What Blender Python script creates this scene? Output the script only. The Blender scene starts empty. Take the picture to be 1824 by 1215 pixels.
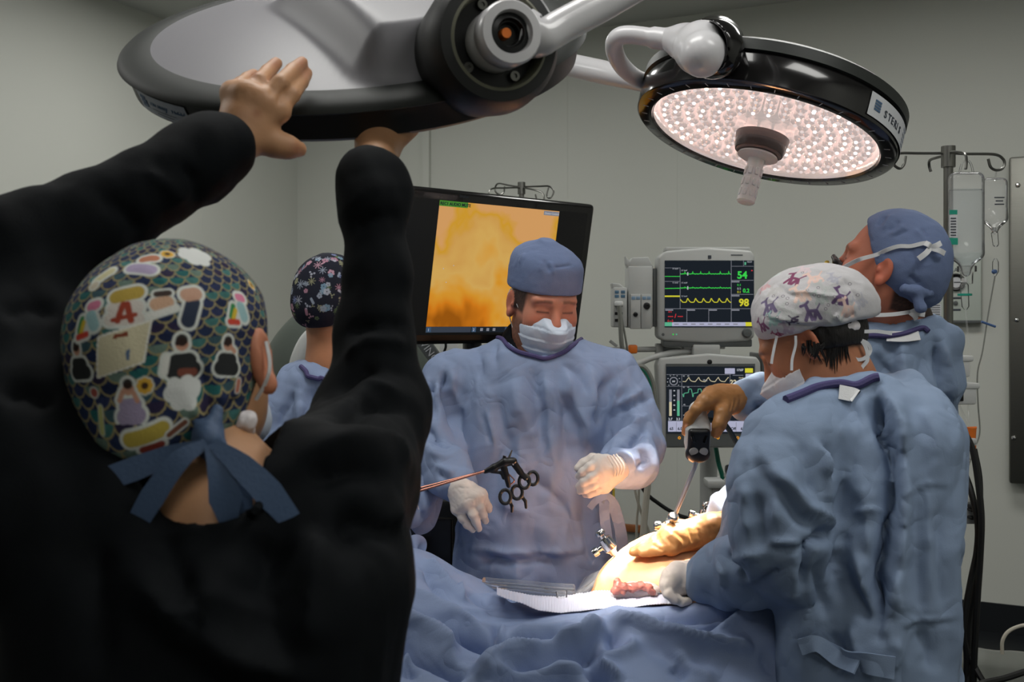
import bpy, bmesh, math, random
import numpy as np
from mathutils import Vector, Matrix

# ------------------------------------------------------------------ camera, world, lights, exposure
scene = bpy.context.scene
COL = scene.collection
W_, H_, F_ = 1824.0, 1215.0, 1773.0          # frame and focal length in pixels
CAMZ, CX, CY = 1.6, 912.0, 577.0             # camera height, principal column, horizon row

cam_d = bpy.data.cameras.new('camera')
cam_d.lens = 35.0; cam_d.sensor_width = 36.0
cam_d.shift_y = -(H_ / 2 - CY) / W_
cam_d.clip_start = 0.02
cam_d.dof.use_dof = True; cam_d.dof.focus_distance = 2.35; cam_d.dof.aperture_fstop = 9.0
cam = bpy.data.objects.new('camera', cam_d); COL.objects.link(cam)
cam.location = (0, 0, CAMZ); cam.rotation_euler = (math.pi / 2, 0, 0)
scene.camera = cam

world = bpy.data.worlds.new('world'); scene.world = world
world.use_nodes = True
world.node_tree.nodes['Background'].inputs[0].default_value = (0.55, 0.6, 0.62, 1)
world.node_tree.nodes['Background'].inputs[1].default_value = 0.03

vs = scene.view_settings
vs.view_transform = 'Standard'; vs.look = 'None'; vs.gamma = 1.0; vs.use_curve_mapping = False
vs.exposure = -0.10

CEIL = 3.42
WALL_A = math.radians(25.5)
D1 = np.array([math.cos(WALL_A), -math.sin(WALL_A), 0.0])      # along the back wall, to the right
D2 = np.array([-math.sin(WALL_A), -math.cos(WALL_A), 0.0])     # along the left wall, towards the camera
KC = np.array([-1.53, 7.1, 0.0])                               # far left corner of the room

def room(u, v, z=0.0):
    return KC + D1 * u + D2 * v + np.array([0, 0, z])

def area_light(name, loc, size, sizey, energy, color, rot):
    l = bpy.data.lights.new(name, 'AREA'); l.shape = 'RECTANGLE'
    l.size = size; l.size_y = sizey; l.energy = energy; l.color = color
    o = bpy.data.objects.new(name, l); COL.objects.link(o)
    o.location = loc; o.rotation_euler = rot
    return o
# ceiling troffers (fittings are built with the ceiling)
TROFFERS = [(1.5, 2.0), (4.3, 2.0), (1.2, 4.8), (3.4, 4.4), (5.4, 4.6), (5.2, 7.0)]
TROFFER_POWER = [23, 22, 17, 20, 20, 15]
for (tu, tv), tp in zip(TROFFERS, TROFFER_POWER):
    p = room(tu, tv, CEIL - 0.045)
    area_light('troffer_light', p, 1.2, 0.6, tp, (1.0, 0.99, 0.95), (0, 0, -WALL_A))

# ------------------------------------------------------------------ maths helpers
def P(x, y, d):
    return np.array([(x - CX) / F_ * d, d, CAMZ + (CY - y) / F_ * d])
def proj(V):
    V = np.asarray(V); d = V[:, 1]
    return CX + F_ * V[:, 0] / d, CY - F_ * (V[:, 2] - CAMZ) / d, d
def nrm(v):
    v = np.asarray(v, float); return v / (np.linalg.norm(v) + 1e-12)
def back_wall(px, py, off=0.0):
    """point where the view ray meets the back wall, moved off it by off"""
    n = D2
    r = np.array([(px - CX) / F_, 1.0, (CY - py) / F_]); o = np.array([0, 0, CAMZ])
    t = np.dot(KC + n * off - o, n) / np.dot(r, n)
    return o + r * t
def srgb(r, g, b):
    def f(c):
        c /= 255.0
        return c / 12.92 if c <= 0.04045 else ((c + 0.055) / 1.055) ** 2.4
    return (f(r), f(g), f(b), 1.0)
def smooth(a, b, x):
    t = np.clip((x - a) / (b - a), 0, 1); return t * t * (3 - 2 * t)

_rs = np.random.RandomState(7)
_perm = _rs.permutation(256); _perm = np.concatenate([_perm, _perm, _perm])
_grad = _rs.normal(size=(256, 3)); _grad /= np.linalg.norm(_grad, axis=1)[:, None]
def noise3(p):
    p = np.asarray(p, float); i = np.floor(p).astype(int); f = p - i; i &= 255
    u = f * f * f * (f * (f * 6 - 15) + 10)
    out = 0
    for dx in (0, 1):
        for dy in (0, 1):
            for dz in (0, 1):
                h = _perm[_perm[_perm[(i[:, 0] + dx) & 255] + ((i[:, 1] + dy) & 255)] + ((i[:, 2] + dz) & 255)]
                g = _grad[h]
                d = (g * (f - np.array([dx, dy, dz]))).sum(1)
                w = (u[:, 0] if dx else 1 - u[:, 0]) * (u[:, 1] if dy else 1 - u[:, 1]) * (u[:, 2] if dz else 1 - u[:, 2])
                out = out + d * w
    return out * 1.6
def fbm(p, oct=3):
    a, s, o = 1.0, 1.0, 0
    for _ in range(oct):
        o = o + a * noise3(p * s); a *= 0.5; s *= 2.03
    return o

# ------------------------------------------------------------------ mesh helpers
def new_mesh(name, V, faces, smooth_=True):
    """faces: int array (n,4)/(n,3) or list of tuples"""
    me = bpy.data.meshes.new(name)
    V = np.asarray(V, np.float32)
    if isinstance(faces, np.ndarray):
        n, k = faces.shape
        me.vertices.add(len(V)); me.vertices.foreach_set('co', V.ravel())
        me.loops.add(n * k); me.loops.foreach_set('vertex_index', faces.astype(np.int32).ravel())
        me.polygons.add(n); me.polygons.foreach_set('loop_start', np.arange(0, n * k, k, dtype=np.int32))
        me.update(calc_edges=True); me.validate()
    else:
        me.from_pydata([tuple(map(float, v)) for v in V], [], faces); me.update()
    if smooth_:
        me.polygons.foreach_set('use_smooth', np.ones(len(me.polygons), bool))
    return me
def link(name, me, mat=None, parent=None, label=None, cat=None, group=None, kind=None):
    o = bpy.data.objects.new(name, me); COL.objects.link(o)
    if mat is not None and me is not None and len(me.materials) == 0: me.materials.append(mat)
    if parent is not None:
        o.parent = parent
        o.matrix_parent_inverse = PINV.get(parent.name, Matrix.Identity(4))
    if label: o['label'] = label
    if cat: o['category'] = cat
    if group: o['group'] = group
    if kind: o['kind'] = kind
    return o
PINV = {}
def thing(name, label, cat, loc, group=None):
    """an Empty at the thing's base; its parts are given in world coordinates"""
    o = bpy.data.objects.new(name, None); COL.objects.link(o)
    o.empty_display_size = 0.05
    o.location = tuple(map(float, loc)); o['label'] = label; o['category'] = cat
    if group: o['group'] = group
    PINV[o.name] = Matrix.Translation(-Vector(o.location))
    return o
def set_col(me, C, name='Col'):
    a = me.color_attributes.new(name, 'FLOAT_COLOR', 'POINT')
    C = np.asarray(C, np.float32)
    if C.shape[1] == 3: C = np.hstack([C, np.ones((len(C), 1), np.float32)])
    a.data.foreach_set('color', C.ravel())

def frame_from(f, up=(0, 0, 1)):
    y = nrm(f); x = nrm(np.cross(y, up)); z = np.cross(x, y)
    return np.array([x, y, z])            # rows: right, forward, up

class MB:
    """collects simple solids into one mesh"""
    def __init__(s): s.V = []; s.F = []
    def add(s, V, F):
        o = len(s.V); s.V += [tuple(map(float, v)) for v in V]; s.F += [tuple(i + o for i in f) for f in F]; return s
    def box(s, c, size, R=None, bev=0.0, seg=2):
        bm = bmesh.new(); bmesh.ops.create_cube(bm, size=1.0)
        for v in bm.verts: v.co = Vector((v.co.x * size[0], v.co.y * size[1], v.co.z * size[2]))
        if bev > 0: bmesh.ops.bevel(bm, geom=list(bm.edges), offset=bev, segments=seg, affect='EDGES', profile=0.5)
        V = np.array([v.co[:] for v in bm.verts]); bm.verts.index_update()
        F = [tuple(v.index for v in f.verts) for f in bm.faces]; bm.free()
        if R is not None: V = V @ np.asarray(R)
        return s.add(V + np.asarray(c), F)
    def tube(s, pts, r, n=10, cap=True, closed=False):
        pts = [np.asarray(p, float) for p in pts]; m = len(pts)
        rr = [r] * m if np.isscalar(r) else list(r)
        V = []; F = []; prev = None
        for i, p in enumerate(pts):
            if closed: t = nrm(pts[(i + 1) % m] - pts[i - 1])
            else: t = nrm(pts[min(i + 1, m - 1)] - pts[max(i - 1, 0)])
            if prev is None:
                a = np.array([0, 0, 1.0]) if abs(t[2]) < 0.9 else np.array([1.0, 0, 0])
                x = nrm(np.cross(t, a))
            else: x = nrm(prev - t * np.dot(prev, t))
            prev = x; y = np.cross(t, x)
            for k in range(n):
                an = 2 * math.pi * k / n
                V.append(p + (x * math.cos(an) + y * math.sin(an)) * rr[i])
        for i in range(m if closed else m - 1):
            j = (i + 1) % m
            for k in range(n):
                F.append((i * n + k, i * n + (k + 1) % n, j * n + (k + 1) % n, j * n + k))
        if cap and not closed:
            F.append(tuple(range(n - 1, -1, -1))); F.append(tuple((m - 1) * n + k for k in range(n)))
        return s.add(V, F)
    def lathe(s, prof, c, ax, n=48, ref=(0, 0, 1)):
        """prof: (radius, height along ax)"""
        ax = nrm(ax); x = np.cross(ax, ref)
        if np.linalg.norm(x) < 1e-3: x = np.cross(ax, (1, 0, 0))
        x = nrm(x); y = np.cross(ax, x); c = np.asarray(c, float)
        V = []; F = []
        for (r, h) in prof:
            for k in range(n):
                a = 2 * math.pi * k / n
                V.append(c + ax * h + (x * math.cos(a) + y * math.sin(a)) * max(r, 1e-5))
        for i in range(len(prof) - 1):
            for k in range(n):
                F.append((i * n + k, i * n + (k + 1) % n, (i + 1) * n + (k + 1) % n, (i + 1) * n + k))
        return s.add(V, F)
    def prism(s, poly, c, R, depth):
        """poly in local x,z; extruded along local y by depth; R rows x,y,z"""
        R = np.asarray(R); n = len(poly); c = np.asarray(c, float)
        V = [c + R[0] * x + R[2] * z for x, z in poly] + [c + R[0] * x + R[2] * z + R[1] * depth for x, z in poly]
        F = [tuple(range(n)), tuple(range(2 * n - 1, n - 1, -1))]
        F += [(i, i + n, (i + 1) % n + n, (i + 1) % n) for i in range(n)]
        return s.add(V, F)
    def build(s, name, mat, parent=None, smooth_=True, auto=True, **kw):
        me = new_mesh(name, np.array(s.V), s.F, smooth_)
        bm = bmesh.new(); bm.from_mesh(me); bmesh.ops.recalc_face_normals(bm, faces=bm.faces)
        if smooth_ and auto:
            for e in bm.edges:
                if len(e.link_faces) == 2 and e.calc_face_angle(0) > 0.7: e.smooth = False
        bm.to_mesh(me); bm.free()
        return link(name, me, mat, parent, **kw)

def spline(pts, n=12):
    """catmull-rom through points"""
    pts = [np.asarray(p, float) for p in pts]; out = []
    q = [2 * pts[0] - pts[1]] + pts + [2 * pts[-1] - pts[-2]]
    for i in range(1, len(q) - 2):
        for k in range(n):
            t = k / n; a, b, c, d = q[i - 1], q[i], q[i + 1], q[i + 2]
            out.append(0.5 * ((2 * b) + (-a + c) * t + (2 * a - 5 * b + 4 * c - d) * t * t + (-a + 3 * b - 3 * c + d) * t ** 3))
    out.append(pts[-1]); return out

def text_mesh(name, body, origin, R, size, mat, parent, align='LEFT', extrude=0.0004, bold=0.0):
    """R rows: right, outwards (towards the reader), up"""
    cu = bpy.data.curves.new(name, 'FONT'); cu.body = body; cu.size = size; cu.align_x = align
    cu.extrude = extrude; cu.offset = bold; cu.resolution_u = 3
    tmp = bpy.data.objects.new('tmp_text', cu); COL.objects.link(tmp)
    dg = bpy.context.evaluated_depsgraph_get(); dg.update()
    me = bpy.data.meshes.new_from_object(tmp.evaluated_get(dg))
    bpy.data.objects.remove(tmp); bpy.data.curves.remove(cu)
    V = np.array([v.co[:] for v in me.vertices]) if len(me.vertices) else np.zeros((0, 3))
    R = np.asarray(R); V = np.asarray(origin) + V[:, :1] * R[0] + V[:, 1:2] * R[2] + V[:, 2:3] * R[1]
    me.vertices.foreach_set('co', V.astype(np.float32).ravel()); me.update()
    me.name = name; me.materials.clear()
    return link(name, me, mat, parent)

# ------------------------------------------------------------------ signed distance volumes, meshed by surface nets
class Vol:
    def __init__(s, lo, hi, vox):
        s.lo = np.asarray(lo, float); s.v = vox
        n = np.ceil((np.asarray(hi, float) - s.lo) / vox).astype(int) + 1
        s.n = n; s.F = np.full(n, 0.6, np.float32)
        s.ax = [(s.lo[i] + vox * np.arange(n[i])).astype(np.float32) for i in range(3)]
    def _blk(s, lo, hi, m):
        a = np.clip(np.floor((np.asarray(lo) - m - s.lo) / s.v).astype(int), 0, s.n)
        b = np.clip(np.ceil((np.asarray(hi) + m - s.lo) / s.v).astype(int) + 1, 0, s.n)
        sl = tuple(slice(a[i], b[i]) for i in range(3))
        X = s.ax[0][sl[0]][:, None, None]; Y = s.ax[1][sl[1]][None, :, None]; Z = s.ax[2][sl[2]][None, None, :]
        return sl, X, Y, Z
    def _put(s, sl, d, k, op):
        A = s.F[sl]
        if A.size == 0: return
        if op == 'sub':
            d = -d
            h = np.maximum(k - np.abs(A - d), 0) / max(k, 1e-9); s.F[sl] = np.maximum(A, d) + h * h * k * 0.25
        else:
            h = np.maximum(k - np.abs(A - d), 0) / max(k, 1e-9); s.F[sl] = np.minimum(A, d) - h * h * k * 0.25
    def cone(s, a, b, ra, rb, k=0.01, op='add'):
        a = np.asarray(a, float); b = np.asarray(b, float); r = max(ra, rb)
        sl, X, Y, Z = s._blk(np.minimum(a, b) - r, np.maximum(a, b) + r, k + 3 * s.v)
        ab = b - a; L = float(ab @ ab) + 1e-12
        t = np.clip(((X - a[0]) * ab[0] + (Y - a[1]) * ab[1] + (Z - a[2]) * ab[2]) / L, 0, 1)
        d = np.sqrt((X - a[0] - t * ab[0]) ** 2 + (Y - a[1] - t * ab[1]) ** 2 + (Z - a[2] - t * ab[2]) ** 2) - (ra + (rb - ra) * t)
        s._put(sl, d.astype(np.float32), k, op); return s
    def chain(s, pts, k=0.01, op='add'):
        for p, q in zip(pts[:-1], pts[1:]): s.cone(p[:3], q[:3], p[3], q[3], k, op)
        return s
    def ell(s, c, r, R=None, k=0.01, op='add'):
        c = np.asarray(c, float); r = np.asarray(r, float); m = r.max()
        sl, X, Y, Z = s._blk(c - m, c + m, k + 3 * s.v)
        x, y, z = X - c[0], Y - c[1], Z - c[2]
        if R is not None:
            R = np.asarray(R)
            x, y, z = (R[i][0] * x + R[i][1] * y + R[i][2] * z for i in range(3))
        k0 = np.sqrt((x / r[0]) ** 2 + (y / r[1]) ** 2 + (z / r[2]) ** 2)
        k1 = np.sqrt((x / r[0] ** 2) ** 2 + (y / r[1] ** 2) ** 2 + (z / r[2] ** 2) ** 2) + 1e-9
        s._put(sl, (k0 * (k0 - 1) / k1).astype(np.float32), k, op); return s
    def box(s, c, half, R=None, rad=0.0, k=0.005, op='add'):
        c = np.asarray(c, float); h = np.asarray(half, float); m = np.linalg.norm(h)
        sl, X, Y, Z = s._blk(c - m, c + m, k + 3 * s.v)
        x, y, z = X - c[0], Y - c[1], Z - c[2]
        if R is not None:
            R = np.asarray(R); x, y, z = (R[i][0] * x + R[i][1] * y + R[i][2] * z for i in range(3))
        else: x, y, z = np.broadcast_arrays(x, y, z)
        q = [np.abs(v) - (h[i] - rad) for i, v in enumerate((x, y, z))]
        d = np.sqrt(sum(np.maximum(v, 0) ** 2 for v in q)) + np.minimum(np.maximum(np.maximum(q[0], q[1]), q[2]), 0) - rad
        s._put(sl, d.astype(np.float32), k, op); return s
    def loft(s, rows, yaw=0.0, k=0.03, p=2.4, op='add'):
        """rows: (x, y, z, rx, ry) from top to bottom; yaw may be a list"""
        rows = sorted(rows, key=lambda r: r[2]); A = np.array(rows, float); z = A[:, 2]
        zs = s.ax[2]; m = A[:, 3:5].max()
        sl, X, Y, Z = s._blk((A[:, 0].min() - m, A[:, 1].min() - m, z[0]), (A[:, 0].max() + m, A[:, 1].max() + m, z[-1]), k + 3 * s.v)
        zz = Z.ravel()
        def ip(c):
            v = np.interp(zz, z, A[:, c])
            ker = np.ones(9) / 9; vv = np.convolve(np.pad(v, 4, mode='edge'), ker, 'valid'); return vv[None, None, :].astype(np.float32)
        cx, cy, rx, ry = ip(0), ip(1), ip(2 + 1), ip(4)
        ca, sa = math.cos(yaw), math.sin(yaw)
        x = (X - cx) * ca + (Y - cy) * sa; y = -(X - cx) * sa + (Y - cy) * ca
        q = (np.abs(x / rx) ** p + np.abs(y / ry) ** p) ** (1 / p)
        d = (q - 1) * np.minimum(rx, ry)
        dz = np.maximum(z[0] - Z, Z - z[-1])
        d = np.maximum(d, dz)
        s._put(sl, d.astype(np.float32), k, op); return s
    def cut(s, point, n, k=0.0):
        """keep the side opposite to n"""
        n = nrm(n); X = s.ax[0][:, None, None]; Y = s.ax[1][None, :, None]; Z = s.ax[2][None, None, :]
        d = ((X - point[0]) * n[0] + (Y - point[1]) * n[1] + (Z - point[2]) * n[2]).astype(np.float32)
        if k > 0:
            h = np.maximum(k - np.abs(s.F - d), 0) / k; s.F = np.maximum(s.F, d) + h * h * k * 0.25
        else: s.F = np.maximum(s.F, d)
        return s
    def mesh(s, relax=1):
        F = s.F.copy()
        for i in range(3):
            sl = [slice(None)] * 3
            sl[i] = 0; F[tuple(sl)] = np.maximum(F[tuple(sl)], s.v * 0.5)
            sl[i] = -1; F[tuple(sl)] = np.maximum(F[tuple(sl)], s.v * 0.5)
        S = F < 0
        c = np.zeros(np.array(F.shape) - 1, np.int8)
        for dx in (0, 1):
            for dy in (0, 1):
                for dz in (0, 1):
                    c += S[dx:F.shape[0] - 1 + dx, dy:F.shape[1] - 1 + dy, dz:F.shape[2] - 1 + dz]
        act = (c > 0) & (c < 8); I = np.argwhere(act)
        idx = np.full(c.shape, -1, np.int32); idx[act] = np.arange(len(I))
        acc = np.zeros((len(I), 3)); cnt = np.zeros(len(I))
        cor = [(a, b, d) for a in (0, 1) for b in (0, 1) for d in (0, 1)]
        vals = {o: F[I[:, 0] + o[0], I[:, 1] + o[1], I[:, 2] + o[2]].astype(float) for o in cor}
        for o in cor:
            for a in range(3):
                if o[a] == 0:
                    q = list(o); q[a] = 1; q = tuple(q); f0, f1 = vals[o], vals[q]
                    m = (f0 < 0) != (f1 < 0); t = np.where(m, f0 / np.where(m, f0 - f1, 1), 0)
                    pt = np.array(o, float)[None] + 0 * acc; pt[:, a] += t
                    acc += np.where(m[:, None], pt, 0); cnt += m
        V = s.lo + (I + acc / cnt[:, None]) * s.v
        quads = []
        for a in range(3):
            b, d = (a + 1) % 3, (a + 2) % 3
            s0 = [slice(None)] * 3; s1 = [slice(None)] * 3; s0[a] = slice(0, -1); s1[a] = slice(1, None)
            A, B = S[tuple(s0)], S[tuple(s1)]; E = np.argwhere(A != B)
            E = E[(E[:, b] > 0) & (E[:, d] > 0) & (E[:, b] < F.shape[b] - 1) & (E[:, d] < F.shape[d] - 1)]
            ins = A[E[:, 0], E[:, 1], E[:, 2]]
            def at(ob, od):
                J = E.copy(); J[:, b] -= ob; J[:, d] -= od; return idx[J[:, 0], J[:, 1], J[:, 2]]
            q = np.stack([at(1, 1), at(0, 1), at(0, 0), at(1, 0)], 1)
            q[~ins] = q[~ins][:, ::-1]; quads.append(q)
        Q = np.concatenate(quads)
        for _ in range(relax): V = laplace(V, Q, 0.4)
        return V, Q
def laplace(V, Q, w=0.5):
    n = len(V); a = np.zeros((n, 3)); c = np.zeros(n)
    k = Q.shape[1]
    for i in range(k):
        u, v = Q[:, i], Q[:, (i + 1) % k]
        for dim in range(3):
            a[:, dim] += np.bincount(u, V[v, dim], n) + np.bincount(v, V[u, dim], n)
        c += np.bincount(u, minlength=n) + np.bincount(v, minlength=n)
    c = np.maximum(c, 1)
    return V + w * (a / c[:, None] - V)
def normals(V, Q):
    k = Q.shape[1]
    fn = np.cross(V[Q[:, 1]] - V[Q[:, 0]], V[Q[:, 2]] - V[Q[:, 0]])
    if k == 4: fn += np.cross(V[Q[:, 2]] - V[Q[:, 0]], V[Q[:, 3]] - V[Q[:, 0]])
    N = np.zeros((len(V), 3))
    for i in range(k):
        for dim in range(3): N[:, dim] += np.bincount(Q[:, i], fn[:, dim], len(V))
    return N / (np.linalg.norm(N, axis=1)[:, None] + 1e-12)
def pick(V, px, py, tol=7.0):
    """point of the mesh first met by the view ray"""
    x, y, d = proj(V); r = (x - px) ** 2 + (y - py) ** 2
    m = r < tol * tol
    if not m.any():
        return V[np.argmin(r + 1e4 * (d < 0.2))]
    c = np.where(m)[0]; return V[c[np.argmin(d[c])]]
def poly_field(V, N, pts):
    """distance-signed offset and parameter of every vertex to a 3D polyline"""
    pts = np.asarray(pts); best = np.full(len(V), 9.0); sg = np.zeros(len(V)); par = np.zeros(len(V))
    L = np.concatenate([[0], np.cumsum(np.linalg.norm(np.diff(pts, axis=0), axis=1))]); L = L / max(L[-1], 1e-9)
    for i in range(len(pts) - 1):
        a, b = pts[i], pts[i + 1]; ab = b - a; l2 = ab @ ab + 1e-12
        t = np.clip(((V - a) @ ab) / l2, 0, 1); q = V - a - t[:, None] * ab
        d = np.linalg.norm(q, axis=1); m = d < best
        side = np.cross(ab / math.sqrt(l2), N)
        best[m] = d[m]; sg[m] = np.sign((q * side).sum(1))[m]; par[m] = (L[i] + t * (L[i + 1] - L[i]))[m]
    return best, sg, par
def folds(V, Q, specs, sm=0, gain=1.0):
    """specs: (pixel polyline, half width m, height m[, valley fraction[, end taper]]) laid on the cloth as real relief"""
    N = normals(V, Q); D = np.zeros(len(V)); Nf = N.copy()
    for sp in specs:
        pts, w, amp = sp[:3]; val = sp[3] if len(sp) > 3 else 0.0; tap = sp[4] if len(sp) > 4 else 0.25
        P3 = [pick(V, *p) for p in pts] if len(pts[0]) == 2 else [np.asarray(p) for p in pts]
        d, sg, par = poly_field(V, N, P3)
        e = np.clip(np.minimum(par, 1 - par) / max(tap, 1e-3), 0, 1); e = e * e * (3 - 2 * e) if tap > 0 else 1.0
        e = 0.15 + 0.85 * e
        s = d * sg
        D += amp * e * np.exp(-(d / w) ** 1.45)
        if val: D -= amp * val * e * np.exp(-((s - 1.7 * w) / (0.9 * w)) ** 2) * np.exp(-np.maximum(d - 4 * w, 0) / w)
    V = V + Nf * (gain * D)[:, None]
    for _ in range(sm): V = laplace(V, Q, 0.3)
    return V
def crumple(V, Q, amp, scale, stretch=(1, 1, 0.45), seed=0.0, ridged=True):
    N = normals(V, Q); p = (V + seed) * np.asarray(stretch) * scale
    p = p + 0.35 * np.stack([noise3(p * 0.7 + 11), noise3(p * 0.7 + 23), noise3(p * 0.7 + 37)], 1)
    n = fbm(p, 3)
    if ridged: n = (1 - np.abs(n) * 2.0) * 0.5
    return V + N * (amp * n)[:, None]

def creases(V, Q, amp, freq, seed=0, ndir=6, squash=(1, 1, .6), cover=.15):
    """paper-like crumple: sharp straight creases in several directions that fade in and out"""
    N = normals(V, Q); rs = np.random.RandomState(seed); D = np.zeros(len(V))
    for k in range(ndir):
        dv = nrm(rs.normal(size=3) * np.asarray(squash)); f = freq * (.6 + .9 * rs.rand())
        ph = (V @ dv) * f + .55 * noise3(V * 2.2 + 13.7 * k + seed) + rs.rand()
        tri = np.abs(2 * (ph - np.floor(ph)) - 1)
        w = smooth(-cover, .45, noise3(V * 4.5 + 31.3 * k + seed * 3.1))
        D += amp * (tri - .5) * w
    return V + N * D[:, None]
# ------------------------------------------------------------------ materials
def mat(name, col, rough=0.6, metal=0.0, bump=0.0, bscale=60.0, var=0.0, vscale=4.0, spec=0.5, coat=0.0,
        emit=None, estr=0.0, alpha=1.0, trans=0.0, sheen=0.0, attr=None, sss=0.0, aniso=None, ior=1.45, wrk=0.0, wscale=11.0):
    m = bpy.data.materials.new(name); m.use_nodes = True
    nt = m.node_tree; b = nt.nodes['Principled BSDF']
    if len(col) == 3: col = tuple(col) + (1.0,)
    b.inputs['Base Color'].default_value = col
    b.inputs['Roughness'].default_value = rough; b.inputs['Metallic'].default_value = metal
    b.inputs['Specular IOR Level'].default_value = spec; b.inputs['Coat Weight'].default_value = coat
    b.inputs['Alpha'].default_value = alpha; b.inputs['Transmission Weight'].default_value = trans
    b.inputs['IOR'].default_value = ior
    if sheen: b.inputs['Sheen Weight'].default_value = sheen
    if sss:
        b.inputs['Subsurface Weight'].default_value = sss
        b.inputs['Subsurface Radius'].default_value = (0.012, 0.005, 0.003); b.inputs['Subsurface Scale'].default_value = 1.0
    if emit is not None:
        b.inputs['Emission Color'].default_value = tuple(emit[:3]) + (1,); b.inputs['Emission Strength'].default_value = estr
    tc = nt.nodes.new('ShaderNodeTexCoord')
    src = None
    if attr:
        at = nt.nodes.new('ShaderNodeAttribute'); at.attribute_name = attr; src = at.outputs['Color']
        nt.links.new(src, b.inputs['Base Color'])
    if var > 0:
        n = nt.nodes.new('ShaderNodeTexNoise'); n.inputs['Scale'].default_value = vscale; n.inputs['Detail'].default_value = 4
        nt.links.new(tc.outputs['Object'], n.inputs['Vector'])
        mr = nt.nodes.new('ShaderNodeMapRange'); mr.inputs['From Min'].default_value = 0.3; mr.inputs['From Max'].default_value = 0.7
        mr.inputs['To Min'].default_value = 1 - var; mr.inputs['To Max'].default_value = 1 + var
        nt.links.new(n.outputs['Fac'], mr.inputs['Value'])
        mx = nt.nodes.new('ShaderNodeVectorMath'); mx.operation = 'SCALE'
        if src is None: mx.inputs[0].default_value = col[:3]
        else: nt.links.new(src, mx.inputs[0])
        nt.links.new(mr.outputs[0], mx.inputs['Scale']); nt.links.new(mx.outputs[0], b.inputs['Base Color'])
    if bump > 0:
        n = nt.nodes.new('ShaderNodeTexNoise'); n.inputs['Scale'].default_value = bscale; n.inputs['Detail'].default_value = 3
        mp = nt.nodes.new('ShaderNodeMapping')
        if aniso: mp.inputs['Scale'].default_value = aniso
        nt.links.new(tc.outputs['Object'], mp.inputs['Vector']); nt.links.new(mp.outputs[0], n.inputs['Vector'])
        bp = nt.nodes.new('ShaderNodeBump'); bp.inputs['Strength'].default_value = bump; bp.inputs['Distance'].default_value = 0.003
        nt.links.new(n.outputs['Fac'], bp.inputs['Height']); nt.links.new(bp.outputs[0], b.inputs['Normal'])
        if wrk > 0:                                   # fine sharp creases of paper-like cloth
            n2 = nt.nodes.new('ShaderNodeTexNoise'); n2.inputs['Scale'].default_value = wscale; n2.inputs['Detail'].default_value = 1.5; n2.inputs['Distortion'].default_value = 0.8
            nt.links.new(tc.outputs['Object'], n2.inputs['Vector'])
            m1 = nt.nodes.new('ShaderNodeMath'); m1.operation = 'SUBTRACT'; m1.inputs[1].default_value = 0.5; nt.links.new(n2.outputs['Fac'], m1.inputs[0])
            m2 = nt.nodes.new('ShaderNodeMath'); m2.operation = 'ABSOLUTE'; nt.links.new(m1.outputs[0], m2.inputs[0])
            b2 = nt.nodes.new('ShaderNodeBump'); b2.inputs['Strength'].default_value = wrk; b2.inputs['Distance'].default_value = 0.03
            nt.links.new(m2.outputs[0], b2.inputs['Height']); nt.links.new(b2.outputs[0], bp.inputs['Normal'])
    return m
def emis(name, col, st):
    m = bpy.data.materials.new(name); m.use_nodes = True; nt = m.node_tree
    for n in list(nt.nodes): nt.nodes.remove(n)
    e = nt.nodes.new('ShaderNodeEmission'); o = nt.nodes.new('ShaderNodeOutputMaterial')
    e.inputs[0].default_value = tuple(col[:3]) + (1,); e.inputs[1].default_value = st
    nt.links.new(e.outputs[0], o.inputs[0]); return m
def clear(name, col=(1, 1, 1), mixf=0.25, rough=0.08, body=(0.9, 0.92, 0.93), bodyf=0.12, bump=0.0, bscale=20):
    """thin clear plastic: mostly transparent, glossy film with a little milky body"""
    m = bpy.data.materials.new(name); m.use_nodes = True; nt = m.node_tree
    for n in list(nt.nodes): nt.nodes.remove(n)
    o = nt.nodes.new('ShaderNodeOutputMaterial'); t = nt.nodes.new('ShaderNodeBsdfTransparent'); g = nt.nodes.new('ShaderNodeBsdfGlossy')
    d = nt.nodes.new('ShaderNodeBsdfDiffuse'); d.inputs[0].default_value = tuple(body) + (1,)
    t.inputs[0].default_value = tuple(col) + (1,); g.inputs['Roughness'].default_value = rough
    lw = nt.nodes.new('ShaderNodeLayerWeight'); lw.inputs[0].default_value = abs(mixf)
    m1 = nt.nodes.new('ShaderNodeMixShader'); m2 = nt.nodes.new('ShaderNodeMixShader')
    m1.inputs[0].default_value = bodyf
    nt.links.new(t.outputs[0], m1.inputs[1]); nt.links.new(d.outputs[0], m1.inputs[2])
    
    if mixf > 0: nt.links.new(lw.outputs['Fresnel'], m2.inputs[0])
    else: m2.inputs[0].default_value = -mixf
    nt.links.new(m1.outputs[0], m2.inputs[1]); nt.links.new(g.outputs[0], m2.inputs[2])
    if bump:
        n = nt.nodes.new('ShaderNodeTexNoise'); n.inputs['Scale'].default_value = bscale
        tc = nt.nodes.new('ShaderNodeTexCoord'); nt.links.new(tc.outputs['Object'], n.inputs['Vector'])
        bp = nt.nodes.new('ShaderNodeBump'); bp.inputs['Strength'].default_value = bump; bp.inputs['Distance'].default_value = 0.01
        nt.links.new(n.outputs['Fac'], bp.inputs['Height']); nt.links.new(bp.outputs[0], g.inputs['Normal']); nt.links.new(bp.outputs[0], lw.inputs['Normal'])
    nt.links.new(m2.outputs[0], o.inputs[0]); return m

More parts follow.
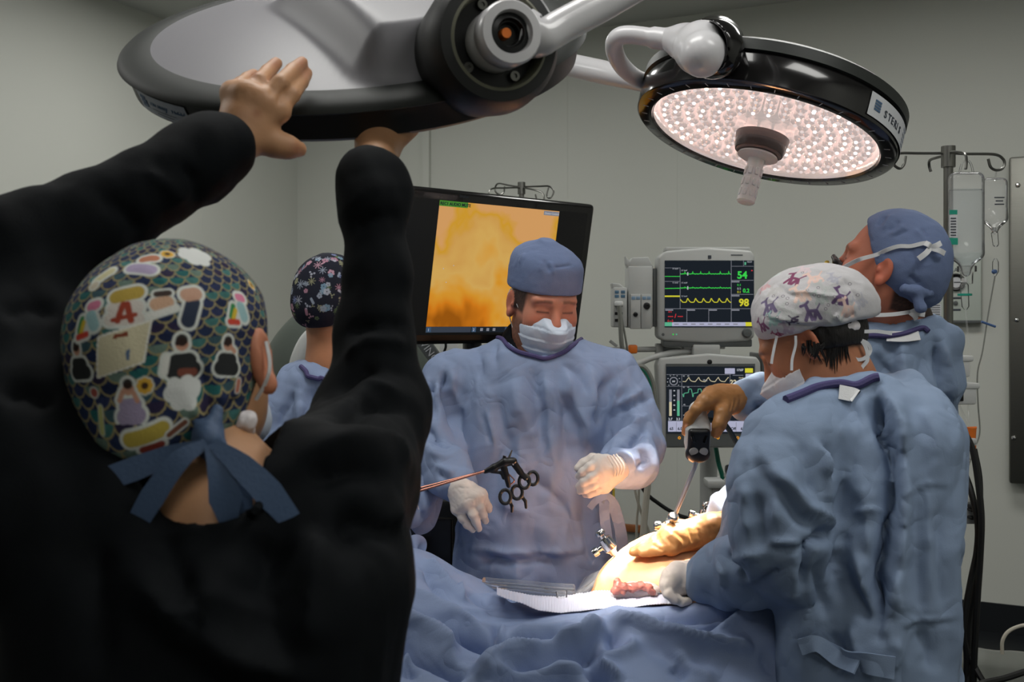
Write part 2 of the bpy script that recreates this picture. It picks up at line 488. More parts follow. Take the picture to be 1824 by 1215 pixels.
M = {}
M['wall'] = mat('wall_paint', srgb(206, 208, 201), 0.55, bump=0.04, bscale=90, var=0.02, vscale=1.2)
M['ceiling'] = mat('ceiling_paint', srgb(200, 202, 198), 0.8, bump=0.05, bscale=120)
M['floor'] = mat('floor_vinyl', srgb(22, 26, 30), 0.5, var=0.12, vscale=9)
M['base'] = mat('baseboard_rubber', srgb(18, 22, 27), 0.5, bump=0.05)
M['steel'] = mat('brushed_steel', srgb(120, 120, 116), 0.32, 1.0, bump=0.15, bscale=120, aniso=(1, 1, 0.05))
M['panel_steel'] = mat('panel_steel', srgb(120, 120, 114), 0.42, 1.0, bump=0.1, bscale=150, aniso=(0.05, 0.05, 1))
M['chrome'] = mat('polished_steel', srgb(205, 205, 205), 0.12, 1.0)
M['gown'] = mat('gown_fabric', srgb(133, 149, 181), 0.72, bump=0.10, bscale=420, var=0.035, vscale=7, spec=0.25, wrk=0.45)
M['gown2'] = mat('gown_fabric_teal', srgb(130, 148, 175), 0.72, bump=0.10, bscale=420, var=0.035, vscale=7, spec=0.25, wrk=0.45)
M['drape'] = mat('drape_fabric', srgb(136, 153, 188), 0.7, bump=0.10, bscale=420, var=0.03, vscale=8, spec=0.3, wrk=0.45)
M['collar'] = mat('collar_binding', srgb(70, 64, 110), 0.7, bump=0.3, bscale=300)
M['cap_blue'] = mat('cap_cotton', srgb(110, 125, 160), 0.85, bump=0.25, bscale=500, var=0.03, spec=0.2)
M['black'] = mat('black_jersey', srgb(11, 14, 17), 0.8, bump=0.15, bscale=700, var=0.15, vscale=25, spec=0.12)
M['ribbon'] = mat('navy_ribbon', srgb(66, 86, 116), 0.6, bump=0.15, bscale=300, var=0.08)
M['skin'] = mat('skin', srgb(190, 130, 104), 0.5, attr='Col', sss=0.08, bump=0.08, bscale=250, var=0.06, vscale=30)
M['belly'] = mat('belly_skin', srgb(214, 160, 118), 0.5, sss=0.06, bump=0.08, bscale=180, var=0.07, vscale=18)
M['print'] = mat('printed_cotton', (0.5, 0.5, 0.5), 0.85, attr='Col', bump=0.2, bscale=600, spec=0.2)
M['hair'] = mat('dark_hair', srgb(20, 17, 16), 0.55, bump=0.35, bscale=60, aniso=(5, 5, 1))
M['mask'] = mat('mask_nonwoven', srgb(205, 216, 232), 0.75, bump=0.12, bscale=500, spec=0.2)
M['mask_pink'] = mat('mask_nonwoven_warm', srgb(226, 220, 222), 0.75, bump=0.12, bscale=500, spec=0.2)
M['elastic'] = mat('white_elastic', srgb(225, 226, 228), 0.7, bump=0.4, bscale=900)
M['glove'] = mat('latex_glove', srgb(222, 212, 205), 0.5, bump=0.15, bscale=90, var=0.03, vscale=20)
M['glove_tan'] = mat('tan_latex_glove', srgb(172, 122, 74), 0.42, bump=0.2, bscale=70, var=0.06, vscale=25)
M['grey_plastic'] = mat('grey_housing_plastic', srgb(172, 174, 172), 0.45, bump=0.05, bscale=300)
M['grey_dark'] = mat('dark_grey_plastic', srgb(88, 92, 92), 0.5)
M['black_plastic'] = mat('black_plastic', srgb(16, 17, 19), 0.35)
M['black_gloss'] = mat('gloss_black_plastic', srgb(20, 19, 20), 0.16, coat=0.3)
M['rim_dark'] = mat('rim_plastic', srgb(24, 26, 26), 0.5)
M['rim_band'] = mat('rim_band_plastic', srgb(36, 39, 37), 0.6, spec=0.3)
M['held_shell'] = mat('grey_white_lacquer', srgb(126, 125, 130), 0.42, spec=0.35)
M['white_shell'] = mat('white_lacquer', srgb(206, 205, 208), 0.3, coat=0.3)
M['white_plastic'] = mat('white_plastic', srgb(205, 207, 206), 0.4)
M['screen_black'] = mat('screen_glass', (0.006, 0.007, 0.009), 0.12)
M['orange'] = mat('orange_plastic', srgb(224, 116, 34), 0.45)
M['teal'] = mat('teal_print', srgb(22, 150, 128), 0.5)
M['green_hose'] = mat('green_hose', srgb(28, 110, 88), 0.45)
M['blue_clip'] = mat('blue_plastic', srgb(78, 108, 158), 0.45)
M['cable_black'] = mat('black_cable', srgb(14, 15, 16), 0.5)
M['cable_grey'] = mat('grey_cable', srgb(120, 122, 116), 0.5)
M['cable_white'] = mat('white_cable', srgb(196, 190, 176), 0.5)
M['grey_chair'] = mat('grey_green_shell', srgb(78, 86, 80), 0.5, var=0.03)
M['wood'] = mat('brown_laminate', srgb(150, 92, 52), 0.5, var=0.12, vscale=30)
M['yellow'] = mat('yellow_plastic', srgb(206, 180, 60), 0.5)
M['towel'] = mat('white_towel', srgb(196, 200, 220), 0.8)
M['clear'] = clear('clear_plastic', mixf=0.25, bodyf=0.14)
M['clear_tube'] = clear('clear_tubing', mixf=0.22, bodyf=0.07)
M['clear_film'] = clear('clear_film', mixf=0.35, bodyf=0.10, rough=0.12, bump=0.5, bscale=25)
M['liner'] = clear('bin_liner', mixf=0.2, bodyf=0.5, rough=0.3, body=(.42, .44, .40), bump=0.8, bscale=18)
M['sterile'] = mat('sterile_handle_plastic', srgb(226, 222, 222), 0.45, trans=0.0, sss=0.2)
M['tissue'] = mat('tissue', srgb(206, 128, 116), 0.25, var=0.35, vscale=45, bump=0.3, bscale=60, sss=0.15, coat=0.4)
M['fat'] = mat('tissue_fat', srgb(232, 214, 210), 0.35, var=0.12, vscale=60, bump=0.2, bscale=80, sss=0.15, coat=0.3)
M['shaft'] = mat('instrument_shaft', srgb(170, 120, 106), 0.22, 1.0)
M['label'] = mat('label_paper', srgb(170, 176, 190), 0.5)
M['label_grey'] = mat('label_white', srgb(208, 210, 214), 0.45)
M['ink'] = mat('ink', srgb(60, 66, 76), 0.6)
M['ink_blue'] = mat('blue_ink', srgb(70, 98, 130), 0.6)
M['e_green'] = emis('screen_green', (0.06, 0.85, 0.10), 0.75)
M['e_yellow'] = emis('screen_yellow', (0.85, 0.80, 0.05), 0.75)
M['e_red'] = emis('screen_red', (0.9, 0.05, 0.06), 0.7)
M['e_white'] = emis('screen_white', (0.75, 0.78, 0.85), 0.6)
M['e_lav'] = emis('screen_lavender', (0.55, 0.56, 0.75), 0.75)
M['e_cream'] = emis('screen_cream', (0.85, 0.75, 0.5), 0.7)
M['e_mint'] = emis('screen_mint', (0.15, 0.6, 0.36), 0.7)
M['e_grey'] = emis('screen_grey', (0.3, 0.31, 0.36), 0.7)
M['e_amber'] = emis('lamp_amber', (1.0, 0.42, 0.03), 0.9)
M['e_dark'] = emis('screen_dark', (0.012, 0.016, 0.022), 1.0)
M['e_dark2'] = emis('screen_dark_bar', (0.02, 0.02, 0.024), 1.0)
# ------------------------------------------------------------------ the room
RU, RV = 6.6, 9.2
def slab(name, a, b, c, d, thick_dir, thick, material, label, cat):
    """quad a b c d thickened along thick_dir"""
    q = [np.asarray(p, float) for p in (a, b, c, d)]; t = nrm(thick_dir) * thick
    V = q + [p + t for p in q]
    F = [(0, 1, 2, 3), (7, 6, 5, 4), (0, 4, 5, 1), (1, 5, 6, 2), (2, 6, 7, 3), (3, 7, 4, 0)]
    return MB().add(V, F).build(name, material, None, smooth_=False, label=label, cat=cat, kind='structure')
slab('floor', room(-.1, -.1), room(RU + .1, -.1), room(RU + .1, RV + .1), room(-.1, RV + .1), (0, 0, -1), 0.1, M['floor'], 'dark grey vinyl floor of the operating room', 'floor')
slab('ceiling', room(-.1, -.1, CEIL), room(RU + .1, -.1, CEIL), room(RU + .1, RV + .1, CEIL), room(-.1, RV + .1, CEIL), (0, 0, 1), 0.1, M['ceiling'], 'plain pale grey ceiling', 'ceiling')
slab('wall_back', room(-.1, 0), room(RU + .1, 0), room(RU + .1, 0, CEIL), room(-.1, 0, CEIL), -D2, 0.1, M['wall'], 'pale grey back wall behind the monitors', 'wall')
slab('wall_left', room(0, 0), room(0, RV), room(0, RV, CEIL), room(0, 0, CEIL), -D1, 0.1, M['wall'], 'pale grey wall on the left', 'wall')
slab('wall_right', room(RU, 0), room(RU, RV), room(RU, RV, CEIL), room(RU, 0, CEIL), D1, 0.1, M['wall'], 'pale grey wall on the right, out of frame', 'wall')
slab('wall_front', room(-.1, RV), room(RU + .1, RV), room(RU + .1, RV, CEIL), room(-.1, RV, CEIL), D2, 0.1, M['wall'], 'pale grey wall behind the camera', 'wall')
slab('baseboard_back', room(0, 0), room(RU, 0), room(RU, 0, .15), room(0, 0, .15), D2, 0.012, M['base'], 'black rubber baseboard along the back wall', 'baseboard')
slab('baseboard_left', room(0, 0.012), room(0, RV), room(0, RV, .15), room(0, .012, .15), D1, 0.012, M['base'], 'black rubber baseboard along the left wall', 'baseboard')
# recessed bay left of the big screen: a shallow projecting wall face whose edge shows at the screen's left
e0 = back_wall(744, 300, 0.09); ue = float(np.dot(e0 - KC, D1))
slab('trim_1', room(ue, 0, 0), room(ue + 0.05, 0, 0), room(ue + 0.05, 0, CEIL), room(ue, 0, CEIL), D2, 0.03, M['wall'], 'narrow vertical wall trim left of the big video screen', 'trim')
for i, pxs in enumerate((1010, 1205)):
    e = back_wall(pxs, 300); u = float(np.dot(e - KC, D1))
    slab('trim_%d' % (i + 2), room(u, 0, .15), room(u + .004, 0, .15), room(u + .004, 0, CEIL), room(u, 0, CEIL), D2, 0.0015, M['wall'],
         'thin wall panel joint %s' % ('behind the big video screen' if i == 0 else 'above the upper patient monitor'), 'trim')
v450 = 0.95
slab('trim_4', room(0, v450, .15), room(0, v450 + .004, .15), room(0, v450 + .004, CEIL), room(0, v450, CEIL), D1, 0.0015, M['wall'], 'thin wall panel joint on the left wall', 'trim')

# ceiling light fittings
TRN = ['above the far left corner', 'above the far right corner', 'above the left wall', 'above the operating table', 'above the right side', 'behind the camera']
m_trof = emis('troffer_diffuser', (1, 0.985, 0.94), 1.6)
for (tu, tv), tn in zip(TROFFERS, TRN):
    c = room(tu, tv, CEIL); R = np.array([D1, -D2, [0, 0, 1]])
    t = thing('ceiling_light', 'recessed white ceiling light ' + tn, 'light', c, 'ceiling lights')
    mb = MB()
    for s in (-1, 1):
        mb.box(c + D1 * s * 0.615 - np.array([0, 0, .012]), (0.03, 0.66, 0.024), R); mb.box(c + D2 * s * 0.315 - np.array([0, 0, .012]), (1.2, 0.03, 0.024), R)
    mb.build('frame', M['white_plastic'], t, smooth_=False)
    MB().box(c - np.array([0, 0, .008]), (1.2, 0.6, 0.012), R).build('diffuser', m_trof, t, smooth_=False)

# stainless panel on the back wall at the right edge
RW = np.array([D1, -D2, [0, 0, 1]])
a = back_wall(1807, 283, 0.05); b = back_wall(1797, 858, 0.05)
zt, zb = a[2], b[2]; ua = float(np.dot(b - KC, D1))
wp = 0.9
t = thing('wall_cabinet', 'brushed stainless steel wall cabinet at the right edge', 'cabinet', room(ua + wp / 2, 0.05, zb))
MB().box(room(ua + wp / 2, 0.06, (zt + zb) / 2), (wp, 0.12, zt - zb), RW, 0.012).build('body', M['panel_steel'], t)
for (px, py) in ((1813, 330), (1811, 570), (1806, 780)):
    q = back_wall(px, py, 0.121)
    MB().lathe([(0, .008), (.008, .006), (.012, 0)], q, D2, 12).build('screw', M['chrome'], t)

# gas panel on the back wall behind the man's neck
q0 = back_wall(1652, 452, 0.0); q1 = back_wall(1748, 576, 0.0)
u0 = float(np.dot(q0 - KC, D1)); u1 = float(np.dot(q1 - KC, D1)); z0, z1 = q1[2], q0[2]
t = thing('gas_control_panel', 'grey medical gas panel with round gauges on the wall', 'panel', room((u0 + u1) / 2, 0, z0))
MB().box(room((u0 + u1) / 2, 0.02, (z0 + z1) / 2), (u1 - u0, 0.04, z1 - z0), RW, 0.006).build('plate', mat('gas_panel_paint', srgb(190, 198, 190), 0.5), t)
MB().box(room((u0 + u1) / 2, 0.03, z0 + .008), (u1 - u0, 0.06, 0.016), RW, 0.004).build('ledge', M['grey_dark'], t)
RT = np.array([D1, D2, [0, 0, 1]])          # text frame on the back wall
for i, (px, py) in enumerate(((1703, 503), (1664, 512))):
    c = back_wall(px, py, 0.042)
    g = MB().lathe([(.028, 0), (.046, 0), (.046, .012), (.040, .015), (.028, .010)], c, D2, 28).build('gauge', M['black_plastic'], t)
    MB().lathe([(0, .008), (.030, .008)], c, D2, 28).build('dial', M['label_grey'], g)
    MB().box(c + D2 * .010 + D1 * .006, (.034, .002, .004), RW).build('needle', M['ink'], g)
text_mesh('lettering', 'TI', back_wall(1664, 485, 0.041), RT, 0.032, M['ink'], t)
text_mesh('lettering', 'GAS', back_wall(1690, 485, 0.041), RT, 0.032, M['ink'], t)
for py in (531, 552): MB().box(back_wall(1701, py, 0.041), (.055, .002, .010), RW).build('marking', M['ink'], t)
MB().lathe([(0, .014), (.010, .012), (.012, 0)], back_wall(1702, 540, 0.04), D2, 14).build('knob', M['grey_dark'], t)
MB().box(back_wall(1663, 552, 0.041), (.075, .002, .06), RW).build('notice', M['label_grey'], t)
for k in range(5): MB().box(back_wall(1663, 544 + 4 * k, 0.043), (.062, .001, .004), RW).build('notice_line', M['ink'], t)

# brown rail piece and small wall bits seen between surgeon and patient
c = back_wall(1125, 941, 0.03)
t = thing('wall_rail', 'short brown laminate rail on the back wall behind the tubes', 'rail', c - np.array([0, 0, .03]))
MB().box(c, (.16, .03, .045), RW, .008).build('rail_bar', M['wood'], t)
for s in (-1, 1): MB().box(c + D1 * s * .05 - D2 * .02, (.02, .03, .02), RW).build('bracket', M['steel'], t)

# ------------------------------------------------------------------ IV pole helper
def iv_pole(name, label, px, ytop, d, r, arms, base=True, group=None):
    top = P(px, ytop, d); x, y = top[0], top[1]
    t = thing(name, label, 'iv pole', (x, y, 0), group)
    MB().tube([(x, y, .06), (x, y, top[2])], r, 16).build('pole', M['steel'], t)
    MB().lathe([(r, -.05), (r * 1.5, -.05), (r * 1.5, .012), (r * .8, .014), (0, .014)], (x, y, top[2]), (0, 0, 1), 20).build('hub', M['steel'], t)
    for pts in arms:
        MB().tube(spline([P(*p) for p in pts], 8), r * 0.32, 8).build('hook', M['steel'], t)
    if base:
        for k in range(5):
            an = 2 * math.pi * k / 5 + .3
            e = np.array([x + .22 * math.cos(an), y + .22 * math.sin(an), .07])
            lg = MB().tube([(x, y, .085), e], [.018, .012], 8).build('leg', M['steel'], t)
            MB().lathe([(0, -.012), (.028, -.012), (.034, 0), (.028, .012), (0, .012)], (e[0], e[1], .034), (-math.sin(an), math.cos(an), 0), 14).build('caster', M['black_plastic'], lg)
    return t
ivr = iv_pole('iv_pole', 'steel IV pole carrying two fluid bags at the right', 1689, 268, 2.95, .0135, [
    [(1689, 272, 2.95), (1720, 274, 2.95), (1770, 275, 2.95), (1786, 283, 2.95), (1789, 293, 2.95), (1784, 301, 2.95), (1773, 303, 2.95), (1764, 297, 2.95), (1760, 283, 2.95)],
    [(1689, 273, 2.95), (1640, 273, 2.95), (1600, 273, 2.95), (1591, 280, 2.95), (1592, 293, 2.95), (1602, 300, 2.95), (1610, 293, 2.95), (1613, 278, 2.95)],
    [(1689, 271, 2.95), (1706, 271, 2.88), (1718, 274, 2.82), (1721, 285, 2.80), (1720, 301, 2.79)],
    [(1689, 276, 2.95), (1668, 281, 3.02), (1656, 286, 3.08), (1655, 296, 3.1), (1658, 306, 3.1)]])
ivb = iv_pole('iv_pole', 'thin IV pole with bare hooks behind the big video screen', 929, 329, 5.2, .0135, [
    [(929, 334, 5.2), (905, 330, 5.3), (888, 327, 5.36), (882, 334, 5.38), (883, 342, 5.38), (890, 347, 5.38), (897, 343, 5.38), (899, 332, 5.38)],
    [(929, 333, 5.2), (960, 332, 5.2), (978, 332, 5.2), (986, 340, 5.2), (983, 350, 5.2), (978, 353, 5.2), (974, 348, 5.2), (977, 334, 5.2)],
    [(929, 334, 5.2), (950, 338, 5.1), (965, 343, 5.05), (969, 351, 5.03), (967, 360, 5.03), (958, 363, 5.03), (954, 346, 5.03)],
    [(929, 334, 5.2), (900, 335, 5.1), (878, 336, 5.02), (871, 343, 5.0), (871, 362, 5.0), (880, 366, 5.0), (882, 350, 5.0)]])

# IV bags
def bag_volume(c, w, h, th, neck):
    v = Vol(c - np.array([w, th + .02, h * .8 + neck]), c + np.array([w, th + .02, h * .8]), .004)
    v.box(c, (w / 2, th / 2, h / 2), None, min(w, th) * .45, .01)
    v.cone(c - np.array([0, 0, h * .42]), c - np.array([0, 0, h * .5 + neck]), w * .28, w * .12, .03)
    return v.mesh(1)
t = thing('iv_bag', 'large clear IV fluid bag with teal printed label', 'iv bag', P(1722, 480, 2.82))
c = P(1721, 385, 2.82)
V, Q = bag_volume(c, .098, .25, .045, .035); link('pouch', new_mesh('pouch', V, Q), M['clear'], t)
V2 = V.copy(); V2[:, 0] = c[0] + (V[:, 0] - c[0]) * .93; V2[:, 1] = c[1] + (V[:, 1] - c[1]) * .9
V2[:, 2] = np.minimum(V2[:, 2], P(0, 338, 2.82)[2])
link('fluid', new_mesh('fluid', V2, Q), clear('iv_fluid', col=(.93, .95, .96), mixf=.15, bodyf=.10), t)
MB().tube(spline([c + np.array([-.02, 0, .122]), c + np.array([-.012, 0, .15]), c + np.array([0, 0, .158]), c + np.array([.012, 0, .15]), c + np.array([.02, 0, .122])], 6), .003, 6).build('hanger', M['clear_tube'], t)
for y0, y1, mm in ((374, 382, 'teal'), (383, 423, 'label_grey'), (424, 436, 'teal')):
    a_, b_ = P(1691, y0, 2.792), P(1705 if mm != 'teal' or y0 < 400 else 1706, y1, 2.792)
    MB().box((a_ + b_) / 2, (abs(b_[0] - a_[0]), .001, abs(a_[2] - b_[2]))).build('label_print', M[mm], t, smooth_=False)
for k in range(7):
    a_ = P(1698, 389 + 5 * k, 2.7905); MB().box(a_, (.015, .0006, .003)).build('label_line', M['ink'], t, smooth_=False)
MB().lathe([(0, -.02), (.016, -.02), (.017, .012), (.026, .014), (.026, .03), (0, .03)], P(1722, 493, 2.82), (0, 0, 1), 18).build('port', M['clear_tube'], t)
t = thing('iv_bag', 'smaller clear IV bag hanging from the outer hook', 'iv bag', P(1772, 400, 2.97))
c = P(1772, 357, 2.97)
V, Q = bag_volume(c, .072, .135, .035, .025); link('pouch', new_mesh('pouch', V, Q), M['clear'], t)
MB().tube([c + np.array([0, 0, .06]), P(1775, 303, 2.95)], .002, 6).build('hanger', M['clear_tube'], t)
for k, w in enumerate((.03, .022, .028)): MB().box(P(1780, 352 + 6 * k, 2.945), (w, .0006, .0035)).build('label_line', M['ink'], t, smooth_=False)
def drip(label, px, y0, y1, d, r, ring=None):
    t = thing('drip_chamber', label, 'drip chamber', P(px, y1, d))
    a_, b_ = P(px, y0, d), P(px + 3, y1, d)
    MB().tube([a_, a_ * .9 + b_ * .1, a_ * .12 + b_ * .88, b_], [r * .5, r, r * .85, r * .3], 14).build('chamber', M['clear_tube'], t)
    MB().tube([a_ + np.array([0, 0, .012]), a_], [r * .5, r * .8], 12).build('spike', M['white_plastic'], t)
    if ring: MB().lathe([(r * .8, -.003), (r * 1.6, -.003), (r * 1.6, .003), (r * .8, .003)], a_ * .55 + b_ * .45, (0, 0, 1), 16).build('ring', M[ring], t)
    return t
drip('clear drip chamber with green ring under the large bag', 1717, 503, 552, 2.82, .012, 'teal')
drip('small clear drip chamber under the smaller bag', 1771, 412, 440, 2.97, .010)
t = thing('line_filter', 'small clear filter with blue dot on the thin IV line', 'filter', P(1772, 492, 2.97))
MB().tube([P(1773, 460, 2.97), P(1773, 467, 2.97), P(1773, 484, 2.97), P(1772, 492, 2.97)], [.003, .009, .009, .003], 12).build('filter_body', M['clear_tube'], t)
MB().lathe([(0, .012), (.006, .010), (.007, 0)], P(1770, 484, 2.97), (0, -1, 0), 12).build('blue_dot', M['blue_clip'], t)
def line(name, label, cat, pts, r, m, group=None, n=8):
    mb = MB().tube(spline([P(*p) for p in pts], n), r, 8)
    return mb.build(name, M[m], None, label=label, cat=cat, group=group)
line('iv_line', 'clear IV line running down from the large bag', 'tube', [(1720, 552, 2.82), (1724, 600, 2.82), (1728, 640, 2.82), (1724, 700, 2.82), (1726, 760, 2.80), (1728, 800, 2.80), (1722, 850, 2.8), (1719, 930, 2.8)], .0028, 'clear_tube')
line('iv_line', 'thin grey IV line running down from the smaller bag', 'tube', [(1772, 492, 2.97), (1760, 560, 2.95), (1750, 625, 2.93), (1741, 665, 2.93), (1742, 720, 2.92), (1745, 770, 2.9), (1735, 800, 2.88), (1725, 830, 2.86), (1719, 850, 2.86)], .0022, 'cable_grey')
line('iv_line', 'short blood-tinged line from the pump to the orange connector', 'tube', [(1702, 706, 2.8), (1712, 730, 2.8), (1722, 752, 2.8), (1728, 765, 2.8)], .0035, 'clear_tube')
MB().tube([P(1748, 573, 2.93), P(1773, 582, 2.93)], .0035, 8).build('line_clamp', M['blue_clip'], None, label='blue slide clamp on the thin IV line', cat='clamp')
t = thing('line_connector', 'orange plastic connector hanging on the IV lines', 'connector', P(1731, 800, 2.78))
MB().tube([P(1731, 762, 2.78), P(1731, 780, 2.78), P(1733, 800, 2.78)], [.0125, .0105, .0085], 14).build('sleeve', M['orange'], t)
MB().tube([P(1723, 763, 2.78), P(1739, 762, 2.78)], .004, 8).build('lip', M['orange'], t)
MB().tube([P(1735, 786, 2.765), P(1736, 793, 2.765)], .006, 8).build('tab', M['white_plastic'], t)
# infusion pumps clamped to the pole
for i, (x, y, w, lab) in enumerate(((1700, 655, .05, 'upper white infusion pump clamped to the IV pole'), (1706, 703, .066, 'lower white infusion pump clamped to the IV pole'), (1706, 800, .05, 'white pump end beside the black cables'))):
    d = 2.8
    t = thing('infusion_pump', lab, 'pump', P(x, y + 20, d), 'pumps on the IV pole')
    MB().box(P(x - 8, y, d), (w + .03, .08, .05), None, .006).build('housing', M['white_plastic'], t)
    MB().box(P(x - 8, y - 17, d), (w + .045, .09, .016), None, .005).build('lid', M['white_plastic'], t)
    MB().box(P(x + 6, y, d - .042), (.012, .006, .036), None, .002).build('display', M['black_plastic'], t)
    MB().box(P(x - 2, y + 2, d - .042), (.006, .006, .014), None, .002).build('button', M['grey_dark'], t)
t = thing('power_outlet', 'grey equipment box with black plugs beside the cables', 'outlet', P(1728, 930, 2.75))
MB().box(P(1728, 910, 2.75), (.05, .06, .062), None, .004).build('box_body', M['grey_plastic'], t)
for yy in (902, 908, 922): MB().box(P(1733, yy, 2.71), (.022, .03, .008), None, .002).build('plug', M['black_plastic'], t)
# black cables
CB = [[(1718, 770, 2.72), (1732, 800, 2.7), (1741, 850, 2.68), (1748, 920, 2.66), (1746, 990, 2.66), (1742, 1050, 2.66), (1738, 1120, 2.66), (1735, 1180, 2.66), (1733, 1260, 2.66)],
      [(1712, 830, 2.74), (1728, 870, 2.7), (1741, 930, 2.68), (1740, 980, 2.68), (1730, 1030, 2.68), (1721, 1080, 2.68), (1716, 1130, 2.68), (1722, 1170, 2.68), (1718, 1260, 2.68)],
      [(1735, 800, 2.72), (1745, 860, 2.7), (1744, 960, 2.7), (1738, 1040, 2.7), (1726, 1110, 2.7), (1724, 1200, 2.68), (1722, 1280, 2.66)],
      [(1716, 1130, 2.72), (1728, 1170, 2.68), (1750, 1212, 2.64), (1775, 1240, 2.62)],
      [(1700, 1260, 2.5), (1740, 1222, 2.52), (1790, 1208, 2.55), (1830, 1195, 2.58)]]
CL = ['black cable nearest the right frame edge, hanging straight', 'black cable bowing out behind the blue gown', 'thick black cable in the middle of the hanging bundle', 'black cable ending crossing in front of the waste bin', 'black cable running low across the front of the waste bin']
for pts, lab in zip(CB, CL): line('power_cable', lab, 'cable', pts, .0085, 'cable_black', 'black cables at the right')
line('wall_cable', 'pale cable looping up from behind the waste bin', 'cable', [(1785, 1165, 3.3), (1786, 1140, 3.3), (1800, 1122, 3.3), (1830, 1113, 3.3), (1870, 1118, 3.3)], .006, 'cable_white')
# waste bin with clear liner
c = P(1774, 1172, 3.25); c[2] = 0
t = thing('waste_bin', 'waste bin with crumpled clear plastic liner at lower right', 'bin', c)
MB().lathe([(0, .0), (.14, .0), (.165, .42), (.17, .43), (.165, .43), (.135, .01), (0, .01)], c, (0, 0, 1), 32).build('bin_body', M['grey_dark'], t)
nn, rows = 64, []
for h, r in ((.40, .172), (.45, .182), (.485, .186), (.48, .178), (.43, .160), (.3, .145), (.1, .12)):
    for k in range(nn):
        an = 2 * math.pi * k / nn
        rr = r + .010 * noise3(np.array([[math.cos(an) * 4, math.sin(an) * 4, h * 6]]))[0]
        rows.append(c + np.array([rr * math.cos(an), rr * math.sin(an), h + .015 * noise3(np.array([[math.cos(an) * 2.5, math.sin(an) * 2.5, 5 + h]]))[0]]))
F = [(i * nn + k, i * nn + (k + 1) % nn, (i + 1) * nn + (k + 1) % nn, (i + 1) * nn + k) for i in range(6) for k in range(nn)]
MB().add(rows, F).build('liner', M['liner'], t, auto=False)

# ------------------------------------------------------------------ big grey-green equipment shell behind the women (robot console) 
c = P(610, 700, 4.3)
v = Vol(c - np.array([.62, .5, 1.45]), c + np.array([.62, .5, .65]), .014)
v.ell(P(620, 720, 4.3), (.40, .30, .47), k=.02); v.cut(P(0, 800, 4.3), (0, 0, -1), .08)
v.box(np.array([c[0], c[1], .6]), (.26, .22, .62), None, .08, .18)
v.box(np.array([c[0], c[1], .08]), (.36, .34, .08), None, .05, .06)
V, Q = v.mesh(1)
t = thing('surgical_console', 'large rounded grey-green equipment console behind the floral cap', 'console', (c[0], c[1], 0))
link('shell', new_mesh('shell', V, Q), M['grey_chair'], t)
MB().tube(spline([P(524, 680, 3.92), P(531, 640, 3.9), P(548, 605, 3.9), P(570, 590, 3.9), P(600, 585, 3.9)], 8), [.03] * 33, 10).build('white_bow', M['white_plastic'], t)
# diagonal grey strip with lettering under the big screen
a_, b_ = P(752, 606, 3.35), P(784, 650, 3.35); dr = nrm(b_ - a_); Rs = np.array([dr, [0, 1, 0], np.cross(dr, [0, 1, 0])])
t2 = thing('support_arm', 'diagonal grey support arm with white lettering under the video screen', 'arm', P(800, 700, 3.35))
MB().box((a_ + b_) / 2 + dr * .08, (.38, .03, .046), Rs, .006).build('arm_bar', M['grey_dark'], t2)
text_mesh('lettering', 'VINCI', a_ + dr * .005 - np.array([0, .017, 0]) - Rs[2] * .012, np.array([dr, [0, -1, 0], Rs[2]]), .034, M['label_grey'], t2)
MB().box(P(800, 634, 3.74), (.07, .03, .13), None, .01).build('bracket', M['white_plastic'], t2)
bx = P(806, 640, 3.78)
MB().tube([(bx[0], bx[1], 0.0), (bx[0], bx[1], bx[2])], .022, 12).build('post', M['grey_dark'], t2)
line('screen_cable', 'thin black cable hanging under the video screen', 'cable', [(793, 604, 3.2), (794, 618, 3.2), (791, 632, 3.2), (800, 660, 3.2)], .004, 'cable_black')
# dark drawn curtain-like cart behind the masked person's hand
c = np.array([-.37, 3.45, 0])
t = thing('equipment_cart', 'dark equipment cart in the shadow behind the floral-capped person', 'cart', (c[0], 3.45, 0))
MB().box((c[0], 3.45, .55), (.42, .4, .95), None, .02).build('cabinet', M['black_plastic'], t)
for k in range(3): MB().box((c[0], 3.24, .25 + .3 * k), (.36, .03, .24), None, .01).build('drawer', M['black_gloss'], t)
for s in (-1, 1):
    for q_ in (-1, 1): MB().lathe([(0, -.015), (.03, -.012), (.035, 0), (.03, .012), (0, .015)], (c[0] + s * .17, 3.45 + q_ * .16, .035), (1, 0, 0), 14).build('caster', M['cable_black'], t)
# ------------------------------------------------------------------ big video screen
c = P(872, 480, 3.03); ya, pa = math.radians(39), math.radians(11)
Rr = np.array([math.cos(ya), math.sin(ya), 0.0])
Nn = nrm(np.array([math.sin(ya) * math.cos(pa), -math.cos(ya) * math.cos(pa), -math.sin(pa)])); Up = np.cross(Rr, -Nn); Up = Up if Up[2] > 0 else -Up
RS = np.array([Rr, -Nn, Up])           # rows: right, into screen, up
t = thing('video_screen', 'large tilted black flat screen showing an orange endoscope picture', 'screen', c - Up * .22)
MB().box(c, (.765, .05, .455), RS, .014, 3).build('bezel', M['black_gloss'], t)
MB().box(c - Nn * .045, (.5, .07, .3), RS, .02).build('back_shell', M['black_plastic'], t)
def sp(u, v, off=.0262): return c + Rr * u + Up * v + Nn * off
MB().box(sp(0, .0, .0255), (.70, .0012, .395), RS).build('panel', mat('screen_panel', (.010, .010, .011), .25), t, smooth_=False)
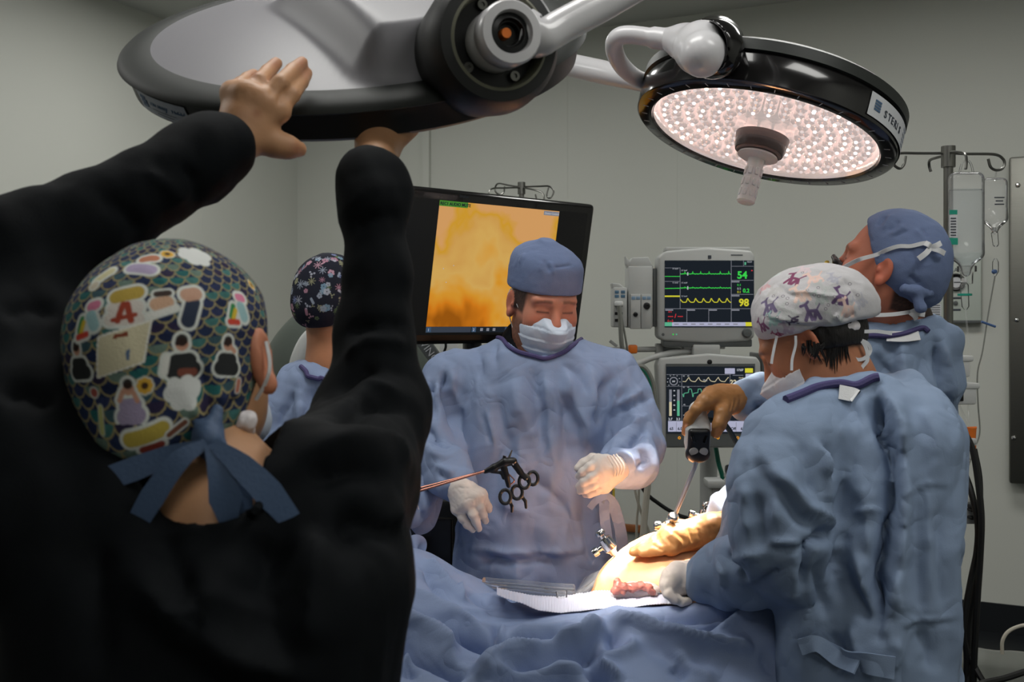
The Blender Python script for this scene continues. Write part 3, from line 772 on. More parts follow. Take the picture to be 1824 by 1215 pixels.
# endoscope picture: soft orange tissue
m = bpy.data.materials.new('endoscope_picture'); m.use_nodes = True; nt = m.node_tree
for n in list(nt.nodes): nt.nodes.remove(n)
o = nt.nodes.new('ShaderNodeOutputMaterial'); e = nt.nodes.new('ShaderNodeEmission'); tc = nt.nodes.new('ShaderNodeTexCoord')
n1 = nt.nodes.new('ShaderNodeTexNoise'); n1.inputs['Scale'].default_value = 6.0; n1.inputs['Detail'].default_value = 3; n1.inputs['Distortion'].default_value = 0.25
sx = nt.nodes.new('ShaderNodeSeparateXYZ'); nt.links.new(tc.outputs['UV'], sx.inputs[0])
mpn = nt.nodes.new('ShaderNodeMapping'); mpn.inputs['Scale'].default_value = (1.3, 1.0, 1)
nt.links.new(tc.outputs['UV'], mpn.inputs['Vector']); nt.links.new(mpn.outputs[0], n1.inputs['Vector']); n1.inputs['Scale'].default_value = 2.0
ad = nt.nodes.new('ShaderNodeMath'); ad.operation = 'MULTIPLY_ADD'; ad.inputs[1].default_value = .55
nt.links.new(sx.outputs['Y'], ad.inputs[0]); nt.links.new(n1.outputs['Fac'], ad.inputs[2])
cr = nt.nodes.new('ShaderNodeValToRGB'); el = cr.color_ramp.elements
el[0].position = .42; el[0].color = (0.34, 0.10, 0.006, 1); el[1].position = 1.12 if False else 1.0; el[1].color = (0.70, 0.36, 0.13, 1)
for pos, colr in ((.52, (.68, .21, .012, 1)), (.62, (.72, .32, .03, 1)), (.74, (.70, .42, .11, 1)), (.86, (.66, .36, .09, 1)), (.93, (.66, .34, .03, 1))):
    x = el.new(pos); x.color = colr
nt.links.new(ad.outputs[0], cr.inputs[0]); nt.links.new(cr.outputs[0], e.inputs[0]); e.inputs[1].default_value = 0.92
nt.links.new(e.outputs[0], o.inputs[0])
def uvquad(name, pts, m_, parent):
    me = new_mesh(name, pts, [(0, 1, 2, 3)], False); uv = me.uv_layers.new(name='UVMap')
    for i, co in enumerate(((0, 0), (1, 0), (1, 1), (0, 1))): uv.data[i].uv = co
    return link(name, me, m_, parent)
PW, PT, PB = .228, .196, -.172
uvquad('picture', [sp(-PW, PB, .0268), sp(PW, PB, .0268), sp(PW, PT, .0268), sp(-PW, PT, .0268)], m, t)
TR = np.array([Rr, Nn, Up])
MB().box(sp(-PW + .05, PT - .008, .0272), (.10, .0006, .016), RS).build('caption_bar', emis('caption_green', (.08, .28, .04), .8), t, smooth_=False)
text_mesh('caption', 'REC1 AUDIO MUTE', sp(-PW + .002, PT - .0125, .0278), TR, .0125, M['e_dark'], t, bold=.0003)
MB().box(sp(PW - .032, PT - .009, .0272), (.062, .0006, .013), RS).build('caption_bar', M['e_grey'], t, smooth_=False)
text_mesh('caption', 'Device Control', sp(PW - .060, PT - .0125, .0278), TR, .0092, M['e_white'], t)
MB().box(sp(0, PB - .009, .0268), (2 * PW, .0006, .017), RS).build('status_bar', emis('status_bar', (.045, .055, .075), .9), t, smooth_=False)
MB().box(sp(0, PB - .009, .0272), (.13, .0006, .0165), RS).build('status_box', M['e_dark'], t, smooth_=False)
for u, s_ in ((-PW + .004, '1'), (-.060, '2'), (.070, '3')):
    MB().box(sp(u + .006, PB - .009, .0274), (.016, .0006, .0155), RS).build('status_key', emis('status_key', (.05, .09, .15), .9), t, smooth_=False)
    text_mesh('caption', s_, sp(u + .002, PB - .0135, .028), TR, .012, M['e_lav'], t)
for k in range(3): MB().box(sp(-.025 + .024 * k, PB - .009, .0276), (.010, .0006, .009), RS).build('status_icon', M['e_grey'], t, smooth_=False)
for (u, v_) in ((-.19, .0), (-.155, .01), (-.175, -.04)): MB().lathe([(0, .0), (.0016, 0)], sp(u, v_, .0275), Nn, 8).build('highlight', M['e_white'], t)
text_mesh('maker_mark', 'Stryker', sp(-.16, .209, .0255), TR, .011, mat('bezel_mark', srgb(60, 66, 72), .4), t)
# its stand, behind the screen down to the floor
sb = c - Nn * .09
MB().tube([c - Nn * .05, sb, np.array([sb[0], sb[1], .05])], [.04, .03, .03], 14).build('stand_post', M['black_plastic'], t)
MB().box((sb[0] + .02, sb[1] - .02, .03), (.3, .24, .05), None, .015).build('stand_foot', M['black_plastic'], t)

# ------------------------------------------------------------------ anaesthesia monitors
DM = 3.85
RX = np.array([[1., 0, 0], [0, 1, 0], [0, 0, 1]]); RTX = np.array([[1., 0, 0], [0, -1, 0], [0, 0, 1]])
def front_box(mbname, x0, y0, x1, y1, d, thick, m, parent, bev=0.0, seg=2):
    a_, b_ = P(x0, y0, d), P(x1, y1, d)
    return MB().box(((a_[0] + b_[0]) / 2, d + thick / 2, (a_[2] + b_[2]) / 2), (abs(b_[0] - a_[0]), thick, abs(a_[2] - b_[2])), None, bev, seg).build(mbname, M[m] if isinstance(m, str) else m, parent, smooth_=bev > 0)
def rounded_front(name, pts, d, thick, m, parent, bev):
    """bevelled prism from a pixel outline on the plane at depth d"""
    q = [P(x, y, d) for x, y in pts]
    bm = bmesh.new(); n = len(q)
    va = [bm.verts.new(p) for p in q]; vb = [bm.verts.new(p + np.array([0, thick, 0])) for p in q]
    bm.faces.new(va); bm.faces.new(vb[::-1])
    for i in range(n): bm.faces.new((va[i], vb[i], vb[(i + 1) % n], va[(i + 1) % n]))
    bmesh.ops.recalc_face_normals(bm, faces=bm.faces)
    bmesh.ops.bevel(bm, geom=[e for e in bm.edges], offset=bev, segments=3, affect='EDGES', profile=.5, clamp_overlap=True)
    me = bpy.data.meshes.new(name); bm.to_mesh(me); bm.free()
    me.polygons.foreach_set('use_smooth', np.ones(len(me.polygons), bool))
    return link(name, me, M[m] if isinstance(m, str) else m, parent)
def wave(name, pts, d, w, m, parent):
    """thin flat stroke through pixel points"""
    q = [P(x, y, d) for x, y in pts]; V = []; F = []
    for i, p in enumerate(q):
        tdir = nrm(q[min(i + 1, len(q) - 1)] - q[max(i - 1, 0)]); nn_ = np.array([-tdir[2], 0, tdir[0]])
        V += [p + nn_ * w, p - nn_ * w]
    for i in range(len(q) - 1): F.append((2 * i, 2 * i + 1, 2 * i + 3, 2 * i + 2))
    return MB().add(V, F).build(name, M[m], parent, smooth_=False)
def label_px(txt, x, y, h, d, m, parent, align='LEFT', bold=0.0):
    return text_mesh('reading', txt, P(x, y, d), RTX, h / F_ * d * 1.38, M[m], parent, align, bold=bold)

t = thing('patient_monitor', 'upper grey patient monitor with green and yellow waveforms', 'monitor', P(1258, 615, DM + .06))
rounded_front('housing', [(1172, 458), (1185, 447), (1258, 441), (1338, 446), (1345, 456), (1344, 600), (1334, 608), (1258, 611), (1182, 607), (1172, 600)], DM, .10, 'grey_plastic', t, .010)
front_box('foot_shell', 1182, 604, 1340, 618, DM + .01, .08, 'grey_dark', t, .006)
front_box('top_band', 1186, 440, 1336, 447, DM + .02, .07, 'grey_plastic', t, .004)
scr = front_box('display', 1184, 464, 1343, 583, DM - .002, .004, 'e_dark', t)
SD = DM - .0035
for (x0, y0, x1, y1) in ((1211, 477, 1211.8, 550), (1184, 477, 1211, 477.6), (1184, 501, 1211, 501.7), (1302, 464, 1302.9, 574), (1302, 474, 1342, 474.7), (1324, 464, 1324.7, 474), (1302, 499, 1342, 499.8), (1302, 524, 1342, 524.8),
                         (1184, 549.6, 1342, 550.4), (1223, 550, 1223.8, 574), (1262, 550, 1262.8, 574)):
    front_box('grid_line', x0, y0, x1, y1, SD, .0004, 'e_grey', scr)
front_box('key_bar', 1184, 574, 1343, 581, SD, .0004, 'e_lav', scr)
front_box('key_bar', 1184, 574, 1197, 581, SD - .0005, .0004, 'e_mint', scr)
front_box('key_bar', 1328, 574, 1341, 581, SD - .0005, .0004, 'e_yellow', scr)
for k in range(8): front_box('key_mark', 1201 + 15 * k, 576.5, 1209 + 15 * k, 578.5, SD - .0005, .0004, 'e_grey', scr)
for x0, y0 in ((1303, 500.5), (1303, 525.5), (1224, 551), (1263, 551), (1303, 551), (1185, 551)): front_box('title_bar', x0, y0, x0 + 14, y0 + 2.6, SD, .0004, 'e_grey', scr)
random.seed(4)
def ecg(y, amp, spikes):
    pts = []
    for x in range(1212, 1303):
        yy = y + .35 * math.sin(x * 1.3)
        if x in spikes: yy -= amp
        pts.append((x, yy))
    return pts
wave('trace', ecg(488, 5, (1220, 1234, 1248, 1263, 1283, 1298)), SD, .0016, 'e_green', scr)
wave('trace', ecg(513, 2.2, (1220, 1234, 1248, 1263, 1283)), SD, .0016, 'e_green', scr)
pl = []
for x in np.arange(1212, 1303, .75):
    ph = ((x - 1218) % 14) / 14
    yy = 538.5 - (7 * math.exp(-((ph - .5) / .13) ** 2) + 2.0 * math.exp(-((ph - .72) / .1) ** 2)); pl.append((x, yy))
wave('trace', pl, SD, .0016, 'e_yellow', scr)
wave('trace', [(1184, 492.5), (1211, 492.5)], SD, .0012, 'e_green', scr); wave('trace', [(1184, 514), (1211, 513.5)], SD, .0014, 'e_green', scr)
front_box('trace', 1184, 526.5, 1211, 529, SD, .0004, 'e_yellow', scr)
label_px('54', 1322, 496, 13, SD, 'e_green', scr, 'CENTER', .0012)
label_px('98', 1325, 545, 13, SD, 'e_yellow', scr, 'CENTER', .0012)
label_px('0.2', 1329, 521, 7, SD, 'e_green', scr, 'CENTER', .0006)
for yy, s_, mm in ((509.5, '0.3', 'e_green'), (516, '0.5', 'e_white'), (522, '0.1', 'e_yellow')): label_px(s_, 1313, yy, 4, SD, mm, scr)
label_px('--- / ---', 1203, 566, 7, SD, 'e_red', scr, 'CENTER', .0006); label_px('(---)', 1194, 573.5, 4.5, SD, 'e_red', scr, 'CENTER', .0003)
label_px('Art', 1190, 557, 3.5, SD, 'e_red', scr); label_px('10:31', 1330, 468, 3.2, SD, 'e_white', scr)
for x, y_ in ((1198, 480), (1198, 505), (1214, 483), (1214, 505), (1214, 529)): label_px('II 1mV', x, y_, 2.8, SD, 'e_white', scr)
for x, y_ in ((1224, 488), (1224, 513)): front_box('scale_mark', x, y_ - 3, x + 2, y_ + 3, SD - .0005, .0004, 'e_white', scr)
front_box('battery_mark', 1326, 467, 1329, 472, SD, .0004, 'e_mint', scr); front_box('alarm_dot', 1338, 481, 1340.5, 483, SD, .0004, 'e_red', scr)
MB().lathe([(0, .018), (.015, .017), (.018, .010), (.019, 0)], P(1330, 593, DM), (0, -1, 0), 24).build('knob', M['grey_dark'], t)
MB().lathe([(.0, .002), (.0055, .002), (.006, 0)], P(1181, 596, DM), (0, -1, 0), 14).build('button', M['grey_dark'], t)
for x, mm in ((1199, 'e_green'), (1205, 'e_mint')): front_box('indicator', x - 1.2, 594.5, x + 1.2, 597, DM - .001, .002, mm, t)
front_box('badge', 1261, 455, 1267, 461, DM - .001, .002, 'ink', t); front_box('maker_print', 1302, 453.5, 1323, 455, DM - .001, .002, 'ink', t)
# module rack at its left
t = thing('module_rack', 'grey monitor module rack left of the upper monitor', 'module rack', P(1145, 583, DM + .06))
front_box('rack_body', 1119, 474, 1163, 584, DM + .012, .12, 'grey_plastic', t, .006)
front_box('rack_side', 1163, 478, 1171, 582, DM + .03, .09, 'grey_dark', t, .003)
for x0, x1, kx, ky, rk in ((1123, 1142, 1132, 560, .008), (1142, 1161, 1152, 545, .012)):
    md = front_box('module', x0, 524, x1 - .6, 586, DM, .02, 'grey_plastic', t, .003)
    MB().lathe([(0, .003), (rk * .5, .003), (rk * .55, .010), (rk, .009), (rk * 1.15, 0)], P(kx, ky, DM), (0, -1, 0), 18).build('socket', M['black_plastic'], md)
    for s_ in (0, 1): front_box('key', x0 + 2 + 8.2 * s_, 528, x0 + 9 + 8.2 * s_, 534, DM - .001, .002, mat('key_blue', srgb(120, 146, 170), .5), md, .001)
rounded_front('side_flap', [(1114, 456), (1120, 464), (1126, 480), (1121, 484), (1115, 470)], DM + .03, .05, 'grey_plastic', t, .002)
rounded_front('top_lid', [(1119, 474), (1126, 459), (1155, 458), (1164, 476)], DM + .02, .09, 'grey_plastic', t, .003)
t = thing('sensor_module', 'narrow grey sensor module with blue keys and a plugged cable', 'module', P(1104, 584, DM + .05))
front_box('module_body', 1092, 512, 1117, 583, DM - .01, .10, 'grey_plastic', t, .006)
rounded_front('module_top', [(1092, 514), (1090, 504), (1103, 505), (1117, 516)], DM + .0, .08, 'grey_plastic', t, .003)
for a_ in (0, 1):
    for b_ in (0, 1): front_box('key', 1095 + 11 * a_, 517.5 + 7.5 * b_, 1102.5 + 11 * a_, 523 + 7.5 * b_, DM - .0115, .002, mat('key_blue', srgb(70, 104, 130), .5), t, .001)
for yy in (541, 556, 568): front_box('slot', 1095, yy, 1109, yy + 5, DM - .0115, .002, 'black_plastic', t)
MB().box(P(1102, 541, DM - .025), (.030, .04, .018), None, .004).build('plug', M['white_plastic'], t)
line('monitor_lead', 'thick grey cable hanging from the sensor module', 'cable', [(1103, 545, DM - .05), (1105, 570, DM - .05), (1107, 610, DM - .05), (1112, 640, DM - .03), (1120, 660, DM)], .009, 'cable_grey')
line('monitor_lead', 'thin grey cable beside the thick sensor cable', 'cable', [(1106, 560, DM - .05), (1112, 590, DM - .04), (1117, 620, DM - .03), (1122, 650, DM)], .004, 'cable_grey')

# lower ventilator monitor
t = thing('ventilator_monitor', 'lower grey ventilator monitor behind the gloved hand', 'monitor', P(1262, 800, DM + .06))
rounded_front('housing', [(1170, 650), (1176, 638), (1262, 630), (1348, 636), (1355, 646), (1358, 790), (1350, 798), (1185, 798), (1178, 793)], DM - .02, .09, 'grey_plastic', t, .009)
front_box('bezel', 1186, 648, 1345, 795, DM - .023, .004, 'grey_dark', t)
scr = front_box('display', 1187, 653, 1343, 772, DM - .025, .003, 'e_dark', t); SD = DM - .0265
front_box('key_row', 1190, 750, 1343, 769, SD, .0004, 'e_lav', scr)
for k, s_ in enumerate(('65', '6.00', '12', '5', '1:2', 'Off', '6', '40')):
    x0 = 1190 + 15.2 * k
    front_box('key_gap', x0 + 14.4, 752, x0 + 15.2, 769, SD - .0004, .0003, 'e_grey', scr)
    x_ = (1196, 1213, 1231, 1249, 1281, 1306, 1321, 1337)[k]
    label_px(s_, x_, 766, 5, SD - .0006, 'e_dark', scr, 'CENTER', .0004)
for (x0, y0, x1, y1) in ((1187, 667, 1302, 667.7), (1214, 667, 1214.7, 749), (1187, 688, 1214, 688.6), (1214, 688, 1300, 688.6), (1300, 667, 1300.6, 749), (1214, 723, 1300, 723.6)):
    front_box('grid_line', x0, y0, x1, y1, SD, .0004, 'e_grey', scr)
w1 = []; w2 = []
for x in np.arange(1216, 1298, .6):
    ph = ((x - 1221) % 17.5) / 17.5
    w1.append((x, 680 - (8 * ph / .35 if ph < .35 else 8 * math.exp(-(ph - .35) * 7)) + 0))
    ph2 = ((x - 1217) % 17) / 17
    w2.append((x, 707 - (0 if ph2 < .06 else (6 + 3 * ph2 if ph2 < .55 else (14 if ph2 < .85 else 14 * (1 - (ph2 - .85) / .15) - 0)))))
wave('trace', w1, SD, .0013, 'e_cream', scr); wave('trace', w2, SD, .0013, 'e_mint', scr)
wave('trace', [(1217, 740), (1222, 738), (1230, 736), (1234, 724), (1240, 724)], SD, .0012, 'e_white', scr)
for x0, ytop, mm, s_ in ((1192, 716, 'e_cream', '2.7'), (1206, 714, 'e_mint', '3.3')):
    front_box('level_bar', x0, 694, x0 + 4.5, 741, SD, .0004, 'e_grey', scr); front_box('level_bar', x0, ytop, x0 + 4.5, 741, SD - .0005, .0004, mm, scr)
    label_px(s_, x0 + 2, 748.5, 4.2, SD, 'e_white', scr, 'CENTER', .0005)
for k in range(5): front_box('scale_mark', 1199.5, 695 + 8.6 * k, 1202.5, 697 + 8.6 * k, SD, .0004, 'e_white', scr)
cg = P(1200, 679, SD); MB().lathe([(.0125, 0), (.0165, 0)], cg, (0, -1, 0), 28).build('dial_ring', M['e_grey'], scr); label_px('PIP', 1200, 681, 3, SD, 'e_white', scr, 'CENTER', .0003)
for k in range(9):
    an = math.radians(-40 + 260 * k / 8); q = cg + np.array([math.cos(an), 0, math.sin(an)]) * .024
    MB().box(q, (.0035, .0004, .0025)).build('dial_mark', M['e_white'], scr, smooth_=False)
label_px('22', 1306, 685, 8.5, SD, 'e_cream', scr, 'CENTER', .0009); label_px('Vce', 1256, 679, 3.6, SD, 'e_white', scr, 'CENTER')
label_px('17:07', 1318, 661, 4, SD, 'e_white', scr, 'CENTER', .0004)
front_box('soft_key', 1291, 656, 1309, 666, SD, .0004, 'e_lav', scr); front_box('soft_key', 1327, 656, 1341, 664, SD, .0004, 'e_yellow', scr)
front_box('soft_key', 1328, 666, 1341, 680, SD, .0004, 'e_lav', scr); front_box('soft_key', 1305, 668, 1324, 669, SD, .0004, 'e_grey', scr)
for yy, s_ in ((674, 'Ppeak'), (679, 'Pmean'), (684, 'PEEP')): label_px(s_, 1316, yy, 2.6, SD, 'e_cream', scr)
for x, y_ in ((1216, 671), (1224, 671), (1216, 691), (1224, 691), (1217, 722), (1226, 733)): label_px('40', x, y_, 2.6, SD, 'e_white', scr)
for x in (1210, 1279, 1314, 1332): MB().lathe([(.003, .001), (.0055, .001)], P(x, 780, DM - .0235), (0, -1, 0), 14).build('lamp', M['e_amber'], t)
MB().lathe([(0, .003), (.006, .003), (.009, .002), (.010, 0)], P(1264, 645, DM - .021), (0, -1, 0), 18).build('badge', M['black_plastic'], t)
# machine frame that carries both monitors
t = thing('anesthesia_machine', 'grey anesthesia machine frame carrying the two monitors', 'machine', (P(1262, 0, 4.05)[0], 4.05, 0))
MB().tube([(P(1262, 0, 4.05)[0], 4.05, .6), P(1262, 470, 4.05)], .035, 14).build('column', M['grey_plastic'], t)
front_box('mount_block', 1235, 614, 1283, 634, DM + .0, .16, 'grey_plastic', t, .006)
front_box('mount_plate', 1218, 612, 1292, 622, DM + .03, .12, 'grey_plastic', t, .004)
MB().tube([P(1085, 623, 3.95), P(1180, 622, 3.95), P(1245, 622, 3.98)], .011, 12).build('rail', M['grey_plastic'], t)
MB().tube(spline([P(1232, 625, 3.9), P(1195, 629, 3.88), P(1160, 638, 3.86), P(1128, 652, 3.85)], 8), .012, 12).build('hose_arm', M['grey_plastic'], t)
front_box('arm_joint', 1169, 612, 1182, 634, 3.93, .05, 'grey_plastic', t, .006)
MB().tube([P(1099, 617, 3.95), P(1086, 607, 3.95)], .006, 8).build('stub', M['grey_plastic'], t)
rounded_front('side_cover', [(1355, 628), (1378, 640), (1380, 690), (1356, 690)], 4.0, .2, 'grey_dark', t, .01)
front_box('base_cabinet', 1295, 880, 1420, 1190, 4.0, .5, 'grey_plastic', t, .02)
bb = P(1262, 0, 4.05); MB().box((bb[0] + .12, 4.2, .33), (.62, .5, .5), None, .03).build('cabinet', M['grey_plastic'], t)
MB().box((bb[0] + .12, 4.2, .05), (.68, .56, .08), None, .02).build('plinth', M['grey_dark'], t)
MB().box(P(1127, 622, 3.9), (.034, .04, .034), None, .007).build('cable_clip', M['orange'], None, label='orange plastic clip on the grey rail', cat='clip')
for i, (dx, rr) in enumerate(((0, .009), (7, .007), (12, .005))):
    line('cable_loop', ('outer thick', 'middle', 'inner thin')[i] + ' grey cable looped beside the lower monitor', 'cable',
         [(1128 + dx * .3, 652, 3.84), (1148 - dx * .4, 655 + dx * .5, 3.84), (1162 - dx * .6, 680, 3.84), (1167 - dx * .7, 720 - dx, 3.84), (1166 - dx, 760 - 3 * dx, 3.86), (1160 - dx, 800 - 5 * dx, 3.88)], rr, 'cable_grey' if i != 1 else 'green_hose')
line('hanging_tube', 'thick beige tube hanging down to the floor behind the masked person', 'tube', [(1156, 800, 3.9), (1154, 860, 3.9), (1150, 900, 3.9), (1145, 960, 3.9), (1141, 1040, 3.9), (1138, 1200, 3.9)], .013, 'cable_white')
line('hanging_tube', 'thin pale tube crossing behind the thick beige tube', 'tube', [(1128, 860, 3.95), (1135, 890, 3.95), (1143, 915, 3.95), (1155, 945, 3.95), (1163, 980, 3.95), (1168, 1080, 3.95)], .005, 'cable_white')
line('hanging_tube', 'thin pale tube hanging straight left of the beige tube', 'tube', [(1138, 860, 4.0), (1137, 900, 4.0), (1134, 940, 4.0), (1134, 1080, 4.0)], .005, 'cable_white')
line('floor_cable', 'dark cable curving across the wall behind the scope', 'cable', [(1138, 858, 4.3), (1152, 880, 4.3), (1172, 896, 4.3), (1195, 911, 4.3), (1222, 922, 4.3), (1250, 923, 4.3), (1290, 921, 4.3)], .0085, 'cable_black')
line('gas_hose', 'dark green gas hose under the ventilator monitor', 'hose', [(1274, 790, 3.95), (1280, 825, 3.95), (1287, 852, 3.95), (1290, 900, 3.97), (1292, 940, 3.98)], .009, 'green_hose')
t = thing('sharps_post', 'yellow plastic post half hidden by a blue gown', 'post', P(1087, 960, 3.4) * np.array([1, 1, 0]))
a_ = P(1087, 870, 3.4); MB().tube([(a_[0], a_[1], .03), a_], .016, 12).build('post_tube', M['yellow'], t); MB().lathe([(0, .03), (.09, .03), (.10, 0), (0, 0)], (a_[0], a_[1], 0), (0, 0, 1), 20).build('foot', M['grey_dark'], t)
# breathing circuit fittings near the near woman
t = thing('breathing_valve', 'grey breathing circuit valve block with black knob', 'valve', P(1290, 940, 3.7))
front_box('valve_body', 1268, 866, 1290, 893, 3.7, .06, 'grey_plastic', t, .006); front_box('valve_cap', 1260, 856, 1292, 871, 3.68, .09, 'grey_plastic', t, .008)
front_box('valve_neck', 1272, 893, 1286, 925, 3.71, .04, 'grey_dark', t, .004)
MB().tube(spline([P(1290, 870, 3.72), P(1297, 858, 3.72), P(1308, 862, 3.72), P(1312, 880, 3.72), P(1310, 930, 3.72)], 6), .018, 12).build('elbow_pipe', M['grey_plastic'], t)
front_box('knob_base', 1294, 846, 1316, 853, 3.7, .05, 'grey_plastic', t, .003)
MB().box(P(1304, 837, 3.72), (.050, .05, .036), None, .012, 3).build('knob', M['black_plastic'], t)
MB().box(P(1316, 830, 3.75), (.02, .03, .10), None, .003).build('post', M['grey_plastic'], t)
# ------------------------------------------------------------------ surgical lights
def disc_frame(px, py, d, ratio, ang, facing):
    """centre, in-plane axes and axis of a disc from its seen ellipse; facing=-1: underside seen, +1: back seen"""
    C = P(px, py, d); v = nrm(C - np.array([0, 0, CAMZ])); r = nrm(np.cross(v, (0, 0, 1))); u = np.cross(r, v)
    a = math.radians(ang); m = r * math.cos(a) + u * math.sin(a); q = -r * math.sin(a) + u * math.cos(a)
    n = -ratio * v + facing * math.sqrt(1 - ratio ** 2) * q
    e = np.cross(n, m)
    return C, m, e, n
# --- the lit lamp on the right: n points out of its face towards the patient
C, m_, e_, n_ = disc_frame(1358, 246, 2.3, .346, -14.8, -1)
LIT_C, LIT_N = C, n_
if np.dot(e_, C - np.array([0, 0, CAMZ])) > 0: e_ = -e_      # e_ towards the camera (upper edge in view)
t = thing('surgical_light', 'lit round surgical light with glowing lens and black rim', 'surgical light', C + n_ * .16)
b_ = -n_                                               # towards the back of the lamp
Rg, Ro = .259, .298
MB().lathe([(Rg, .006), (Rg + .004, -.001), (Ro - .006, -.001), (Ro, .004), (Ro + .002, .03), (Ro + .001, .062), (Ro - .004, .072)], C, b_, 96).build('rim', M['black_gloss'], t)
MB().lathe([(Ro - .004, .070), (Ro + .004, .072), (Ro + .004, .095), (Ro - .012, .106), (.20, .120), (.0, .125)], C, b_, 96).build('back_cover', mat('rim_rubber', srgb(36, 40, 38), .45), t)
for k in range(72):                                    # small white ticks round the rim face
    an = 2 * math.pi * k / 72
    if k % 2 == 0:
        dr = m_ * math.cos(an) + e_ * math.sin(an); tg = -m_ * math.sin(an) + e_ * math.cos(an)
        MB().box(C + dr * (Rg + .020) + n_ * .0012, (.013, .0018, .0006), np.array([dr, tg, n_])).build('tick', M['label_grey'], t, smooth_=False)
# reflector dish, one bowl behind the clear cover, with individual LED lenses
m_ref = mat('reflector', srgb(222, 196, 190), .16, .8, bump=.5, bscale=38, emit=(1.0, .86, .80), estr=.45)
MB().lathe([(Rg, .004), (Rg - .006, .012), (.25, .030), (.22, .042), (.15, .048), (0, .05)], C, b_, 96).build('reflector', m_ref, t)
m_led = [emis('led_warm', (1.0, .86, .70), 6), emis('led_white', (.95, .95, 1.0), 2.2), emis('led_soft', (1.0, .85, .82), .9)]
m_lens = mat('lens_facet', srgb(226, 206, 202), .06, .5, emit=(1.0, .87, .82), estr=.42, coat=.6, bump=.8, bscale=70)
rl = random.Random(3); me_lens = None; me_led = [None] * 3
ring = []
for j, rad in enumerate((.088, .119, .150, .181, .209, .235)):
    n = int(2 * math.pi * rad / .0335)
    for k in range(n): ring.append((rad, 2 * math.pi * (k + .5 * (j % 2)) / n))
Rl = np.array([m_, e_, n_])
for rad, an in ring:
    dr = m_ * math.cos(an) + e_ * math.sin(an); q = C + dr * rad + b_ * (.034 if rad < .2 else .024)
    if me_lens is None:
        mb = MB().lathe([(0, .012), (.006, .011), (.012, .007), (.0145, 0), (.0145, -.012)], (0, 0, 0), (0, 0, 1), 12)
        o = mb.build('led_lens', m_lens, t); me_lens = o.data
    else: o = link('led_lens', me_lens, None, t)
    Mx = Matrix(((m_[0], e_[0], n_[0], q[0]), (m_[1], e_[1], n_[1], q[1]), (m_[2], e_[2], n_[2], q[2]), (0, 0, 0, 1)))
    o.matrix_basis = Mx
    kk = rl.choice((0, 0, 1, 1, 2)) if (abs(math.cos(an)) > .5 and rad > .1) else rl.choice((1, 2, 2, 2))
    if me_led[kk] is None:
        o2 = MB().lathe([(0, .0165), (.0032, .0155), (.0046, .0125)], (0, 0, 0), (0, 0, 1), 8).build('led', m_led[kk], o); me_led[kk] = o2.data
    else: o2 = link('led', me_led[kk], None, o)
    o2.matrix_parent_inverse = Matrix.Identity(4)
# clear wavy cover
rr, nn = np.linspace(.03, Rg, 26), 96
V = []; 
for r_ in rr:
    for k in range(nn):
        an = 2 * math.pi * k / nn; V.append(C + (m_ * math.cos(an) + e_ * math.sin(an)) * r_ + n_ * (.002 + .004 * (1 - (r_ / Rg) ** 2)))
Fq = np.array([(i * nn + k, i * nn + (k + 1) % nn, (i + 1) * nn + (k + 1) % nn, (i + 1) * nn + k) for i in range(len(rr) - 1) for k in range(nn)])
link('cover_glass', new_mesh('cover_glass', V, Fq), clear('lamp_cover', mixf=-.05, rough=.05, body=(1, .9, .88), bodyf=.05, bump=.6, bscale=40), t)
# hub and sterile handle
MB().lathe([(.062, -.002), (.060, .012), (.054, .034), (.050, .040), (.0, .040)], C, n_, 40).build('hub', mat('hub_grey', srgb(120, 106, 104), .4), t)
MB().lathe([(.059, .015), (.0595, .024), (.055, .036), (.052, .036)], C, n_, 40).build('hub_band', mat('hub_smoked', srgb(72, 64, 64), .25), t)
h = MB().lathe([(0, .042), (.044, .042), (.047, .047), (.040, .051), (.020, .054), (.0185, .07), (.019, .10), (.0205, .145), (.021, .156), (.017, .160), (0, .158)], C, n_, 28).build('sterile_handle', M['sterile'], t)
for j in range(3):
    for k in range(8):
        an = 2 * math.pi * (k + .5) / 8; dr = m_ * math.cos(an) + e_ * math.sin(an); tg = -m_ * math.sin(an) + e_ * math.cos(an)
        MB().box(C + dr * .0195 + n_ * (.085 + .026 * j), (.004, .009, .018), np.array([dr, tg, n_]), .0012, 1).build('grip_rib', M['sterile'], h)
# white label with lettering on the rim side
def rim_pt(an, hgt, off=.0): return C + (m_ * math.cos(an) + e_ * math.sin(an)) * (Ro + .002 + off) + b_ * hgt
def ang_of(px, py):                                     # rim angle seen at a pixel
    best = min(np.linspace(-math.pi, math.pi, 720), key=lambda a_: (proj(rim_pt(a_, .04)[None])[0][0] - px) ** 2 + (proj(rim_pt(a_, .04)[None])[1][0] - py) ** 2 + (1e5 if np.dot(m_ * math.cos(a_) + e_ * math.sin(a_), C - np.array([0, 0, CAMZ])) > 0.6 else 0))
    return best
a0, a1 = ang_of(1532, 208), ang_of(1606, 290)
V = []; n = 16
for i in range(n + 1):
    a_ = a0 + (a1 - a0) * i / n
    for hh in (.012, .062): V.append(rim_pt(a_, hh, .0012))
lab = MB().add(V, [(2 * i, 2 * i + 1, 2 * i + 3, 2 * i + 2) for i in range(n)]).build('maker_label', M['label_grey'], t)
def rim_text(txt, astart, astep, hgt, size, m):
    for i, ch in enumerate(txt):
        a_ = astart + astep * i; o_ = m_ * math.cos(a_) + e_ * math.sin(a_); tg = nrm(-m_ * math.sin(a_) + e_ * math.cos(a_)) * (1 if astep > 0 else -1)
        text_mesh('letter', ch, rim_pt(a_, hgt, .0018), np.array([tg, o_, b_]), size, m, lab, bold=.0003)
sg = 1 if a1 > a0 else -1; sp_ = abs(a1 - a0)
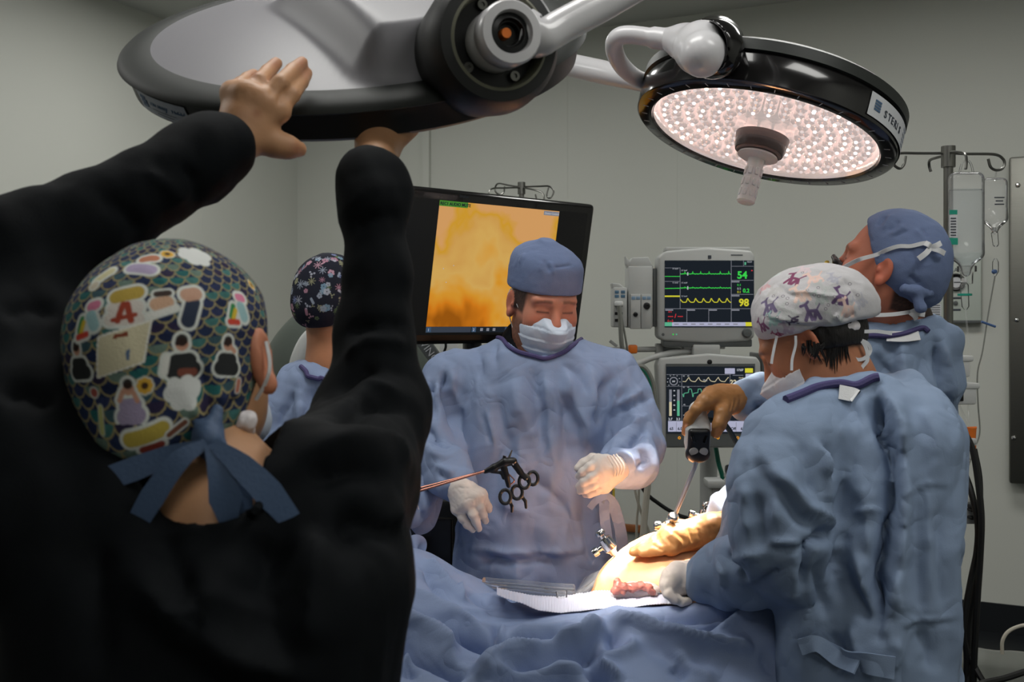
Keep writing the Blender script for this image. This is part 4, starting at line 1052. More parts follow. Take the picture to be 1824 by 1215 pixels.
rim_text('STERIS', a0 + sg * sp_ * .17, sg * sp_ * .052, .027, .022, M['ink'])
for k in range(4):
    a_ = a0 + sg * sp_ * .085; o_ = m_ * math.cos(a_) + e_ * math.sin(a_); tg = -m_ * math.sin(a_) + e_ * math.cos(a_)
    MB().box(rim_pt(a_, .030 + .006 * k, .0018), (.020, .0006, .0042), np.array([tg, o_, b_])).build('emblem', M['ink_blue'], lab, smooth_=False)
for k in range(4):
    a_ = a0 + sg * sp_ * .60; o_ = m_ * math.cos(a_) + e_ * math.sin(a_); tg = -m_ * math.sin(a_) + e_ * math.cos(a_)
    MB().box(rim_pt(a_, .020 + .011 * k, .0018), (.028, .0006, .0045), np.array([tg, o_, b_])).build('small_print', M['label'], lab, smooth_=False)
# yoke: white joint, dark hood, loop arm, boom
jc = P(1243, 90, 2.06)
v = Vol(jc - .2, jc + .2, .004)
v.cone(P(1222, 78, 2.12), P(1252, 96, 2.0), .036, .047, .03); v.ell(P(1250, 82, 2.05), (.05, .05, .052), k=.02); v.cone(P(1240, 75, 2.1), P(1180, 68, 2.16), .034, .022, .03)
v.cone(P(1230, 90, 2.05), P(1236, 103, 2.05), .026, .024, .02)
V, Q = v.mesh(2); link('joint', new_mesh('joint', V, Q), M['white_shell'], t)
v = Vol(jc - .25, jc + .25, .005)
v.cone(P(1272, 88, 2.22), P(1272, 88, 2.02), .066, .060, .004); v.cone(P(1272, 75, 2.2), P(1276, 110, 2.16), .05, .045, .03)
v.cone(P(1244, 85, 2.3), P(1244, 85, 1.9), .056, .055, .004, 'sub'); v.cut(P(0, 128, 2.05), -b_, .004)
V, Q = v.mesh(1); link('hood', new_mesh('hood', V, Q), M['black_gloss'], t)
MB().lathe([(0, .003), (.004, .002), (.005, 0)], P(1227, 106, 2.005), (0, -1, 0), 10).build('screw', M['ink'], t)
c_ = C + b_ * .10 + m_ * .04 - e_ * .02
v = Vol(c_ - .24, c_ + .24, .006); v.ell(C + b_ * .09 - e_ * .02 - m_ * .02, (.17, .13, .085), np.array([m_, e_, b_]), .02); v.cut(C + b_ * .085, -b_)
V, Q = v.mesh(1); link('back_dome', new_mesh('back_dome', V, Q), M['white_shell'], t)
loop = spline([P(1225, 76, 2.12), P(1170, 68, 2.16), P(1115, 62, 2.18), P(1095, 74, 2.2), P(1097, 98, 2.24), P(1112, 122, 2.3), P(1135, 140, 2.36), P(1160, 150, 2.42)], 8)
MB().tube(loop, [.024] * 10 + [.020] * (len(loop) - 10), 16).build('yoke_arm', M['white_shell'], t)
MB().tube([P(1160, 150, 2.42), P(1125, 141, 2.46), P(1070, 128, 2.52), P(1020, 117, 2.6)], [.022, .026, .03, .03], 16).build('arm_link', M['white_shell'], t)
MB().tube([P(1075, 130, 2.52), P(960, 100, 2.7), P(850, 70, 2.9)], [.026, .032, .034], 16).build('boom', M['white_shell'], t)
ba = P(850, 70, 2.9); MB().tube([ba - np.array([0, 0, .06]), (ba[0], ba[1], CEIL)], .045, 18).build('drop_tube', M['white_shell'], t)
# its light: real light coming from the lens
tgt = P(1160, 1010, 2.10)
for k in range(7):                                      # LED clusters round the lens, all aimed at the same spot
    an = 2 * math.pi * k / 6; q = C + n_ * .012 + ((m_ * math.cos(an) + e_ * math.sin(an)) * .17 if k < 6 else m_ * .08)
    ld = bpy.data.lights.new('surgical_light_beam', 'SPOT'); ld.energy = 380; ld.color = (1.0, .88, .74); ld.spot_size = math.radians(13.5); ld.spot_blend = .6; ld.shadow_soft_size = .05
    lo = bpy.data.objects.new('surgical_light_beam', ld); COL.objects.link(lo); lo.location = q
    lo.rotation_euler = Vector(tgt - q).to_track_quat('-Z', 'Y').to_euler()
    lo.parent = t; lo.matrix_parent_inverse = PINV[t.name]

# --- the unlit-side lamp held by the woman in front, seen from behind
C, m_, e_, bk = disc_frame(634, 47, 1.505, .25, 6.8, 1)
if np.dot(e_, C - np.array([0, 0, CAMZ])) > 0: e_ = -e_      # towards the camera
n_ = -bk
t = thing('surgical_light', 'large surgical light held from behind, white back shell and dark rim', 'surgical light', C + n_ * .06)
Ro2, Ri2 = .348, .304
MB().lathe([(Ri2 - .01, -.002), (Ri2, .002), (Ro2 - .010, -.004), (Ro2 - .002, -.010), (Ro2, -.014)], C, bk, 128).build('rim_band', M['rim_band'], t)
MB().lathe([(Ro2, -.014), (Ro2 - .008, -.018), (Ro2 - .012, -.030), (Ro2 - .016, -.052), (Ro2 - .030, -.060), (Ro2 - .07, -.061)], C, bk, 128).build('rim', M['rim_dark'], t)
MB().lathe([(Ro2 - .07, -.061), (Ro2 - .08, -.052), (.05, -.045), (0, -.045)], C, bk, 96).build('reflector', m_ref, t)
# back shell with raised saddle running to the pivot
nr, na = 70, 160; V = []
pv = P(884, 74, 1.215); pd = pv - C; pa_ = math.atan2(pd @ e_, pd @ m_)
xs_m, xs_e = math.cos(pa_), math.sin(pa_)
for i in range(nr):
    r_ = Ri2 * i / (nr - 1)
    for k in range(na):
        an = 2 * math.pi * k / na; X_, Y_ = r_ * math.cos(an), r_ * math.sin(an)
        lx, ly = X_ * xs_m + Y_ * xs_e, -X_ * xs_e + Y_ * xs_m
        base = .030 * (1 - (r_ / Ri2) ** 2)
        wid = .105 + .12 * (lx + .05)
        s1 = float(smooth(0.0, .055, np.array(wid - abs(ly)))) * float(smooth(-.16, -.04, np.array(lx)))
        hh = base + .060 * s1 * float(smooth(Ri2 + .002, Ri2 - .05, np.array(r_)))
        V.append(C + m_ * X_ + e_ * Y_ + bk * (hh - .001))
Fq = np.array([(i * na + k, (i + 1) * na + k, (i + 1) * na + (k + 1) % na, i * na + (k + 1) % na) for i in range(nr - 1) for k in range(na)])
V = laplace(np.array(V), Fq, .4)
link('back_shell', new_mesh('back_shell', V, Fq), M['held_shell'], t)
# maker label on the rim side
def rp(an, hgt, off=.0012):
    rr_ = np.interp(hgt, [.014, .018, .030, .050], [Ro2, Ro2 - .008, Ro2 - .012, Ro2 - .016])
    return C + (m_ * math.cos(an) + e_ * math.sin(an)) * (rr_ + off) + n_ * hgt
def ang2(px):
    return min(np.linspace(-math.pi, math.pi, 1440), key=lambda a_: abs(proj(rp(a_, .04)[None])[0][0] - px) + (1e3 if (m_ * math.cos(a_) + e_ * math.sin(a_)) @ e_ < 0 else 0))
a0, a1 = ang2(252), ang2(338)
V = []; n = 14
for i in range(n + 1):
    a_ = a0 + (a1 - a0) * i / n
    for hh in (.021, .036, .050): V.append(rp(a_, hh))
lab = MB().add(V, [(3 * i + j, 3 * i + j + 1, 3 * i + j + 4, 3 * i + j + 3) for i in range(n) for j in (0, 1)]).build('maker_label', M['label'], t)
tx = 'Harmony vLED'; sg = 1 if a1 > a0 else -1; sp_ = abs(a1 - a0)
for i, ch in enumerate(tx):
    if ch == ' ': continue
    a_ = a0 + sg * sp_ * (.32 + .052 * i); o_ = m_ * math.cos(a_) + e_ * math.sin(a_); tg = nrm(-m_ * math.sin(a_) + e_ * math.cos(a_)) * sg
    text_mesh('letter', ch, rp(a_, .035, .002), np.array([tg, o_, bk]), .013, M['ink_blue'], lab, bold=.0003)
for j, (s0, s1_) in enumerate(((.34, .8), (.42, .74))):
    V = []
    for i in range(7):
        a_ = a0 + sg * sp_ * (s0 + (s1_ - s0) * i / 6)
        for hh in (.0405 + .004 * j, .0415 + .004 * j): V.append(rp(a_, hh, .002))
    MB().add(V, [(2 * i, 2 * i + 1, 2 * i + 3, 2 * i + 2) for i in range(6)]).build('small_print', M['ink'], lab)
a_ = a0 + sg * sp_ * .17; o_ = m_ * math.cos(a_) + e_ * math.sin(a_); tg = -m_ * math.sin(a_) + e_ * math.cos(a_)
for k in range(3): MB().box(rp(a_, .028 + .006 * k, .002), (.016, .0006, .004), np.array([tg, o_, bk])).build('emblem', M['ink_blue'], lab, smooth_=False)
# pivot housing: dark drum with recessed ring, white pivot and arm
ax = nrm(np.array([.34, -.92, -.06]))                  # axis of the pivot, towards the viewer's right
MB().lathe([(.0, -.09), (.080, -.09), (.086, -.03), (.082, .0), (.074, .012), (.062, .014), (.060, .010)], pv, ax, 64).build('pivot_drum', M['rim_dark'], t)
MB().lathe([(.063, .013), (.0585, .0155), (.0565, .010), (.0545, -.012)], pv, ax, 64).build('pivot_ring', mat('ring_beige', srgb(120, 120, 104), .4), t)
MB().lathe([(.056, -.012), (.0, -.012)], pv, ax, 48).build('pivot_plate', M['black_plastic'], t)
x1 = nrm(np.cross(ax, (0, 0, 1))); y1 = np.cross(x1, ax)
for an in (1.2, 2.7, 4.1, 5.5):
    q = pv + (x1 * math.cos(an) + y1 * math.sin(an)) * .047 - ax * .011
    MB().lathe([(0, .004), (.003, .004), (.003, .007), (.0062, .007), (.0068, 0)], q, ax, 16).build('screw', M['steel'], t)
MB().lathe([(.036, -.012), (.0375, -.006), (.0375, .020), (.036, .022), (.036, .026), (.0385, .029), (.0385, .052), (.036, .056), (.026, .057), (.024, .052), (.023, .030), (.0, .030)], pv, ax, 48).build('pivot_sleeve', M['white_shell'], t)
MB().lathe([(.0, .036), (.012, .036), (.014, .044), (.0235, .046), (.0235, .05), (.017, .052), (.015, .046)], pv, ax, 32).build('cable_core', M['black_plastic'], t)
MB().lathe([(0, .048), (.006, .048), (.007, .034)], pv + x1 * .004, ax, 14).build('core_pin', M['orange'], t)
hub = pv + ax * .042
arm_pts = [hub + nrm(P(960, 60, 1.22) - hub) * .036, P(965, 66, 1.20), P(1000, 47, 1.215), P(1090, -2, 1.25), P(1250, -95, 1.32), P(1500, -250, 1.45)]
arm_s = spline(arm_pts, 6); n = len(arm_s)
MB().tube(arm_s, [.030 - .009 * min(i / 8, 1) for i in range(n)], 20).build('swing_arm', M['white_shell'], t)
top = arm_s[-1]; MB().tube([top - np.array([0, 0, .05]), (top[0], top[1], CEIL)], .035, 16).build('drop_tube', M['white_shell'], t)
# right end of the rim with a clamp
# its light
ld = bpy.data.lights.new('held_light_beam', 'SPOT'); ld.energy = 600; ld.color = (1.0, .9, .78); ld.spot_size = math.radians(11); ld.spot_blend = .8; ld.shadow_soft_size = .18
lo = bpy.data.objects.new('held_light_beam', ld); COL.objects.link(lo); lo.location = C + n_ * .075
lo.rotation_euler = Vector(P(1160, 1015, 2.0) - (C + n_ * .075)).to_track_quat('-Z', 'Y').to_euler()
lo.parent = t; lo.matrix_parent_inverse = PINV[t.name]
HELD = (C, m_, e_, bk, Ro2)
# grey boom end hanging behind it
q = P(865, 200, 2.9)
t = thing('ceiling_boom', 'grey rounded end of a ceiling boom behind the held light', 'boom', q)
MB().lathe([(0, 0), (.03, .001), (.040, .006), (.045, .02), (.045, .12), (.04, .14), (.03, .15), (.03, CEIL - q[2])], q, (0, 0, 1), 28).build('boom_end', M['grey_plastic'], t)
# ------------------------------------------------------------------ people: shared builders
def head_vol(scale, neck_l, vox=.0030, female=False, ext=()):
    """head in its own frame: x right, y forward, z up, eye level at z=0; neck_l: neck base in that frame"""
    v = Vol((-.20, -.22, -.34), (.20, .17, .15), vox)
    w = .95 if female else 1.0
    v.ell((0, -.014, .032), (.077 * w, .098, .086), k=.01)
    v.ell((0, .03, -.02), (.066 * w, .063, .075), k=.03)
    v.ell((0, .028, -.072), (.054 * w, .054, .044), k=.03)
    v.ell((0, .070, -.098), (.022, .018, .018), k=.025)
    for s in (-1, 1):
        v.ell((s * .040 * w, .060, -.034), (.024, .024, .024), k=.025)
        v.cone((s * .012, .088, .017), (s * .046 * w, .076, .018), .009, .009, .016)
        v.ell((s * .031, .100, -.001), (.018, .013, .011), k=.012, op='sub')
        v.ell((s * .031, .0745, -.003), (.0145, .0135, .0125), k=.006)
        v.cone((s * .018, .0865, -.008), (s * .044, .0815, -.007), .0035, .003, .004)
        v.ell((s * .054 * w, .02, -.075), (.012, .035, .03), k=.03)
    v.cone((0, .090, .004), (0, .108, -.036), .0075, .0115, .012)
    for s in (-1, 1): v.ell((s * .013, .098, -.042), (.009, .011, .008), k=.010)
    v.ell((0, .091, -.068), (.022, .009, .006), k=.006); v.ell((0, .090, -.079), (.019, .009, .006), k=.005)
    nl = np.asarray(neck_l)
    v.cone((0, -.030, -.035), nl, .058 * w, .060 * w, .03)
    v.cone((0, -.005, -.10), nl + np.array([0, .02, 0]), .036, .05 * w, .03)
    for a_, b_, ra, rb in ext: v.cone(a_, b_, ra, rb, .05)
    for s in (-1, 1):                                         # ears
        Re = np.array([[math.cos(.35 * s), -math.sin(.35 * s) * -1, 0], [-math.sin(.35 * s), math.cos(.35 * s), 0], [0, 0, 1]])
        c0 = np.array([s * .080 * w, -.006, -.012])
        v.ell(c0, (.0075, .019, .031), Re, .006)
        v.ell(c0 + np.array([s * .008, .004, .002]), (.006, .011, .019), Re, .005, 'sub')
        v.ell(c0 + np.array([s * .003, .004, -.026]), (.0075, .010, .011), Re, .006)
        v.ell(c0 + np.array([s * .002, .012, -.002]), (.004, .004, .006), Re, .004)
    return v
def to_world(Vl, O, R, s): return np.asarray(O) + (np.asarray(Vl) @ R) * s
def to_local(Pw, O, R, s): return ((np.asarray(Pw) - O) @ R.T) / s
class Head:
    def __init__(s, O, f, up=(0, 0, 1), scale=1.0, neck=None):
        s.O = np.asarray(O); s.R = frame_from(f, up); s.s = scale
        s.neck = to_local(neck, s.O, s.R, scale)
    def w(s, p): return to_world(np.asarray(p), s.O, s.R, s.s)
    def skin(s, base, parent, female=False, beard=0.0, hairline=None, ext_w=(), brow=(.05, .035, .03)):
        ext = [(to_local(a, s.O, s.R, s.s), to_local(b, s.O, s.R, s.s), ra / s.s, rb / s.s) for a, b, ra, rb in ext_w]
        v = head_vol(s.s, s.neck, female=female, ext=ext); V, Q = v.mesh(1)
        C = np.tile(np.array(base[:3]), (len(V), 1))
        x, y, z = V[:, 0], V[:, 1], V[:, 2]
        def blend(mask, col): 
            C[:] = C * (1 - mask[:, None]) + np.array(col[:3]) * mask[:, None]
        red = np.array(base[:3]) * np.array([1.05, .72, .68])
        blend(.55 * np.exp(-((np.abs(x) - .045) / .02) ** 2 - ((z + .035) / .025) ** 2) * (y > .02), red)
        blend(.6 * ((np.abs(x) > .076) & (y < .03) & (z > -.06)).astype(float), red)
        blend(.45 * np.exp(-(x / .02) ** 2 - ((z + .03) / .025) ** 2) * (y > .085), red)
        eb = np.exp(-((z - .019 + .25 * np.maximum(np.abs(x) - .03, 0)) / .0042) ** 4) * smooth(.010, .016, np.abs(x)) * (1 - smooth(.046, .054, np.abs(x))) * (y > .05)
        blend(.6 * eb, brow)
        lash = np.exp(-((z + .008) / .0022) ** 2) * ((np.abs(x) > .017) & (np.abs(x) < .046) & (y > .06)); blend(.8 * lash, (.03, .02, .018))
        if beard:
            bm_ = smooth(-.045, -.06, z) * smooth(-.03, .02, y) * (z > -.135) + smooth(-.02, -.05, z) * smooth(.04, .052, np.abs(x)) * (y > .005) * (y < .06) * (z > -.1)
            bm_ = np.clip(bm_, 0, 1) * (.8 + .2 * noise3(V * 160)); blend(beard * np.clip(bm_, 0, 1), (.05, .032, .026))
        if hairline is not None:
            hm = smooth(0, .012, hairline(x, y, z)) * (.92 + .08 * noise3(V * 200)); hm *= ~((np.abs(x) > .079) & (y > -.03) & (y < .03)); blend(np.clip(hm, 0, 1), (.022, .017, .015))
        me = new_mesh('body', s.w(V), Q); set_col(me, C)
        return link('body', me, M['skin'], parent)
    def shell(s, prims, planes, name, m, parent, vox=.0032, wrinkle=0, wr_scale=30, stretch=(1, 1, 1), foldspec=(), subdiv=0, seed=0.0, relax=1, subs=()):
        """prims: (centre, radii, k) ellipsoids in the head frame; planes: (point, n) cut away the side n"""
        v = Vol((-.20, -.24, -.22), (.20, .20, .22), vox)
        for p in prims:
            if p[0] == 'loft': v.loft(p[1], 0.0, p[2], 2.2)
            elif len(p) == 3: v.ell(p[0], p[1], None, p[2])
            else: v.cone(*p)
        for pt, n in planes: v.cut(pt, n, .006)
        for p in subs: v.ell(p[0], p[1], None, p[2], 'sub')
        V, Q = v.mesh(relax)
        if wrinkle: V = crumple(V, Q, wrinkle, wr_scale, stretch, seed)
        V = s.w(V)
        if foldspec: V = folds(V, Q, foldspec)
        me = new_mesh(name, V, Q)
        if subdiv:
            bm = bmesh.new(); bm.from_mesh(me)
            bmesh.ops.subdivide_edges(bm, edges=bm.edges, cuts=subdiv, use_grid_fill=True, smooth=.0)
            bm.to_mesh(me); bm.free(); me.polygons.foreach_set('use_smooth', np.ones(len(me.polygons), bool))
        return link(name, me, m, parent)
    def mask(s, parent, m, pleats=True, top=-.026, bottom=-.124, name='face_mask', back=.018):
        v = Vol((-.12, -.04, -.17), (.12, .17, .06), .0026)
        v.ell((0, .046, -.062), (.070, .062, .070), k=.01)
        v.cone((0, .096, -.018), (0, .108, -.045), .016, .022, .02); v.cone((0, .110, -.045), (0, .078, -.110), .022, .026, .02)
        v.ell((0, .05, -.10), (.056, .046, .036), k=.02)
        v.cut((0, .1, top), (0, .50, 1), .003); v.cut((0, .06, bottom), (0, .15, -1), .004); v.cut((0, back, -.05), (0, -1, -.10), .003)
        V, Q = v.mesh(2)
        if pleats:
            N = normals(V, Q); z = V[:, 2]; t_ = (z - bottom) / (top - bottom)
            st = np.abs(((t_ * 3.6 + .15) % 1.0)); dsp = .0030 * (st - .5) * (t_ > .08) * (t_ < .86) + .0006 * noise3(V * 90)
            V = V + N * dsp[:, None]
        me = new_mesh(name, s.w(V), Q); return link(name, me, m, parent)
    def strap(s, pts, r, parent, m='elastic', name='strap', n=8):
        return MB().tube(spline([s.w(p) for p in pts], n), r, 6).build(name, M[m], parent)

def solid(prims, vox, pad=.03, relax=1, k=.006):
    """chain list in world space: each chain is [(x,y,z,r),...] with optional dict(k)"""
    A = np.array([p for ch in prims for p in ch[0]]); lo = (A[:, :3] - A[:, 3:4]).min(0) - pad; hi = (A[:, :3] + A[:, 3:4]).max(0) + pad
    v = Vol(lo, hi, vox)
    for ch in prims: v.chain(ch[0], ch[1])
    return v.mesh(relax)
def pc(pts, r):
    """pixel chain -> world chain; r scalar, list"""
    rr = [r] * len(pts) if np.isscalar(r) else r
    return [tuple(P(*p)) + (q,) for p, q in zip(pts, rr)]
def hand_prims(wrist, mcps, fingers, thumb, wr=.024, pr=.0125, fr=(.0098, .0092, .0085, .0072), thr=(.015, .012, .0105, .0085), kf=.005, kp=.016, fs=1.0):
    """wrist: pixel chain; mcps: knuckles; fingers: pixel chains from each knuckle; thumb: chain from the palm side"""
    out = [(pc(wrist, [wr * 1.05] * (len(wrist) - 1) + [wr * .95]), .02)]
    w = wrist[-1]
    for m in mcps: out.append((pc([w, m], [wr * .72, pr]), kp))
    for a, b in zip(mcps[:-1], mcps[1:]): out.append((pc([a, b], pr * .98), kp))
    mid = [tuple(np.array(w) * .5 + np.array(m) * .5) for m in mcps]
    for a, b in zip(mid[:-1], mid[1:]): out.append((pc([a, b], pr * 1.12), kp))
    for f in fingers: out.append((pc(f, [q * fs for q in fr[:len(f)]]), kf))
    if thumb: out.append((pc(thumb, list(thr[:len(thumb)])), .010))
    return out
def gown(name, parent, m, rows, yaw, arms, foldspec, vox=.0054, neck=None, extra=(), crum=.006, cs=9.0, seed=0.0, cutz=None, k=.035, subs=(), gain=1.5, crease=1.9):
    rows3 = [tuple(P(x, y, d)) + (rx, ry) if len(r_) == 5 else r_ for r_ in rows for (x, y, d, rx, ry) in [r_[:5]]]
    A = np.array(rows3); B = np.array([p for a in arms for p in a] + [p for e in extra for p in e[0]])
    lo = np.minimum((A[:, :3] - A[:, 3:4]).min(0), (B[:, :3] - B[:, 3:4]).min(0)) - .05
    hi = np.maximum((A[:, :3] + A[:, 3:4]).max(0), (B[:, :3] + B[:, 3:4]).max(0)) + .05
    lo[2] = A[:, 2].min() - .03
    v = Vol(lo, hi, vox); v.loft(rows3, yaw, k)
    for a in arms: v.chain(a, k * .8)
    for ch, kk in extra: v.chain(ch, kk)
    for ch, kk in subs: v.chain(ch, kk, 'sub')
    if neck is not None: v.chain(neck, .006, 'sub')
    if cutz is not None: v.cut((0, 0, cutz), (0, 0, -1))
    V, Q = v.mesh(1)
    if crum:
        V = crumple(V, Q, crum * .7, cs, (1, 1, .5), seed)
        V = creases(V, Q, crum * crease, 7.0, int(seed * 7) + 3); V = creases(V, Q, crum * crease * .38, 17.0, int(seed * 7) + 31)
    if foldspec: V = folds(V, Q, foldspec, gain=gain)
    return link(name, new_mesh(name, V, Q), m, parent), V, Q
def paint(o, fn, name='Col'):
    n = len(o.data.vertices); V = np.empty(n * 3, np.float32); o.data.vertices.foreach_get('co', V); V = V.reshape(-1, 3)
    set_col(o.data, fn(V), name)
def band(name, pts, r, m, parent, flat=None):
    return MB().tube(spline([np.asarray(p) for p in pts], 8), r, 8).build(name, M[m], parent)
def ribbon(name, pts, w, m, parent, thick=.0012, normal=(0, -1, 0), n=8, widths=None):
    """flat strip through 3D points"""
    q = spline(pts, n); V = []; F = []; N = np.asarray(normal, float)
    for i, p in enumerate(q):
        tdir = nrm(q[min(i + 1, len(q) - 1)] - q[max(i - 1, 0)]); s = nrm(np.cross(tdir, N)); nn_ = nrm(np.cross(s, tdir))
        ww = w if widths is None else np.interp(i / (len(q) - 1), np.linspace(0, 1, len(widths)), widths)
        V += [p + s * ww + nn_ * thick, p - s * ww + nn_ * thick, p - s * ww - nn_ * thick, p + s * ww - nn_ * thick]
    for i in range(len(q) - 1):
        a = 4 * i
        F += [(a, a + 1, a + 5, a + 4), (a + 1, a + 2, a + 6, a + 5), (a + 2, a + 3, a + 7, a + 6), (a + 3, a, a + 4, a + 7)]
    F += [(3, 2, 1, 0), (4 * len(q) - 4, 4 * len(q) - 3, 4 * len(q) - 2, 4 * len(q) - 1)]
    return MB().add(V, F).build(name, M[m] if isinstance(m, str) else m, parent)
def legs(parent, x, y, ztop, m, sep=.1, yaw=0.0, foot=(0, -1)):
    """trousers and shoes below the gown"""
    for s in (-1, 1):
        px_, py_ = x + s * sep * math.cos(yaw), y + s * sep * math.sin(yaw)
        V, Q = solid([([(px_, py_, ztop, .085), (px_, py_, .5, .065), (px_, py_, .1, .06)], .02)], .012)
        link('trouser_leg', new_mesh('trouser_leg', V, Q), M[m], parent)
        fx, fy = foot
        V, Q = solid([([(px_ - fx * .04, py_ - fy * .04, .055, .045), (px_ + fx * .06, py_ + fy * .06, .045, .042), (px_ + fx * .15, py_ + fy * .15, .036, .036)], .02)], .008)
        V[:, 2] = np.maximum(V[:, 2], .001); link('shoe', new_mesh('shoe', V, Q), M['black_plastic'], parent)
# ------------------------------------------------------------------ the masked surgeon in the middle
person = thing('person', 'masked person in blue gown and plain blue cap, looking down at the table', 'person', P(962, 0, 2.52) * np.array([1, 1, 0]))
DS = 2.5
hd = Head(P(969, 533, DS), (math.sin(.30) * math.cos(.30), -math.cos(.30) * math.cos(.30), -math.sin(.30)), (0.03, 0, 1), 1.03, P(952, 640, DS + .02))
hd.skin(srgb(196, 132, 108), person, beard=.9, hairline=lambda x, y, z: np.minimum(np.minimum(z + .03, .058 - y), .02 + np.abs(x) - .055) * 1.0 + np.where(y < -.01, .02, 0) * (z > -.08),
        ext_w=[(P(952, 640, DS + .03), P(955, 680, DS + .03), .06, .07)])
cap = hd.shell([('loft', [(0, -.012, -.02, .0855, .107), (0, -.012, .03, .0865, .109), (0, -.014, .07, .0870, .110), (0, -.014, .098, .0840, .106), (.004, -.014, .118, .068, .088), (.006, -.014, .132, .044, .056), (.006, -.014, .145, .008, .01)], .02)],
               [((0, .095, .034), (0, .10, -1))], 'surgical_cap', M['cap_blue'], person, wrinkle=.0016, wr_scale=22,
               foldspec=[([(968, 455), (972, 470), (975, 488)], .006, -.005), ([(985, 471), (1005, 471), (1024, 467)], .0035, -.004), ([(978, 458), (984, 470), (981, 486)], .006, .004), ([(930, 445), (925, 455), (918, 470)], .006, .004), ([(985, 476), (992, 484), (994, 492)], .004, .003), ([(960, 460), (957, 472), (958, 484)], .006, .003)])
ribbon('cap_band', [hd.w((.087 * math.sin(a), -.011 + .109 * math.cos(a), .052 - .020 * (1 - math.cos(a)))) for a in np.linspace(-1.5, 1.5, 12)], .0005, 'cap_blue', cap, .0006)
hd.mask(person, M['mask'])
for s in (-1, 1):
    hd.strap([(s * .062, .034, -.030), (s * .072, .014, -.012), (s * .081, -.010, .020), (s * .086, -.024, .002)], .0014, person, name='ear_loop')
    hd.strap([(s * .058, .028, -.105), (s * .072, .006, -.075), (s * .080, -.014, -.045), (s * .084, -.026, -.02)], .0014, person, name='ear_loop')
# dark undershirt at the neck
V, Q = solid([(pc([(950, 618, DS + .03), (952, 660, DS + .02)], [.078, .105]), .02)], .006)
v = Vol(V.min(0) - .03, V.max(0) + .03, .005); v.chain(pc([(944, 612, DS + .03), (950, 626, DS + .01)], [.070, .082]), .03); v.chain(pc([(950, 640, DS + .03), (952, 670, DS + .03)], [.08, .07]), .04)
v.chain(pc([(955, 560, DS - .02), (955, 616, DS - .02)], [.064, .058]), .01, 'sub')
V, Q = v.mesh(1); link('undershirt', new_mesh('undershirt', V, Q), M['black'], person)
rows = [(962, 612, DS + .01, .085, .07), (962, 622, DS + .01, .13, .085), (962, 640, DS + .01, .165, .105), (962, 690, DS, .195, .122), (958, 760, DS, .195, .130), (955, 840, DS, .188, .135), (955, 900, DS, .190, .138), (958, 970, DS, .205, .145), (960, 1050, DS, .215, .15), (960, 1450, DS, .24, .19)]
aL = pc([(885, 655, DS + .02), (815, 676, DS + .02), (785, 716, DS), (772, 760, DS - .03), (776, 806, DS - .08), (800, 840, DS - .16), (815, 858, DS - .2)], [.07, .070, .060, .058, .058, .052, .046])
aR = pc([(1040, 655, DS + .02), (1090, 676, DS + .02), (1114, 712, DS), (1128, 750, DS - .03), (1136, 798, DS - .08), (1118, 822, DS - .17), (1100, 832, DS - .22)], [.07, .072, .063, .060, .060, .058, .048])
neck = pc([(955, 530, DS - .02), (960, 596, DS - .02)], [.09, .082])
FS = [([(847, 610), (849, 640), (853, 672)], .010, -.008), ([(878, 604), (876, 628), (880, 655)], .010, -.007), ([(790, 648), (796, 690), (812, 737), (816, 765)], .012, -.022), ([(806, 650), (808, 690), (822, 740)], .014, .012),
      ([(772, 664), (761, 690), (770, 728), (778, 752)], .009, -.012), ([(784, 670), (778, 705), (788, 745)], .010, .010), ([(744, 756), (783, 780), (804, 795)], .010, -.014), ([(746, 775), (770, 800), (800, 812)], .010, .010), ([(748, 700), (765, 690), (778, 676)], .007, -.007),
      ([(862, 733), (873, 765), (881, 795)], .007, .006, .6), ([(971, 643), (969, 686), (975, 750), (988, 815)], .013, .009, .5), ([(907, 664), (933, 728), (965, 814)], .018, .010), ([(940, 660), (960, 720), (1000, 800)], .014, -.007), ([(1010, 640), (1018, 690), (1040, 760), (1052, 820)], .015, .010, .5),
      ([(880, 690), (890, 750), (920, 840)], .016, -.007), ([(1020, 700), (1010, 760), (1020, 820)], .012, -.008), ([(1050, 640), (1060, 690), (1062, 740)], .012, .008),
      ([(1096, 660), (1079, 699), (1074, 738), (1073, 800)], .012, -.022), ([(1108, 668), (1092, 705), (1088, 740)], .012, .012), ([(1094, 735), (1128, 716), (1163, 706)], .008, -.009), ([(1092, 722), (1120, 705), (1150, 690)], .010, .009),
      ([(1079, 790), (1118, 783), (1158, 758)], .011, -.020), ([(1090, 775), (1120, 762), (1160, 735)], .010, .010), ([(1118, 800), (1128, 820), (1132, 842)], .008, .010, .5), ([(1100, 800), (1112, 812), (1120, 850)], .007, -.009), ([(1142, 790), (1148, 815), (1140, 840)], .008, -.010), ([(1130, 730), (1138, 745), (1137, 760)], .007, .006),
      ([(835, 975), (899, 987), (991, 984), (1040, 975)], .010, .010, .7), ([(826, 1020), (870, 992), (905, 986)], .012, -.008), ([(850, 880), (900, 905), (960, 915)], .016, .008), ([(980, 880), (1020, 920), (1040, 980)], .015, -.010), ([(1060, 890), (1070, 940), (1090, 1000)], .014, .010), ([(1040, 890), (1050, 950), (1060, 1010)], .012, -.010),
      ([(770, 820), (790, 835), (812, 842)], .009, .009), ([(776, 838), (800, 852)], .006, -.008), ([(930, 830), (960, 870), (1010, 890)], .012, -.008), ([(1000, 640), (1030, 660), (1050, 700)], .012, -.006)]
g, GV, GQ = gown('surgical_gown', person, M['gown'], rows, 0.0, [aL, aR], FS, neck=neck, crum=.006, cs=8, cutz=.3)
def ringpts(V, pxs): return [pick(V, *p, tol=9) + np.array([0, -.004, .001]) for p in pxs]
